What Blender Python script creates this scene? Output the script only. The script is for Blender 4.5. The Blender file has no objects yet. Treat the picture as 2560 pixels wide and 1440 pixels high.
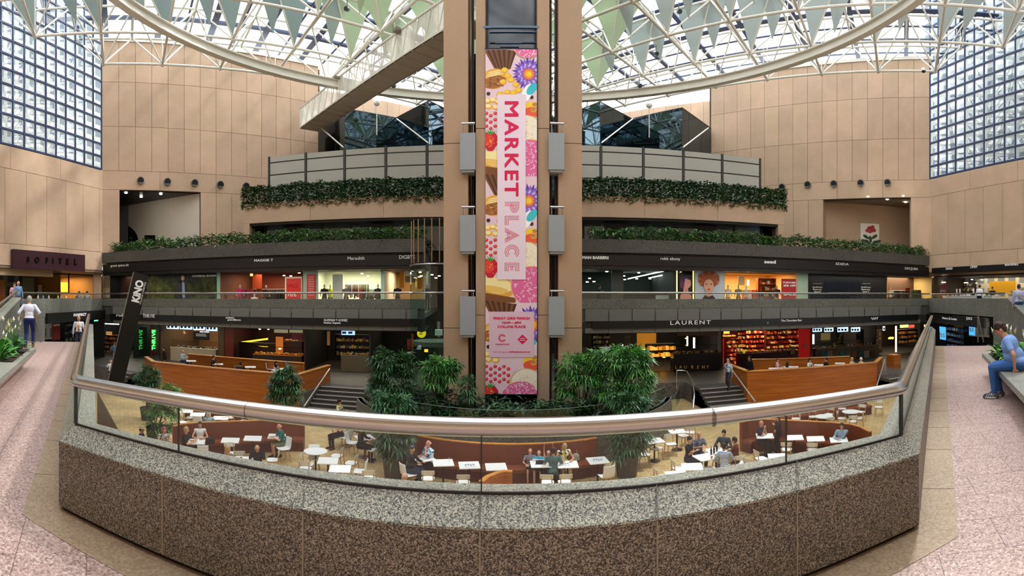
import bpy, bmesh, math, random
from mathutils import Vector, Matrix, noise
PI = math.pi
F, XC, YH, EYE = 1244.0, 1280.0, 742.0, 1.65
sc = bpy.context.scene
COL = sc.collection
# ---------------------------------------------------------------- camera (a stitched phone panorama: cylindrical)
cd = bpy.data.cameras.new('camera'); cam = bpy.data.objects.new('camera', cd); COL.objects.link(cam)
cam.location = (0, 0, EYE); cam.rotation_euler = (PI/2, 0, 0)
cd.type = 'PANO'; cd.panorama_type = 'CENTRAL_CYLINDRICAL'
cd.central_cylindrical_range_u_min = -1280/F; cd.central_cylindrical_range_u_max = 1280/F
cd.central_cylindrical_range_v_min = -(1440-YH)/F; cd.central_cylindrical_range_v_max = YH/F
cd.central_cylindrical_radius = 1.0
cd.clip_start = 0.05; cd.clip_end = 400
sc.camera = cam
# ---------------------------------------------------------------- world: bright overcast sky
w = bpy.data.worlds.new('sky'); sc.world = w; w.use_nodes = True
nt = w.node_tree; bg = nt.nodes['Background']
tc = nt.nodes.new('ShaderNodeTexCoord'); nz = nt.nodes.new('ShaderNodeTexNoise'); nz.inputs['Scale'].default_value = 1.6
rp = nt.nodes.new('ShaderNodeValToRGB'); rp.color_ramp.elements[0].color = (.86, .93, 1, 1); rp.color_ramp.elements[1].color = (1, 1, .985, 1)
rp.color_ramp.elements[0].position = .35; rp.color_ramp.elements[1].position = .6
nt.links.new(tc.outputs['Generated'], nz.inputs['Vector']); nt.links.new(nz.outputs['Fac'], rp.inputs['Fac']); nt.links.new(rp.outputs['Color'], bg.inputs['Color'])
bg.inputs['Strength'].default_value = 2.3
sun = bpy.data.lights.new('sun', 'SUN'); sun.energy = 2.2; sun.angle = math.radians(5); sun.color = (1, .96, .9)
so = bpy.data.objects.new('sun', sun); COL.objects.link(so); so.rotation_euler = Vector((-.52, -.40, -.76)).to_track_quat('-Z', 'Y').to_euler()
vs = sc.view_settings; vs.view_transform = 'Standard'; vs.look = 'None'; vs.gamma = 1; vs.use_curve_mapping = False; vs.exposure = 1.0
cy = sc.cycles
cy.use_denoising = True; cy.max_bounces = 7; cy.diffuse_bounces = 4; cy.glossy_bounces = 3; cy.transparent_max_bounces = 12; cy.transmission_bounces = 4
cy.sample_clamp_indirect = 6; cy.caustics_reflective = False; cy.caustics_refractive = False
# ---------------------------------------------------------------- pixel -> place
def th(px): return (px-XC)/F
def at(px, py, z):            # the point at height z seen at a pixel (z must not be eye level)
    r = (EYE-z)*F/(py-YH); t = th(px); return Vector((r*math.sin(t), r*math.cos(t), z))
def rr(px, r, z=0): t = th(px); return Vector((r*math.sin(t), r*math.cos(t), z))
class Plane:                  # a vertical plane through two plan points
    def __init__(s, a, b):
        s.a = Vector((a[0], a[1])); s.b = Vector((b[0], b[1])); s.d = (s.b-s.a).normalized()
        s.n = Vector((s.d.y, -s.d.x))
        if s.n.dot(-s.a) < 0: s.n = -s.n          # n points to the viewer's side
    def off(s, k): return Plane(s.a+s.n*k, s.b+s.n*k)
    def u(s, px):
        t = th(px); v = Vector((math.sin(t), math.cos(t)))
        # a + u d = r v
        det = s.d.x*(-v.y) + v.x*s.d.y
        return ((-s.a.x)*(-v.y) + v.x*(-s.a.y)) / det
    def pt(s, u, z, k=0):
        p = s.a + s.d*u + s.n*k; return Vector((p.x, p.y, z))
    def r(s, px): return (s.a+s.d*s.u(px)).length
    def z(s, px, py): return EYE - (py-YH)/F*s.r(px)
    def at(s, px, py, k=0): return s.pt(s.u(px), s.z(px, py), k)
    def ang(s): return math.atan2(s.d.y, s.d.x)
# ---------------------------------------------------------------- mesh builder
class MB:
    def __init__(s): s.v = []; s.f = []; s.m = []; s.k = 0
    def mat(s, k): s.k = k; return s
    def add(s, vs_, fs):
        o = len(s.v); s.v += [tuple(q) for q in vs_]
        for f in fs: s.f.append(tuple(i+o for i in f)); s.m.append(s.k)
        return s
    def quad(s, *p): return s.add(p, [tuple(range(len(p)))])
    def hexa(s, p): return s.add(p, [(0,3,2,1),(4,5,6,7),(0,1,5,4),(1,2,6,5),(2,3,7,6),(3,0,4,7)])
    def box(s, c, d, rz=0):
        cx, cy_, cz = c; a, b, h = d[0]/2, d[1]/2, d[2]/2; ca, sa = math.cos(rz), math.sin(rz)
        P = [(cx+x*ca-y*sa, cy_+x*sa+y*ca, cz+z) for z in (-h, h) for x, y in ((-a,-b),(a,-b),(a,b),(-a,b))]
        return s.hexa(P)
    def prism(s, poly, z0, z1):
        n = len(poly); P = [(p[0],p[1],z0) for p in poly]+[(p[0],p[1],z1) for p in poly]
        return s.add(P, [tuple(range(n))[::-1], tuple(range(n, 2*n))]+[(i,(i+1)%n,(i+1)%n+n,i+n) for i in range(n)])
    def wallbox(s, pl, u0, u1, z0, z1, k0=0, k1=.1):   # box on a Plane from depth k0 to k1 (positive = to viewer)
        P = [pl.pt(u, z, k) for z in (z0, z1) for u, k in ((u0,k0),(u1,k0),(u1,k1),(u0,k1))]
        return s.hexa(P)
    def tube(s, pts, r, n=8, cap=True, closed=False):
        pts = [Vector(p) for p in pts]; N = len(pts); o = len(s.v); rs = r if isinstance(r, (list, tuple)) else [r]*N
        prev = None
        for i, p in enumerate(pts):
            if closed: d = pts[(i+1) % N]-pts[i-1]
            else: d = (pts[min(i+1, N-1)]-pts[max(i-1, 0)])
            d = d.normalized() if d.length > 1e-9 else Vector((0,0,1))
            if prev is None: ax = Vector((0,0,1)).cross(d); ax = ax.normalized() if ax.length > .05 else Vector((1,0,0)); ax = (ax - d*ax.dot(d)).normalized()
            else: ax = (prev - d*prev.dot(d)).normalized()
            prev = ax; bx = d.cross(ax)
            for j in range(n):
                a = 2*PI*j/n; s.v.append(tuple(p+ax*math.cos(a)*rs[i]+bx*math.sin(a)*rs[i]))
        for i in range(N if closed else N-1):
            for j in range(n):
                a0 = o+i*n+j; a1 = o+i*n+(j+1) % n; b0 = o+((i+1) % N)*n+j; b1 = o+((i+1) % N)*n+(j+1) % n
                s.f.append((a0, a1, b1, b0)); s.m.append(s.k)
        if cap and not closed:
            s.f.append(tuple(range(o+n-1, o-1, -1))); s.m.append(s.k); s.f.append(tuple(range(o+(N-1)*n, o+N*n))); s.m.append(s.k)
        return s
    def lathe(s, prof, c=(0,0,0), n=16):
        o = len(s.v)
        for r, z in prof:
            for j in range(n): a = 2*PI*j/n; s.v.append((c[0]+r*math.cos(a), c[1]+r*math.sin(a), c[2]+z))
        for i in range(len(prof)-1):
            for j in range(n): s.f.append((o+i*n+j, o+i*n+(j+1) % n, o+(i+1)*n+(j+1) % n, o+(i+1)*n+j)); s.m.append(s.k)
        s.f.append(tuple(range(o+n-1, o-1, -1))); s.m.append(s.k); e = o+(len(prof)-1)*n; s.f.append(tuple(range(e, e+n))); s.m.append(s.k)
        return s
    def ball(s, c, r, n=10, m=7, rot=None):
        rx, ry, rz = (r, r, r) if not isinstance(r, (tuple, list)) else r
        o = len(s.v); c = Vector(c)
        for i in range(m+1):
            a = PI*i/m
            for j in range(n):
                b = 2*PI*j/n; q = Vector((rx*math.sin(a)*math.cos(b), ry*math.sin(a)*math.sin(b), rz*math.cos(a)))
                if rot: q = rot @ q
                s.v.append(tuple(c+q))
        for i in range(m):
            for j in range(n): s.f.append((o+i*n+j, o+(i+1)*n+j, o+(i+1)*n+(j+1) % n, o+i*n+(j+1) % n)); s.m.append(s.k)
        return s
    def build(s, name, mats, parent=None, loc=None, smooth=False):
        me = bpy.data.meshes.new(name); me.from_pydata(s.v, [], s.f)
        mats = mats if isinstance(mats, (list, tuple)) else [mats]
        for m in mats: me.materials.append(m)
        if len(mats) > 1: me.polygons.foreach_set('material_index', s.m)
        if smooth:
            me.polygons.foreach_set('use_smooth', [True]*len(me.polygons))
            if smooth == 'auto': me.set_sharp_from_angle(angle=.7)
        me.update()
        o = bpy.data.objects.new(name, me); COL.objects.link(o)
        if parent: o.parent = parent
        if loc is not None: o.location = loc
        return o
def tag(o, label=None, cat=None, group=None, kind=None):
    if label: o['label'] = label
    if cat: o['category'] = cat
    if group: o['group'] = group
    if kind: o['kind'] = kind
    return o
def empty(name, loc, label, cat, rz=0, group=None):
    o = bpy.data.objects.new(name, None); COL.objects.link(o); o.location = loc; o.rotation_euler.z = rz; o.empty_display_size = .2
    return tag(o, label, cat, group)
def struct(name, mb, m, **k): return tag(mb.build(name, m, **k), kind='structure')
KIDS = {}
def copy_tree(o, parent=None):
    c = o.copy(); COL.objects.link(c)
    if parent: c.parent = parent
    for ch in [x for x in o.children]: copy_tree(ch, c)
    return c
# ---------------------------------------------------------------- materials
def lin(h):
    if not isinstance(h, str): return (*h, 1) if len(h) == 3 else h
    v = [int(h[i:i+2], 16)/255 for i in (0, 2, 4)]
    return tuple([(x/12.92 if x <= .04045 else ((x+.055)/1.055)**2.4) for x in v]+[1])
MC = {}
def mat(h, rough=.6, metal=0, spec=.4, emit=0, vary=0, scale=3, name=None):
    key = (h, rough, metal, spec, emit, vary, scale)
    if key in MC: return MC[key]
    m = bpy.data.materials.new(name or 'm'+str(h)); m.use_nodes = True; t = m.node_tree; b = t.nodes['Principled BSDF']
    b.inputs['Base Color'].default_value = lin(h); b.inputs['Roughness'].default_value = rough; b.inputs['Metallic'].default_value = metal
    b.inputs['Specular IOR Level'].default_value = spec
    if emit: b.inputs['Emission Color'].default_value = lin(h); b.inputs['Emission Strength'].default_value = emit
    if vary:
        n = t.nodes.new('ShaderNodeTexNoise'); n.inputs['Scale'].default_value = scale; n.inputs['Detail'].default_value = 5
        tx = t.nodes.new('ShaderNodeTexCoord'); t.links.new(tx.outputs['Object'], n.inputs['Vector'])
        hs = t.nodes.new('ShaderNodeHueSaturation'); hs.inputs['Color'].default_value = lin(h)
        mr = t.nodes.new('ShaderNodeMapRange'); mr.inputs[1].default_value = .3; mr.inputs[2].default_value = .7; mr.inputs[3].default_value = 1-vary; mr.inputs[4].default_value = 1+vary
        t.links.new(n.outputs['Fac'], mr.inputs[0]); t.links.new(mr.outputs[0], hs.inputs['Value']); t.links.new(hs.outputs['Color'], b.inputs['Base Color'])
    MC[key] = m; return m
def nodes(name, rough=.6, spec=.4):
    m = bpy.data.materials.new(name); m.use_nodes = True; t = m.node_tree; b = t.nodes['Principled BSDF']
    b.inputs['Roughness'].default_value = rough; b.inputs['Specular IOR Level'].default_value = spec
    tx = t.nodes.new('ShaderNodeTexCoord')
    def N(ty, **kw):
        n = t.nodes.new(ty)
        for k_, v in kw.items():
            if k_ in n.inputs: n.inputs[k_].default_value = v
            else: setattr(n, k_, v)
        return n
    return m, t, b, tx, N
def ramp(t, N, fac, stops, interp='LINEAR'):
    r = N('ShaderNodeValToRGB'); cr = r.color_ramp; cr.interpolation = interp
    while len(cr.elements) < len(stops): cr.elements.new(.5)
    for e, (p, c) in zip(cr.elements, stops): e.position = p; e.color = lin(c)
    t.links.new(fac, r.inputs['Fac']); return r.outputs['Color']
def speckle(name, stops, scale, rough=.5, spec=.4, scale2=None, big=.12, bump=0):
    m, t, b, tx, N = nodes(name, rough, spec)
    v = N('ShaderNodeTexVoronoi', Scale=scale); n = N('ShaderNodeTexNoise', Scale=scale2 or scale*.7, Detail=3.0)
    g = N('ShaderNodeTexNoise', Scale=.6, Detail=3.0)
    for q in (v, n, g): t.links.new(tx.outputs['Object'], q.inputs['Vector'])
    sep = N('ShaderNodeSeparateColor'); t.links.new(v.outputs['Color'], sep.inputs[0])
    mx = N('ShaderNodeMath', operation='MULTIPLY_ADD'); t.links.new(n.outputs['Fac'], mx.inputs[0]); mx.inputs[1].default_value = .9; mx.inputs[2].default_value = -.45
    ad = N('ShaderNodeMath', operation='ADD'); t.links.new(sep.outputs[0], ad.inputs[0]); t.links.new(mx.outputs[0], ad.inputs[1])
    c = ramp(t, N, ad.outputs[0], stops)
    hs = N('ShaderNodeHueSaturation'); mr = N('ShaderNodeMapRange'); mr.inputs[1].default_value = .3; mr.inputs[2].default_value = .7; mr.inputs[3].default_value = 1-big; mr.inputs[4].default_value = 1+big
    t.links.new(g.outputs['Fac'], mr.inputs[0]); t.links.new(mr.outputs[0], hs.inputs['Value']); t.links.new(c, hs.inputs['Color']); t.links.new(hs.outputs['Color'], b.inputs['Base Color'])
    return m
M = {}
M['granite_side'] = speckle('granite_side', [(0,'1c1b19'),(.25,'383530'),(.5,'605a50'),(.72,'807869'),(1,'a59d8f')], 165, .45, .5)
M['granite_top'] = speckle('granite_top', [(0,'232624'),(.22,'52554f'),(.5,'80837b'),(.75,'a3a394'),(1,'bebbaa')], 165, .4, .5)
M['granite_far'] = speckle('granite_far', [(0,'484a45'),(.5,'64665f'),(1,'828379')], 42, .6, .3)
M['granite_dark'] = speckle('granite_dark', [(0,'3c3b37'),(.5,'4d4c47'),(1,'605e57')], 36, .6, .3)
M['terrazzo'] = None
def terrazzo():
    m, t, b, tx, N = nodes('pink_terrazzo', .42, .4)
    v = N('ShaderNodeTexVoronoi', Scale=75.0); g = N('ShaderNodeTexNoise', Scale=.7, Detail=3.0); br = N('ShaderNodeTexBrick', Scale=1.0)
    br.inputs['Brick Width'].default_value = .9; br.inputs['Row Height'].default_value = .45; br.inputs['Mortar Size'].default_value = .004
    br.inputs['Color1'].default_value = (1,1,1,1); br.inputs['Color2'].default_value = (.95,.95,.95,1); br.inputs['Mortar'].default_value = (.45,.4,.38,1)
    mp = N('ShaderNodeMapping'); mp.inputs['Rotation'].default_value = (0,0,math.radians(41)); t.links.new(tx.outputs['Object'], mp.inputs['Vector'])
    for q in (v, g): t.links.new(tx.outputs['Object'], q.inputs['Vector'])
    t.links.new(mp.outputs[0], br.inputs['Vector'])
    sep = N('ShaderNodeSeparateColor'); t.links.new(v.outputs['Color'], sep.inputs[0])
    c = ramp(t, N, sep.outputs[0], [(0,'765f58'),(.18,'977d75'),(.45,'ad9087'),(.8,'bb9f96'),(1,'d2c0b9')])
    mx = N('ShaderNodeMix', data_type='RGBA', blend_type='MULTIPLY'); mx.inputs['Factor'].default_value = 1
    t.links.new(c, mx.inputs['A']); t.links.new(br.outputs['Color'], mx.inputs['B']); t.links.new(mx.outputs['Result'], b.inputs['Base Color'])
    return m
M['terrazzo'] = terrazzo()
def panelmat(name, c, dv=.06, blotch=.1):
    m, t, b, tx, N = nodes(name, .7, .25)
    g = N('ShaderNodeNewGeometry'); n = N('ShaderNodeTexNoise', Scale=.55, Detail=6.0, Roughness=.6); n2 = N('ShaderNodeTexNoise', Scale=9.0, Detail=4.0)
    for q in (n, n2): t.links.new(tx.outputs['Object'], q.inputs['Vector'])
    def mr(src, lo, hi, a, bb):
        r = N('ShaderNodeMapRange'); r.inputs[1].default_value = lo; r.inputs[2].default_value = hi; r.inputs[3].default_value = a; r.inputs[4].default_value = bb
        t.links.new(src, r.inputs[0]); return r.outputs[0]
    a = mr(g.outputs['Random Per Island'], 0, 1, 1-dv, 1+dv); d = mr(n.outputs['Fac'], .3, .7, 1-blotch, 1+blotch); e = mr(n2.outputs['Fac'], .3, .7, .975, 1.025)
    k = N('ShaderNodeMath', operation='MULTIPLY'); t.links.new(a, k.inputs[0]); t.links.new(d, k.inputs[1])
    k2 = N('ShaderNodeMath', operation='MULTIPLY'); t.links.new(k.outputs[0], k2.inputs[0]); t.links.new(e, k2.inputs[1])
    hs = N('ShaderNodeHueSaturation'); hs.inputs['Color'].default_value = lin(c); t.links.new(k2.outputs[0], hs.inputs['Value'])
    hue = mr(n.outputs['Fac'], .3, .7, .505, .492); t.links.new(hue, hs.inputs['Hue'])
    t.links.new(hs.outputs['Color'], b.inputs['Base Color']); return m
M['tan'] = panelmat('tan_precast_panels', 'bba086')
M['tan_plain'] = panelmat('tan_concrete', 'ad9176', .02, .06)
M['travertine'] = speckle('tan_floor_strip', [(0,'8f7a62'),(.5,'a08a70'),(1,'ad987f')], 60, .45, .4, big=.1)
M['joint'] = mat('5e4c3c', .9)
def wood(name, c1, c2, sc_=(.6, .6, 26), rough=.35):
    m, t, b, tx, N = nodes(name, rough, .45)
    mp = N('ShaderNodeMapping'); mp.inputs['Scale'].default_value = sc_; t.links.new(tx.outputs['Object'], mp.inputs['Vector'])
    n = N('ShaderNodeTexNoise', Scale=1.0, Detail=5.0, Distortion=.4); t.links.new(mp.outputs[0], n.inputs['Vector'])
    t.links.new(ramp(t, N, n.outputs['Fac'], [(.3, c1), (.7, c2)]), b.inputs['Base Color']); return m
M['wood'] = wood('warm_timber', '8a4512', 'b86c22')
M['wood_top'] = wood('light_timber_edge', 'b8772e', 'd3944a', (8, 8, 8))
M['wood_red'] = wood('red_timber', '5d2415', '7a3a20')
M['leather'] = mat('7c4129', .45, 0, .4, 0, .07, 1.2, 'tan_leather')
M['chairwood'] = mat('b98a55', .5, 0, .4, 0, .05, 6, 'beech')
M['cream'] = mat('dcd8c6', .45, name='cream_plywood')
M['white'] = mat('f0efec', .35, name='white_laminate')
M['black'] = mat('121213', .4, name='black')
M['blackm'] = mat('0d0e10', .25, name='black_gloss', spec=.5)
M['steel'] = mat('b9b6b2', .22, 1, .5, name='polished_steel')
M['steel_b'] = mat('a9a9a8', .3, 1, .5, 0, .08, 8, name='brushed_steel')
M['whitesteel'] = mat('d8d4c8', .5, 0, .4, 0, .04, 2, name='white_painted_steel')
M['blue'] = mat('27395c', .4, 0, .4, name='blue_mullion')
M['grey'] = mat('8d918e', .45, 0, .4, 0, .03, 2, 'grey_metal_panel')
M['greyp'] = mat('6c6e69', .5, 0, .4, 0, .04, 2, 'grey_fascia_panel')
M['liftgrey'] = mat('93999d', .4, 0, .4, name='lift_landing_grey')
M['screen'] = mat('aaa89c', .5, 0, .3, 0, .03, 1, 'screen_panel')
def glass(name, tint=(1,1,1), refl=.9, rough=0.0, flat=None):
    m = bpy.data.materials.new(name); m.use_nodes = True; t = m.node_tree; t.nodes.clear()
    o = t.nodes.new('ShaderNodeOutputMaterial'); tr = t.nodes.new('ShaderNodeBsdfTransparent'); tr.inputs[0].default_value = (*tint, 1)
    gl = t.nodes.new('ShaderNodeBsdfGlossy'); gl.inputs['Roughness'].default_value = rough; gl.inputs['Color'].default_value = (refl, refl, refl, 1)
    lw_ = t.nodes.new('ShaderNodeLayerWeight'); pw = t.nodes.new('ShaderNodeMath'); pw.operation = 'POWER'; pw.inputs[1].default_value = 5; t.links.new(lw_.outputs['Facing'], pw.inputs[0]); fr = t.nodes.new('ShaderNodeMath'); fr.operation = 'MULTIPLY_ADD'; fr.inputs[1].default_value = .6; fr.inputs[2].default_value = .03; t.links.new(pw.outputs[0], fr.inputs[0]); mx = t.nodes.new('ShaderNodeMixShader')
    
    if flat is None: t.links.new(fr.outputs[0], mx.inputs[0])
    else: mx.inputs[0].default_value = flat
    t.links.new(tr.outputs[0], mx.inputs[1]); t.links.new(gl.outputs[0], mx.inputs[2]); t.links.new(mx.outputs[0], o.inputs[0]); return m
M['glass'] = glass('clear_glass', (.97,.985,.975)); M['glass_g'] = glass('green_glass', (.78,.9,.85)); M['shopglass'] = glass('shop_glass', (.94,.96,.95), .5)
M['darkglass'] = mat('4d5d66', .03, 1, .9, name='dark_reflecting_glass')
M['winglass'] = glass('curtain_wall_glass', (.86,.9,.92), .9, 0, .07)
def veil(name, h, k):
    m = bpy.data.materials.new(name); m.use_nodes = True; t = m.node_tree; b = t.nodes['Principled BSDF']; b.inputs['Base Color'].default_value = lin(h)
    tl = t.nodes.new('ShaderNodeBsdfTranslucent'); tl.inputs[0].default_value = lin(h); m1 = t.nodes.new('ShaderNodeMixShader'); m1.inputs[0].default_value = .5
    tr = t.nodes.new('ShaderNodeBsdfTransparent'); m2 = t.nodes.new('ShaderNodeMixShader'); m2.inputs[0].default_value = k
    t.links.new(b.outputs[0], m1.inputs[1]); t.links.new(tl.outputs[0], m1.inputs[2]); t.links.new(tr.outputs[0], m2.inputs[1]); t.links.new(m1.outputs[0], m2.inputs[2]); t.links.new(m2.outputs[0], t.nodes['Material Output'].inputs[0]); return m
def text(body, size, loc, rot, m, parent, name='lettering', align='CENTER', ext=.006, off=0, sp=1.0, sx=1.0):
    c = bpy.data.curves.new(name, 'FONT'); c.body = body; c.size = size; c.align_x = align; c.align_y = 'CENTER'; c.extrude = ext; c.space_character = sp
    c.resolution_u = 3
    o = bpy.data.objects.new(name, c); dg = bpy.context.evaluated_depsgraph_get()
    COL.objects.link(o); dg.update(); me = bpy.data.meshes.new_from_object(o.evaluated_get(dg)); bpy.data.objects.remove(o); bpy.data.curves.remove(c)
    if off:
        V = [tuple(v.co) for v in me.vertices]; Fc = [tuple(p.vertices) for p in me.polygons]; k = len(V); W = list(V); G = list(Fc); b = min(off, .05*size)
        for j in range(8):
            a = j*PI/4; W += [(x+b*math.cos(a), y+b*math.sin(a), z+.0006*(j+1)) for x, y, z in V]; G += [tuple(i+k*(j+1) for i in f) for f in Fc]
        me = bpy.data.meshes.new(name); me.from_pydata(W, [], G)
    me.materials.clear(); me.materials.append(m)
    o = bpy.data.objects.new(name, me); COL.objects.link(o); o.location = loc; o.rotation_euler = rot; o.scale = (sx, 1, 1)
    if parent: o.parent = parent
    return o
def ptext(pl, body, px, py, hpx, m, parent, k=.05, **kw):   # lettering on a vertical plane, cap height in photo pixels; wpx fixes its width
    wpx = kw.pop('wpx', None); P = pl.at(px, py, k); r = pl.r(px); size = hpx/F*r/.72
    d = pl.d if pl.u(px+2) > pl.u(px-2) else -pl.d; rz = math.atan2(d.y, d.x)
    o = text(body, size, P, (PI/2, 0, rz), m, parent, **kw)
    if wpx:
        xs = [v.co.x for v in o.data.vertices]; wd = max(xs)-min(xs)
        u0, u1 = pl.u(px-wpx/2), pl.u(px+wpx/2); s_ = abs(u1-u0)/wd; o.scale.x = s_
        o.location = P - Vector((d.x, d.y, 0))*((max(xs)+min(xs))/2*s_)
    return o
def disp(mb, pl, pts, k=0): return mb.add([pl.at(x, y, k) for x, y in pts], [tuple(range(len(pts)))])
# ================================================================ foreground deck, parapet, handrail
CL, CR = Vector((-3.04, 2.36)), Vector((2.57, 2.41))                  # parapet corners (outer base face)
EL, ER = Vector((-13.75, 11.9)), Vector((12.55, 11.0))                # far ends of the two arms
def offset_path(path, e):                                             # mitred offset towards the void
    out = []
    for i, p in enumerate(path):
        ds = []
        if i > 0: ds.append((path[i]-path[i-1]).normalized())
        if i < len(path)-1: ds.append((path[i+1]-path[i]).normalized())
        ns = [Vector((-d.y, d.x))*(1) for d in ds]; 
        if len(ns) == 1: out.append(p+ns[0]*e)
        else: k = ns[0]+ns[1]; out.append(p + k*(e/(1+ns[0].dot(ns[1]))))
    return out
PATH = [EL, CL, CR, ER]
def sweep(prof, path=PATH, close=True):                               # prof: (offset, z) loop
    mb = MB(); rows = []
    for e, z in prof: rows.append([(p.x, p.y, z) for p in offset_path(path, e)])
    n = len(rows); N = len(path); V = [rows[j][i] for i in range(N) for j in range(n)]
    fs = [(i*n+j, i*n+(j+1) % n, (i+1)*n+(j+1) % n, (i+1)*n+j) for i in range(N-1) for j in range(n)]
    fs += [tuple(range(n)), tuple(range((N-1)*n, N*n))[::-1]]
    return mb.add(V, fs)
deck_out = offset_path(PATH, .29)
A_out = [Vector((-16.6, 9.0)), Vector((15.2, 8.1))]
fl = MB()
P2 = [EL, CL, CR, ER, A_out[1]+Vector((0,0)), Vector((17, -4)), Vector((-18, -4)), A_out[0]]
fl.prism([tuple(p) for p in P2[::-1]], -.5, 0)
floor = struct('floor', fl, M['terrazzo'])
# tan border strip beside the parapet, a hair above the terrazzo
st = MB(); o0 = offset_path(PATH, -.275); i0 = offset_path(PATH, .05)
for i in range(3): st.add([(o0[i].x,o0[i].y,.003),(o0[i+1].x,o0[i+1].y,.003),(i0[i+1].x,i0[i+1].y,.003),(i0[i].x,i0[i].y,.003)], [(0,1,2,3)])
struct('trim_1', st, M['travertine'])
js = MB()
for a, b in ((PATH[1], PATH[0]), (PATH[2], PATH[3])):
    d = (b-a).normalized(); n = Vector((-d.y, d.x)) if b.x > 0 else Vector((d.y, -d.x)); L = (b-a).length; q = .75
    while q < L:
        p = a+d*q; js.box((p.x-n.x*.137, p.y-n.y*.137, .004), (.008, .27, .003), math.atan2(d.y, d.x)); q += .9 if q > 1 else 1.1
js.box((-1.02, 2.25, .004), (.008, .27, .003)); js.box((1.2, 2.27, .004), (.008, .27, .003))
struct('trim_2', js, mat('8a7a66', .7))
# toe recess (dark) under the granite
struct('trim_3', sweep([(.035, 0), (.035, .05), (.2, .05), (.2, 0)]), M['black'])
par = empty('granite_parapet', (0, 0, 0), 'speckled granite parapet carrying the glass and steel balustrade around the sunken food court', 'parapet')
sweep([(0, .04), (.28, .04), (.28, .52), (0, .525)]).build('base_slab', M['granite_side'], par)
sweep([(-.004, .528), (.28, .528), (.285, .645), (.145, .66), (.13, .655), (-.004, .54)]).build('coping', M['granite_top'], par)['label'] = 'paler polished granite sloping coping'
# joint lines on front slab and coping, glazing slot
for px in (412, 760, 1200, 1643, 1995):
    X = 2.39*math.tan(th(px)); MB().box((X, 2.388 if 0 else CL.y+(X-CL.x)/(CR.x-CL.x)*(CR.y-CL.y)-.001, .285), (.007, .01, .48)).build('panel_joint', mat('968d7b', .6), par); MB().hexa([(X-.003, 2.38, .545), (X+.003, 2.38, .545), (X*1.05+.003, 2.52, .658), (X*1.05-.003, 2.52, .658), (X-.003, 2.378, .549), (X+.003, 2.378, .549), (X*1.05+.003, 2.52, .662), (X*1.05-.003, 2.52, .662)]).build('coping_joint', mat('5f5f58', .6), par)
sweep([(.123, .645), (.123, .663), (.137, .663), (.137, .645)]).build('glazing_channel', M['black'], par)
bal = empty('balustrade', (0, 0, 0), 'glass balustrade with a thick polished steel handrail on the granite parapet', 'balustrade')
gp = offset_path(PATH, .13)
def seg(a, b, ts, gap=.006):
    for t0, t1 in zip(ts[:-1], ts[1:]):
        d = (b-a).normalized(); p = a+(b-a)*t0+d*gap; q = a+(b-a)*t1-d*gap; n = Vector((-d.y, d.x))*.006
        MB().add([(p.x-n.x,p.y-n.y,.66),(q.x-n.x,q.y-n.y,.66),(q.x+n.x,q.y+n.y,.66),(p.x+n.x,p.y+n.y,.66),(p.x-n.x,p.y-n.y,.96),(q.x-n.x,q.y-n.y,.96),(q.x+n.x,q.y+n.y,.96),(p.x+n.x,p.y+n.y,.96)],
                 [(0,3,2,1),(4,5,6,7),(0,1,5,4),(1,2,6,5),(2,3,7,6),(3,0,4,7)]).build('glass_panel', M['glass'], bal)
W_ = gp[2].x-gp[1].x
seg(gp[1], gp[2], [0]+[(2.5*math.tan(th(px))-gp[1].x)/W_ for px in (447, 1203, 1972)]+[1])
seg(gp[0], gp[1], [i/8 for i in range(9)]); seg(gp[2], gp[3], [i/8 for i in range(9)])
JM = mat('2c3430', .3)
for p in (gp[1], gp[2]): MB().box((p.x, p.y, .81), (.022, .022, .3)).build('glazing_post', JM, bal)
for px in (447, 1203, 1972):
    X = 2.5*math.tan(th(px)); MB().box((X, gp[1].y+(X-gp[1].x)/W_*(gp[2].y-gp[1].y), .805), (.007, .012, .29)).build('glazing_joint', JM, bal)
hr = MB(); hp = [(p.x, p.y, .99) for p in gp]
def rail_pts(P, rc=.09, n=5):
    out = [Vector(P[0])]
    for i in range(1, len(P)-1):
        a, b, c = Vector(P[i-1]), Vector(P[i]), Vector(P[i+1]); u = (a-b).normalized()*rc; v = (c-b).normalized()*rc
        for k in range(n+1): t = k/n; out.append((b+u)*(1-t)**2+b*2*t*(1-t)+(b+v)*t*t)
    out.append(Vector(P[-1])); return out
hr.tube(rail_pts(hp), .049, 24)
hr.build('handrail', M['steel'], bal, smooth='auto')
for px in (620, 1783):
    X = 2.5*math.tan(th(px)); MB().tube([(X-.0015, gp[1].y+.008, .99), (X+.0015, gp[1].y+.008, .99)], .0491, 24).build('rail_joint', mat('a5a19c', .25, 1), bal)
# slab edge of the deck down to the food court
se = offset_path(PATH, .279)
sw = MB()
for i in range(3): sw.quad((se[i].x,se[i].y,.05),(se[i+1].x,se[i+1].y,.05),(se[i+1].x,se[i+1].y,-4.4),(se[i].x,se[i].y,-4.4))
struct('wall_under_deck', sw, M['granite_far'])
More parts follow.
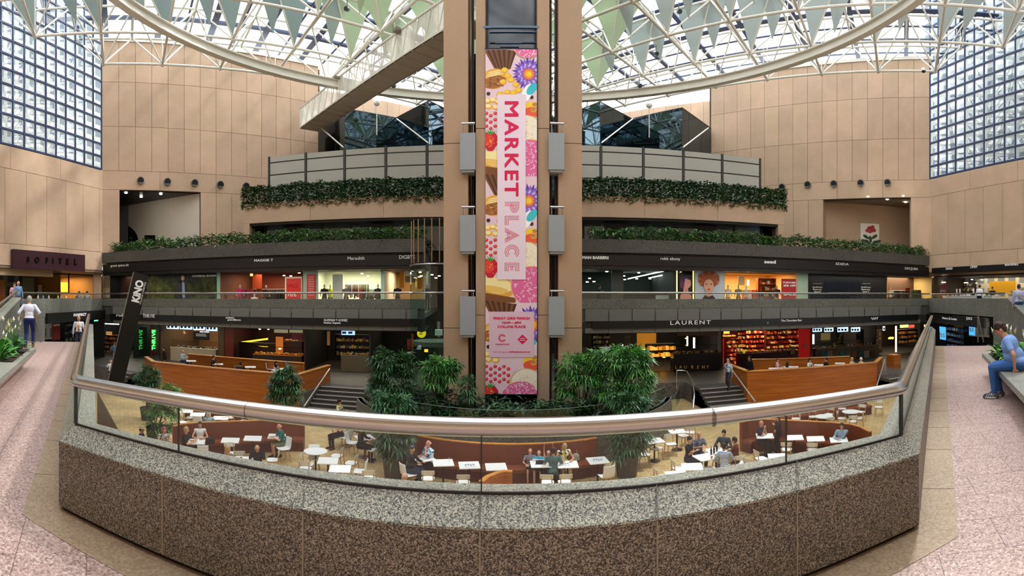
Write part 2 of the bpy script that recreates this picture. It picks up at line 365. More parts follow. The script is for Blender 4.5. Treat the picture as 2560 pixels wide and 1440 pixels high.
# ================================================================ atrium shell
L = Vector((-27.1, 25.1)); R = Vector((29.6, 26.6)); ZR = 20.6
BLn = Plane(L, L+Vector((7.9, 8.9))); BRn = Plane(R, R+Vector((-8.4, 9.3)))
AL = Plane(L, (-26.1, 15.7)); AR = Plane(R, (29.0, 17.4))
def panels(pl, us, z0, z1, mb, k=.04, g=.012):
    for a, b in zip(us[:-1], us[1:]): mb.wallbox(pl, a+g, b-g, z0+g, z1-g, 0, k)
def rng(a, b, s):
    n = max(1, round(abs(b-a)/s)); return [a+(b-a)*i/n for i in range(n+1)]
def tall_wall(pl, uend, side, op):
    bk = MB(); fr = MB(); o0, o1, oz = op        # opening u0,u1,ztop
    bk.wallbox(pl, 0, uend, oz, ZR, -.3, 0); bk.wallbox(pl, 0, o0, 3.9, oz, -.3, 0); bk.wallbox(pl, o1, uend, 3.9, oz, -.3, 0)
    struct('wall_'+side, bk, M['joint'])
    for z0, z1 in ((11.0, 14.3), (14.3, 17.6), (17.6, ZR)): panels(pl, rng(0, uend, 1.28), z0, z1, fr)
    panels(pl, rng(0, uend, 3.9), 9.6, 11.0, fr)
    panels(pl, [0, o0], 3.9, 9.6, fr); panels(pl, rng(o1, uend, 1.3), 3.9, 9.6, fr)
    struct('wall_'+side+'_cladding', fr, M['tan'])
uL = BLn.u(795); uR = BRn.u(1778)
opL = (BLn.u(299), BLn.u(501), 9.55); opR = (BRn.u(2277), BRn.u(2058), 9.55)
tall_wall(BLn, uL, 'northwest', opL); tall_wall(BRn, uR, 'northeast', opR)
# back corner walls set further back
for nm, pl, u0, sgn in (('back_left', BLn, uL, -1), ('back_right', BRn, uR, 1)):
    e = pl.pt(u0, 0, -.3); far = pl.pt(u0, 0, -4.2); c = Vector((0.6, 58, 0)); p2 = Plane((far.x, far.y), (c.x, c.y))
    Ln = (Vector((c.x, c.y))-Vector((far.x, far.y))).length
    bk = MB(); bk.wallbox(p2, 0, Ln, 7.5, ZR, -.3, 0); p3 = Plane((e.x, e.y), (far.x, far.y)); l3 = 3.9
    bk.wallbox(p3, 0, l3, 7.5, ZR, -.3, 0); struct('wall_'+nm, bk, M['joint'])
    fr = MB()
    for z0, z1 in ((7.5, 11.0), (11.0, 14.3), (14.3, 17.6), (17.6, ZR)): panels(p2, rng(0, Ln, 1.28), z0, z1, fr); panels(p3, rng(0, l3, 1.3), z0, z1, fr)
    struct('wall_'+nm+'_cladding', fr, M['tan'])
# alcoves behind the two openings
for nm, pl, (o0, o1, oz), wm, cm in (('west_alcove', BLn, opL, mat('d9cfbf', .8), M['black']), ('east_alcove', BRn, opR, M['tan_plain'], mat('8a7866', .8))):
    mb = MB(); D = 6
    mb.mat(1).wallbox(pl, o0, o1, oz, oz+.1, -D, -.02); mb.mat(2)
    mb.wallbox(pl, o0, o1, 4.3, 4.4, -D, -.3)
    if nm[0] == 'w':
        mb.mat(3).wallbox(pl, o0-.1, o0, 4.4, oz, -D, -.3)
        a, b = pl.pt(o0+1.0, 0, -D), pl.pt(o1, 0, -.3); mb.mat(0).add([(a.x,a.y,4.4),(b.x,b.y,4.4),(b.x,b.y,oz),(a.x,a.y,oz)], [(0,1,2,3)])
        mb.mat(3).wallbox(pl, o0, o0+1.2, 4.4, oz, -D, -D+.1)
    else:
        mb.mat(0).wallbox(pl, o0, o0+.1, 4.4, oz, -D, -.3); mb.wallbox(pl, o1-.02, o1+.15, 4.4, oz, -2, -.02); a, b = pl.pt(o0, 0, -D*.75), pl.pt(o1, 0, -.9)
        mb.add([(a.x,a.y,4.4),(b.x,b.y,4.4),(b.x,b.y,oz),(a.x,a.y,oz)], [(0,1,2,3)])
    struct('wall_'+nm, mb, [wm, cm, M['granite_far'], M['black']])
# west alcove arch (dark) and display, ceiling lights
ap = Plane(tuple(BLn.pt(opL[0]+1.0, 0, -6).xy), tuple(BLn.pt(opL[1], 0, -.3).xy))
mb = MB(); pts = [(299, 620)]+[(300+ (46*math.sin(a)), 605-45*math.cos(a)) for a in [i*PI/2/8 for i in range(9)]]+[(346, 620)]
pl_ = ap.off(.02); mb.add([pl_.at(x, y) for x, y in pts], [tuple(range(len(pts)))]); struct('door_1', mb, M['black'])
mb = MB(); disp(mb, ap.off(.05), [(361,588),(388,588),(388,612),(361,612)]); mb.add([ap.off(.0).at(x, y) for x, y in [(361,588),(388,588),(388,612),(361,612)]], [(0,1,2,3),])
tag(mb.build('dark_panel', M['black']), 'small black panel on the white wall of the recess', 'panel')
def downlight(P, i, lab, e=30, pw=25):
    o = MB().lathe([(.11, 0), (.11, .03), (.07, .03)], n=12).build('downlight', mat('f6f2e6', .4, emit=e), loc=P)
    tag(o, lab, 'ceiling light', 'recess ceiling downlights'); return o
for i, (x, y) in enumerate(((315, 483), (353, 493), (402, 486))):
    t = BLn.at(x, y); q = Vector((t.x, t.y, t.z)); rrr = (9.5-EYE)*F/(YH-y); downlight(rr(x, rrr, 9.5), i, 'small round ceiling downlight in the dark ceiling of the recess beside the pale sloping wall')
for i, (x, y) in enumerate(((2170, 492), (2218, 499), (2258, 490), (2264, 506))):
    rrr = (9.5-EYE)*F/(YH-y); downlight(rr(x, rrr, 9.5), i, 'small round ceiling downlight in the tan recess above the rose painting')
# rose painting
ep = Plane(tuple(BRn.pt(opR[0], 0, -4.5).xy), tuple(BRn.pt(opR[1], 0, -.9).xy)).off(.06)
rt = empty('rose_painting', ep.at(2176, 600), 'large framed print of a red rose on a pale ground hanging in the tan recess', 'painting')
def ch(o): o.matrix_parent_inverse = Matrix.Translation(-o.parent.location); return o
mb = MB(); disp(mb, ep, [(2151,558),(2198,560),(2198,618),(2151,618)]); disp(mb, ep.off(-.05), [(2151,558),(2198,560),(2198,618),(2151,618)]); ch(mb.build('canvas', mat('d9d2c4', .6), rt))
mb = MB()
for k in range(11):
    a = k*2.4; rad = 3+k*.85; cx, cy_ = 2177+math.cos(a)*rad*.9, 574+math.sin(a)*rad*.62; mb.mat(k % 2)
    disp(mb, ep.off(.01+.002*(11-k)), [(cx+5*math.cos(b), cy_+4.2*math.sin(b)) for b in [j*PI/4 for j in range(8)]])
ch(mb.build('rose', [mat('8e2226', .6), mat('b8343a', .6)], rt))
mb = MB()
for cx, cy_, a in ((2165,592,.6),(2186,592,-.6),(2160,602,.2),(2194,604,-.3),(2176,598,1.4),(2170,606,.9),(2184,608,-.9)):
    disp(mb, ep.off(.008), [(cx+9*math.cos(b)*math.cos(a)-4*math.sin(b)*math.sin(a), cy_+9*math.cos(b)*math.sin(a)+4*math.sin(b)*math.cos(a)) for b in [j*PI/4 for j in range(8)]])
ch(mb.build('leaves', mat('33452f', .6), rt))
# lower side walls A with the curtain walls of glass
def side_wall(pl, sgn, side, n):
    U = 26 if True else 0; du = 1
    bk = MB(); bk.wallbox(pl, 0, U, 3.6, 11.0, -.3, 0); struct('wall_'+side, bk, M['joint'])
    fr = MB(); panels(pl, rng(0, U, 4.1), 9.6, 11.0, fr)
    panels(pl, [0, .35]+[.35+1.75*i for i in range(1, 15)], 4.95, 9.6, fr); panels(pl, rng(0, U, 4.2), 3.6, 4.95, fr)
    struct('wall_'+side+'_cladding', fr, M['tan'])
    mb = MB(); z0, z1, s = 11.05, 30, .93
    for i in range(29): mb.wallbox(pl, i*s, i*s+.09, z0, z1, -.1, .03)
    z = z0
    while z < z1: mb.wallbox(pl, 0, 27, z, z+.12, -.12, .02); z += s
    wf = struct('window_'+str(n), mb, M['blue'])
    gl = MB(); gl.wallbox(pl, 0, 27, z0, z1, -.075, -.065); struct('window_'+str(n+2), gl, M['winglass'])
    # white inner frames of each pane
    wf2 = MB(); z = z0
    while z < 22.5:
        for i in range(24):
            a = i*s+.12; b = (i+1)*s-.03; c0, c1 = z+.14, z+s-.03
            for q in ((a, a+.03, c0, c1), (b-.03, b, c0, c1), (a, b, c0, c0+.03), (a, b, c1-.03, c1)): wf2.wallbox(pl, q[0], q[1], q[2], q[3], -.06, -.03)
        z += s
    struct('window_'+str(n+4), wf2, mat('e4e6e6', .5))
side_wall(AL, -1, 'west', 1); side_wall(AR, 1, 'east', 2)
# neighbouring tower facades outside the glass: pale precast with grey windows
def facade_mat():
    m, t, b, tx, N = nodes('neighbour_facade', .6, .3)
    br = N('ShaderNodeTexBrick', Scale=1.0); br.offset = 0; br.inputs['Brick Width'].default_value = 1.16; br.inputs['Row Height'].default_value = 1.16; br.inputs['Mortar Size'].default_value = .2
    br.inputs['Mortar Smooth'].default_value = 0; br.inputs['Color1'].default_value = lin('68727b'); br.inputs['Color2'].default_value = lin('7c8585'); br.inputs['Mortar'].default_value = lin('b9b6ae')
    t.links.new(tx.outputs['UV'], br.inputs['Vector']); t.links.new(br.outputs['Color'], b.inputs['Base Color']); return m
FM = facade_mat()
for nm, pl in (('wall_neighbour_west', AL), ('wall_neighbour_east', AR)):
    q = pl.off(-7); me = bpy.data.meshes.new(nm); P = [q.pt(-8, -2), q.pt(45, -2), q.pt(45, 36), q.pt(-8, 36)]; q2 = q.off(-.5); P += [q2.pt(-8, -2), q2.pt(45, -2), q2.pt(45, 36), q2.pt(-8, 36)]
    me.from_pydata([tuple(v) for v in P], [], [(0,1,2,3),(4,7,6,5),(0,4,5,1),(3,2,6,7)]); uv = me.uv_layers.new()
    cc = [(0,0),(53,0),(53,38),(0,38)]
    for li, lp in enumerate(me.loops): uv.data[li].uv = cc[lp.vertex_index % 4]
    me.materials.append(FM); o = bpy.data.objects.new(nm, me); COL.objects.link(o); tag(o, kind='structure')
# wall behind the camera keeps light in like the real hall
mb = MB(); mb.box((0, -14, 8), (62, .4, 26)); struct('wall_south', mb, M['tan'])
# air nozzles
for pl, xs in ((BLn, ((351,452),(418,455),(486,458),(550,462),(614,466))), (BRn, ((1956,468),(2020,462),(2085,460),(2152,458),(2219,457)))):
    for i, (x, y) in enumerate(xs):
        P = pl.at(x, y); n = Vector((pl.n.x, pl.n.y, 0)); hyg = 'high tan wall, ' + (['first','second','third','fourth','fifth'][i if x < 1280 else 4-i])+' from the '+('west' if x < 1280 else 'east')+' corner'
        e = empty('air_nozzle', P, 'round black air nozzle on the '+hyg, 'air vent', group='air nozzles in a row')
        MB().tube([(0,0,0), n*.22], .27, 20).build('nozzle_ring', mat('6d6e6c', .35, .6), e, smooth='auto')
        MB().tube([n*.1, n*.24-Vector((0,0,.02))], .225, 20).build('nozzle_opening', M['black'], e, smooth='auto')
# court floors
pav = None
def paver():
    m, t, b, tx, N = nodes('buff_brick_paving', .55, .35)
    br = N('ShaderNodeTexBrick', Scale=1.0); br.inputs['Brick Width'].default_value = .3; br.inputs['Row Height'].default_value = .15; br.inputs['Mortar Size'].default_value = .008
    br.inputs['Color1'].default_value = lin('cdb07c'); br.inputs['Color2'].default_value = lin('b89a68'); br.inputs['Mortar'].default_value = lin('86704c')
    n = N('ShaderNodeTexNoise', Scale=.5, Detail=4.0); t.links.new(tx.outputs['Object'], n.inputs['Vector']); t.links.new(tx.outputs['Object'], br.inputs['Vector'])
    hs = N('ShaderNodeHueSaturation'); mr = N('ShaderNodeMapRange'); mr.inputs[1].default_value = .3; mr.inputs[2].default_value = .7; mr.inputs[3].default_value = .85; mr.inputs[4].default_value = 1.12
    t.links.new(n.outputs['Fac'], mr.inputs[0]); t.links.new(mr.outputs[0], hs.inputs['Value']); t.links.new(br.outputs['Color'], hs.inputs['Color']); t.links.new(hs.outputs['Color'], b.inputs['Base Color']); return m
ZL, ZM = -4.4, -3.4
MB().box((0, 14, ZL-.1), (64, 34, .2)); mb = MB(); mb.box((0, 16.5, ZL-.1), (70, 41, .2)); struct('floor_food_court', mb, paver())
mb = MB(); mb.mat(0)
for (x0, x1, y0) in ((-36, -20.8, 24.6), (-20.8, -10.6, 23.85), (-10.6, -7.8, 27.0), (-7.8, 10.0, 27.8), (10.0, 12.4, 26.6), (12.4, 20.8, 24.35), (20.8, 37, 23.5)):
    mb.box(((x0+x1)/2, (y0+44)/2, ZM-.6), (x1-x0, 44-y0, 1.2))
struct('floor_shops', mb, speckle('grey_stone_floor', [(0,'4a4743'),(.5,'5e5a54'),(1,'6f6a62')], 12, .4, .4))

for nm, (cx, cy_, sx, sy, z0, z1) in (('back', (0, 44.2, 76, .4, ZL-.2, 7.6)), ('far_west', (-42, 20, .4, 50, ZL-.2, 3.5)), ('far_east', (44, 20, .4, 50, ZL-.2, 3.5))):
    struct('wall_'+nm, MB().box((cx, cy_, (z0+z1)/2), (sx, sy, z1-z0)), mat('3a342e', .8))
# ================================================================ roof: space frame, glazing, ring beam, gantry
rnd = random.Random(7)
HB, HT, HG = 17.45, 20.2, 21.6
a0 = Vector((-24.7, 23.0)); s4 = 4.0/math.sqrt(2)
U_, V_ = Vector((s4, s4)), Vector((-s4, s4))
def node(i, j): p = a0+U_*i+V_*j; return p
def inroof(p):
    return -24.9 <= p.x <= 27.6 and p.y >= 6 and (p.y-p.x) <= 49.3 and (p.y+p.x) <= 52.3
bn = {}; tn = {}
for i in range(-6, 16):
    for j in range(-16, 8):
        p = node(i, j)
        if inroof(p): bn[(i, j)] = p
        q = p-(U_+V_)*.5
        if -28.2 <= q.x <= 30.5 and q.y >= 4 and (q.y-q.x) <= 53.5 and (q.y+q.x) <= 56.5: tn[(i, j)] = q
frame = empty('space_frame', (0, 0, HB), 'white tubular steel space frame spanning the whole hall under the glass roof', 'roof truss')
def B3(k): return (bn[k].x, bn[k].y, 0)
def T3(k): return (tn[k].x, tn[k].y, HT-HB)
def lines(D, z, r_, n, name):
    for d in ((1,0),(0,1)):
        for k in sorted(D):
            if (k[0]-d[0], k[1]-d[1]) in D: continue
            P = [k]
            while (P[-1][0]+d[0], P[-1][1]+d[1]) in D: P.append((P[-1][0]+d[0], P[-1][1]+d[1]))
            if len(P) > 1: MB().tube([(D[q].x, D[q].y, z) for q in P], r_, n).build(name, M['whitesteel'], frame, smooth='auto')
lines(bn, 0, .085, 8, 'bottom_chord'); lines(tn, HT-HB, .075, 6, 'top_chord')
def spread(name, items, fn, cap=100):
    items.sort(key=lambda q: q[0]); rest = MB()
    for i, (d, *a) in enumerate(items):
        if i < cap: m_ = MB(); fn(m_, *a); m_.build(name, M['whitesteel'], frame, smooth='auto')
        else: fn(rest, *a)
    if rest.v: tag(rest.build(name+'_mass', M['whitesteel'], frame, smooth='auto'), kind='stuff')
def vis(p): return abs(Vector(p[:2]).length-34)
spread('diagonal', [(vis(B3(k)), B3(k), T3((k[0]+d[0], k[1]+d[1]))) for k in bn for d in ((0,0),(1,0),(0,1),(1,1)) if (k[0]+d[0], k[1]+d[1]) in tn], lambda m_, a, b: m_.tube([a, b], .06, 6))
spread('node', [(vis(B3(k)), B3(k), .16) for k in bn]+[(vis(T3(k)), T3(k), .14) for k in tn], lambda m_, a, r_: m_.ball(a, r_, 8, 5))
spread('hanger', [(vis(T3(k)), T3(k), (tn[k].x, tn[k].y, HG-HB)) for k in tn]+[(vis(B3(k)), B3(k), (bn[k].x, bn[k].y, HT-HB)) for k in bn], lambda m_, a, b: m_.tube([a, b], .037, 5))
# fabric sails on the pyramids
cols = [mat('a9b7b0', .8), mat('9cafaa', .8), mat('b7c9ae', .8)]
SW = {}
def sailmat(h):
    m = bpy.data.materials.new('sail_'+h); m.use_nodes = True; t = m.node_tree; b = t.nodes['Principled BSDF']; b.inputs['Base Color'].default_value = lin(h); b.inputs['Roughness'].default_value = .9
    tl = t.nodes.new('ShaderNodeBsdfTranslucent'); tl.inputs[0].default_value = lin(h); mx = t.nodes.new('ShaderNodeMixShader'); mx.inputs[0].default_value = .35
    t.links.new(b.outputs[0], mx.inputs[1]); t.links.new(tl.outputs[0], mx.inputs[2]); t.links.new(mx.outputs[0], t.nodes['Material Output'].inputs[0]); return m
cols = [sailmat('a3b5b5'), sailmat('b0c0ba'), sailmat('c4d3ba'), sailmat('bfc8c7')]
ns = 0
for k in sorted(bn):
    p = bn[k]
    if (p.y-p.x) > 47 or (p.y+p.x) > 51 or p.length < 23: continue
    KS = {'SE': [(k[0], k[1]), (k[0]+1, k[1])], 'SW': [(k[0], k[1]), (k[0], k[1]+1)]}
    def sail(a, b, c):
        global ns
        g = (a+b+c)/3; a, b, c = [g+(q-g)*.94 for q in (a, b, c)]; n_ = (b-a).cross(c-a).normalized()*.012
        if ns < 100: ns += 1; MB().add([a-n_, b-n_, c-n_, a+n_, b+n_, c+n_], [(0,1,2),(5,4,3),(0,3,4,1),(1,4,5,2),(2,5,3,0)]).build('fabric_sail', cols[3 if p.x > 9 and p.y < 38 else (2 if abs(p.x) < 12 else rnd.choice((0,1)))], frame)
    for fc in (('SE',) if p.x < -8 else ('SW',) if p.x > 8 else ('SE', 'SW')):
        if not all(q in tn for q in KS[fc]): continue
        a, b, c = Vector(T3(KS[fc][0])), Vector(T3(KS[fc][1])), Vector(B3(k)); sail(a, a.lerp(b, .6), c)
        if abs(p.x) > 8: 
            d = Vector((2.0 if p.x < 0 else -2.0, 2.0, 0)); sail(a+d, (a+d).lerp(b+d, .5), c+d*.9+Vector((0,0,.5)))
# glazing with blue bars
gb = MB(); 
cxg = []
for t in range(-28, 50):
    pass
def clipseg(o, d, smin=-60, smax=60):
    best = None; s = smin
    lo = hi = None
    while s <= smax:
        p = o+d*s; ok = -29.3 <= p.x <= 31.6 and -6 <= p.y and (p.y-p.x) <= 55.8 and (p.y+p.x) <= 59.5
        if ok: lo = s if lo is None else lo; hi = s
        s += .25
    return lo, hi
du, dv = U_.normalized(), V_.normalized()
for i in range(-20, 24):
    o = a0+dv*(i*4.0-22); lo, hi = clipseg(o, du)
    if lo is not None and hi-lo > .5:
        w_ = .36; p, q = o+du*lo, o+du*hi; c = (p+q)/2; gb.box((c.x, c.y, HG+.1), (hi-lo, w_, .16), PI/4)
for i in range(-30, 40):
    o = a0+du*(i*2.0-20); lo, hi = clipseg(o, dv)
    if lo is not None and hi-lo > .5:
        w_ = .5 if i % 2 == 0 else .16; p, q = o+dv*lo, o+dv*hi; c = (p+q)/2; gb.box((c.x, c.y, HG+.05), (hi-lo, w_, .07), 3*PI/4)
struct('ceiling_glazing_bars', gb, M['blue'])
gl = MB(); gl.add([(-29.3,-6,HG+.32),(31.6,-6,HG+.32),(31.6,27.9,HG+.32),(1.85,57.6,HG+.32),(-29.3,26.5,HG+.32)], [(0,1,2,3,4)])
rg = glass('roof_glass', (.97,.985,1), .9, 0, .03); struct('ceiling', gl, rg)
tb = MB()
for pl, u1 in ((BLn, uL), (BRn, uR)): tb.wallbox(pl, -.2, u1, ZR, ZR+.25, -.3, .12)
struct('trim_4', tb, M['whitesteel'])
struct('unseen_shade_slab', MB().box((0, -8.5, 21.2), (62, 9, .4)), M['tan_plain'])  # unseen slab added behind the camera to cut daylight on the deck
# ring beam
RC, RR, HR = Vector((0.2, 18.7)), 17.2, 15.9
rb = empty('ring_beam', (RC.x, RC.y, HR), 'large white steel ring beam hung in a circle under the space frame', 'ring beam')
def ringbox(r0, r1, z0, z1, n=96):
    m_ = MB(); V = []
    for i in range(n):
        a = 2*PI*i/n
        for r, z in ((r0, z0), (r1, z0), (r1, z1), (r0, z1)): V.append((r*math.cos(a), r*math.sin(a), z))
    return m_.add(V, [(i*4+j, i*4+(j+1) % 4, ((i+1) % n)*4+(j+1) % 4, ((i+1) % n)*4+j) for i in range(n) for j in range(4)])
ringbox(RR-.05, RR+.05, -.22, .22).build('web', M['whitesteel'], rb); ringbox(RR-.2, RR+.2, -.28, -.22).build('lower_flange', M['whitesteel'], rb); ringbox(RR-.2, RR+.2, .22, .28).build('upper_flange', M['whitesteel'], rb)
mb = MB()
for i in range(0, 96, 4):
    a = 2*PI*i/96; x, y = RR*math.cos(a), RR*math.sin(a); mb.tube([(x, y, .2), (x, y, HB-HR)], .035, 6)
mb.build('hanger_rods', M['whitesteel'], rb)
# gantry bridge pivoting under the ring
g0 = rr(776, 39.0); g1 = rr(1500, 17.5); g0 = Vector((g0.x, g0.y)); gd = (rr(1108, 25.8).xy-g0).normalized(); GL = 18.3
zb, zt = 14.75, 16.3
gx = empty('gantry_bridge', (g0.x, g0.y, zb), 'white trussed maintenance bridge with mesh sides slung diagonally beneath the ring beam', 'bridge', rz=math.atan2(gd.y, gd.x))
w2 = .85; mm_ = veil('white_mesh_panel', 'e6e4de', .45)
mb = MB().box((GL/2, 0, .04), (GL, w2*2, .08))
for i in range(23): mb.box((i*GL/22, 0, -.02), (.08, w2*2, .06))
mb.build('deck', mat('bdb0a2', .6), gx)
for s_ in (-1, 1):
    m_ = MB()
    for z in (.05, zt-zb): m_.box((GL/2, s_*w2, z), (GL, .1, .1))
    n = 18
    for i in range(n):
        x = i*GL/n; m_.tube([(x, s_*w2, .05), (x+GL/n/2, s_*w2, zt-zb), (x+GL/n, s_*w2, .05)], .035, 5); m_.tube([(x, s_*w2, .05), (x, s_*w2, zt-zb)], .03, 5)
    m_.build('side_truss', M['whitesteel'], gx)
    mm = mm_
    MB().box((GL/2, s_*(w2-.04), (zt-zb)/2), (GL, .012, zt-zb-.1)).build('mesh_side', mm, gx)
MB().box((-.03, 0, (zt-zb)/2), (.08, w2*2+.1, zt-zb)).build('end_frame', M['whitesteel'], gx)
for x in (6, 13): MB().box((x, 0, zt-zb-.05), (.4, 2.4, .16)).build('trolley', mat('7e7468', .5), gx)
# small things under the roof
for px, py, r_ in ((942, 256, 38), (1623, 262, 38)):
    P = rr(px, r_, EYE-(py-YH)/F*r_); e = empty('globe_lamp', P, 'white globe lamp on a stem before the '+('west' if px < 1280 else 'east')+' half of the back wall', 'lamp')
    MB().ball((0,0,0), .27, 12, 8).build('globe', mat('f3f1ea', .4), e, smooth=True); MB().tube([(0,0,-2.5),(0,0,-.2)], .04, 6).build('stem', M['whitesteel'], e)
for px, py, r_ in ((868, 23, 30), (985, 215, 33), (1640, 135, 33), (1598, 215, 34), (1016, 127, 31), (1697, 30, 30)):
    P = rr(px, r_, EYE-(py-YH)/F*r_); e = empty('spotlight', P, {868:'dark spotlight clamped high in the frame above the bridge',985:'dark spotlight hanging below the bridge near the glass bays',1640:'dark spotlight in the frame high beside the tower, upper of two',1598:'dark spotlight in the frame high beside the tower, lower of two',1016:'dark spotlight half hidden behind the sloping bridge',1697:'dark spotlight at the very top of the roof frame'}[px], 'spotlight', group='roof spotlights')
    MB().tube([(0,-.25,-.1),(0,.1,.05)], .14, 8).build('lamp_head', mat('2b2f36', .4), e, smooth='auto'); MB().tube([(0,0,0),(0,0,.6)], .03, 5).build('stem', mat('2b2f36', .4), e)
P = rr(2309, 33, EYE+(YH-170)/F*33); e = empty('dome_camera', P, 'white dome security camera hanging under the frame at the east corner', 'camera')
MB().lathe([(.1,0),(.16,-.05),(.16,-.2)], n=12).build('housing', M['white'], e); MB().ball((0,0,-.2), .13, 10, 6).build('dome', M['blackm'], e, smooth=True)
# dark glass crystal bays on the top level
zz = [(795,43.5),(862,39),(990,41),(1072,37.4),(1160,41),(1280,39.5),(1400,41),(1500,37.6),(1580,41.2),(1705,38.8),(1778,43.6)]
PZ = [rr(x, r_) for x, r_ in zz]; mb = MB(); mj = MB(); zc = 16.4
for a, b in zip(PZ[:-1], PZ[1:]):
    mb.quad((a.x,a.y,7.5),(b.x,b.y,7.5),(b.x,b.y,zc),(a.x,a.y,zc)); mj.tube([(a.x,a.y,zc),(b.x,b.y,zc)], .04, 5)
mb.add([(p.x,p.y,zc) for p in PZ]+[(0,56,zc)], [tuple(range(len(PZ)+1))])
cb = empty('glass_bays', (0,0,0), 'zigzag row of dark mirror-glass bays on the top level under the roof', 'glazed bays')
mb.build('mirror_glass', M['darkglass'], cb); mj.build('edge_bar', mat('6f675c', .5), cb)
for (x0, y0, x1, y1) in ((802,320,858,368),(992,297,1070,357),(1582,297,1504,357),(1771,320,1708,368)):
    bd = MB(); bd.tube([rr(x0, 38.5, EYE+(YH-y0)/F*38.5), rr(x1, 33.5, EYE+(YH-y1)/F*33.5)], .05, 6); bd.build('stay_bar', M['whitesteel'], cb)
# ================================================================ lift tower with banner
TY = 20.6
def tx(px, y=TY): return y*math.tan(th(px))
ZT0, ZT1 = -3.4, 21.4
tow = empty('lift_tower', (0, TY, ZT0), 'tall tan concrete lift tower on twin columns rising through the middle of the hall', 'tower')
def tbox(px0, px1, z0, z1, y0, y1, m, name, lab=None, ypx=TY):
    a, b = tx(px0, ypx), tx(px1, ypx); o = MB().box(((a+b)/2, (y0+y1)/2-TY, (z0+z1)/2-ZT0), (b-a, y1-y0, z1-z0)).build(name, m, tow)
    if lab: o['label'] = lab
    return o
for a, b in ((1109, 1170), (1396, 1455)): tbox(a, b, ZT0, ZT1, TY, TY+1.9, M['tan_plain'], 'outer_column')
for a, b in ((1190, 1213), (1343, 1373)): tbox(a, b, ZT0, ZT1, TY-.1, TY+.9, M['tan_plain'], 'inner_column')
for z in (8.05, .35):
    for a, b in ((1109, 1170), (1396, 1455)): MB().box(((tx(a)+tx(b))/2, 0, z-ZT0), (tx(b)-tx(a), .01, .03)).build('column_joint', M['joint'], tow)
    for a, b in ((1190, 1213), (1343, 1373)): MB().box(((tx(a)+tx(b))/2, -.1, z+.55-ZT0), (tx(b)-tx(a), .01, .03)).build('column_joint', M['joint'], tow)
tbox(1200, 1356, 12.3, ZT1, TY+1.4, TY+1.6, mat('1b2636', .15, 0, .8), 'shaft_glass', 'dark blue glass of the open lift shaft top', TY)
tbox(1175, 1385, ZT0, 12.5, TY+1.55, TY+1.7, M['black'], 'shaft_back', None, TY)
mb = MB()
for z in (12.9, 12.45, 12.1): mb.box((0.1, .55, z-ZT0), (2.1, .12, .05))
mb.box(((tx(1209)+tx(1347))/2, -.05, 12.78-ZT0), (tx(1349)-tx(1209), .12, .09)); mb.box((-.15, .4, 12.35-ZT0), (1.1,.1,.04)); mb.box((-.1, .4, 12.2-ZT0), (.8,.1,.04))
mb.build('shaft_bracket', mat('5a6a7d', .4, .5), tow)
pole = MB()
for px in (1376, 1389): pole.tube([(tx(px, 21.4), .8, 0), (tx(px, 21.4), .8, ZT1-ZT0)], .06, 8)
pole.tube([(tx(1182, 21.4), .8, 0), (tx(1182, 21.4), .8, ZT1-ZT0)], .06, 8)
pole.build('guide_rail', M['steel_b'], tow)
for s_, (a, b) in ((0, (1150, 1188)), (1, (1372, 1411))):
    for i, (y0, y1, yr) in enumerate(((331, 423, 313), (537, 628, 520), (741, 838, 727))):
        zz0 = EYE-(y1-YH)/F*TY*.985; zz1 = EYE-(y0-YH)/F*TY*.985; xa, xb = tx(a, TY-.35), tx(b, TY-.35)
        o = MB().box(((xa+xb)/2, .05, (zz0+zz1)/2-ZT0), (xb-xa, .8, zz1-zz0)).box(((xa+xb)/2, .05, zz0-ZT0-.05), (xb-xa-.1, .7, .1)).build('landing_box', M['liftgrey'], tow); o['label'] = 'pale grey metal landing balcony'
        zr = EYE-(yr-YH)/F*TY; m_ = MB(); m_.tube([(xa+.06, -.3, zr-ZT0), (xb-.02, -.3, zr-ZT0)], .05, 10)
        for x in (xa+.12, xb-.08): m_.tube([(x, -.3, zz1-ZT0-.02), (x, -.3, zr-ZT0)], .02, 6)
        m_.build('rail', M['steel'], o)
# ---- banner: printed collage
BNY = TY-.16; bw0, bw1 = tx(1213.5, BNY), tx(1343, BNY); SC = BNY/F
def bz(py): return EYE-(py-YH)*BNY/F
ban = empty('market_banner', (0, BNY, bz(560)), 'tall hanging banner printed with sweets, fruit and flowers reading MARKET PLACE', 'banner')
bzo = bz(560)
MB().box(((bw0+bw1)/2, .03, (bz(123)+bz(986))/2-bzo), (bw1-bw0, .05, bz(123)-bz(986))).build('banner_cloth', mat('e9cbd6', .6), ban)
tagp = mat('23262c', .4, .3); MB().box((bw1+.01, .02, (bz(123)+bz(986))/2-bzo), (.035, .08, bz(123)-bz(986))).box(((bw0+bw1)/2, .02, bz(121)-bzo), (bw1-bw0+.05, .06, .03)).build('banner_frame', tagp, ban)
PC = ['e9cbd6','7a4a24','4a2c18','e46aa0','f7dfe6','8b62c8','5f3ea8','c9b4ea','f59a1e','f7cf2e','c8102e','8f0c22','e23a2e','3f9a3a','f0c46a','e6a93c','d9b98a','f5ead2','b98750','3ec3d2','ef5a3c','f1e0e8','fbe9a8','a5652a','ffffff']
PM = [mat(c, .6, name='print_'+c) for c in PC]; PI_ = {c: i for i, c in enumerate(PC)}
art = MB(); lay = [0]
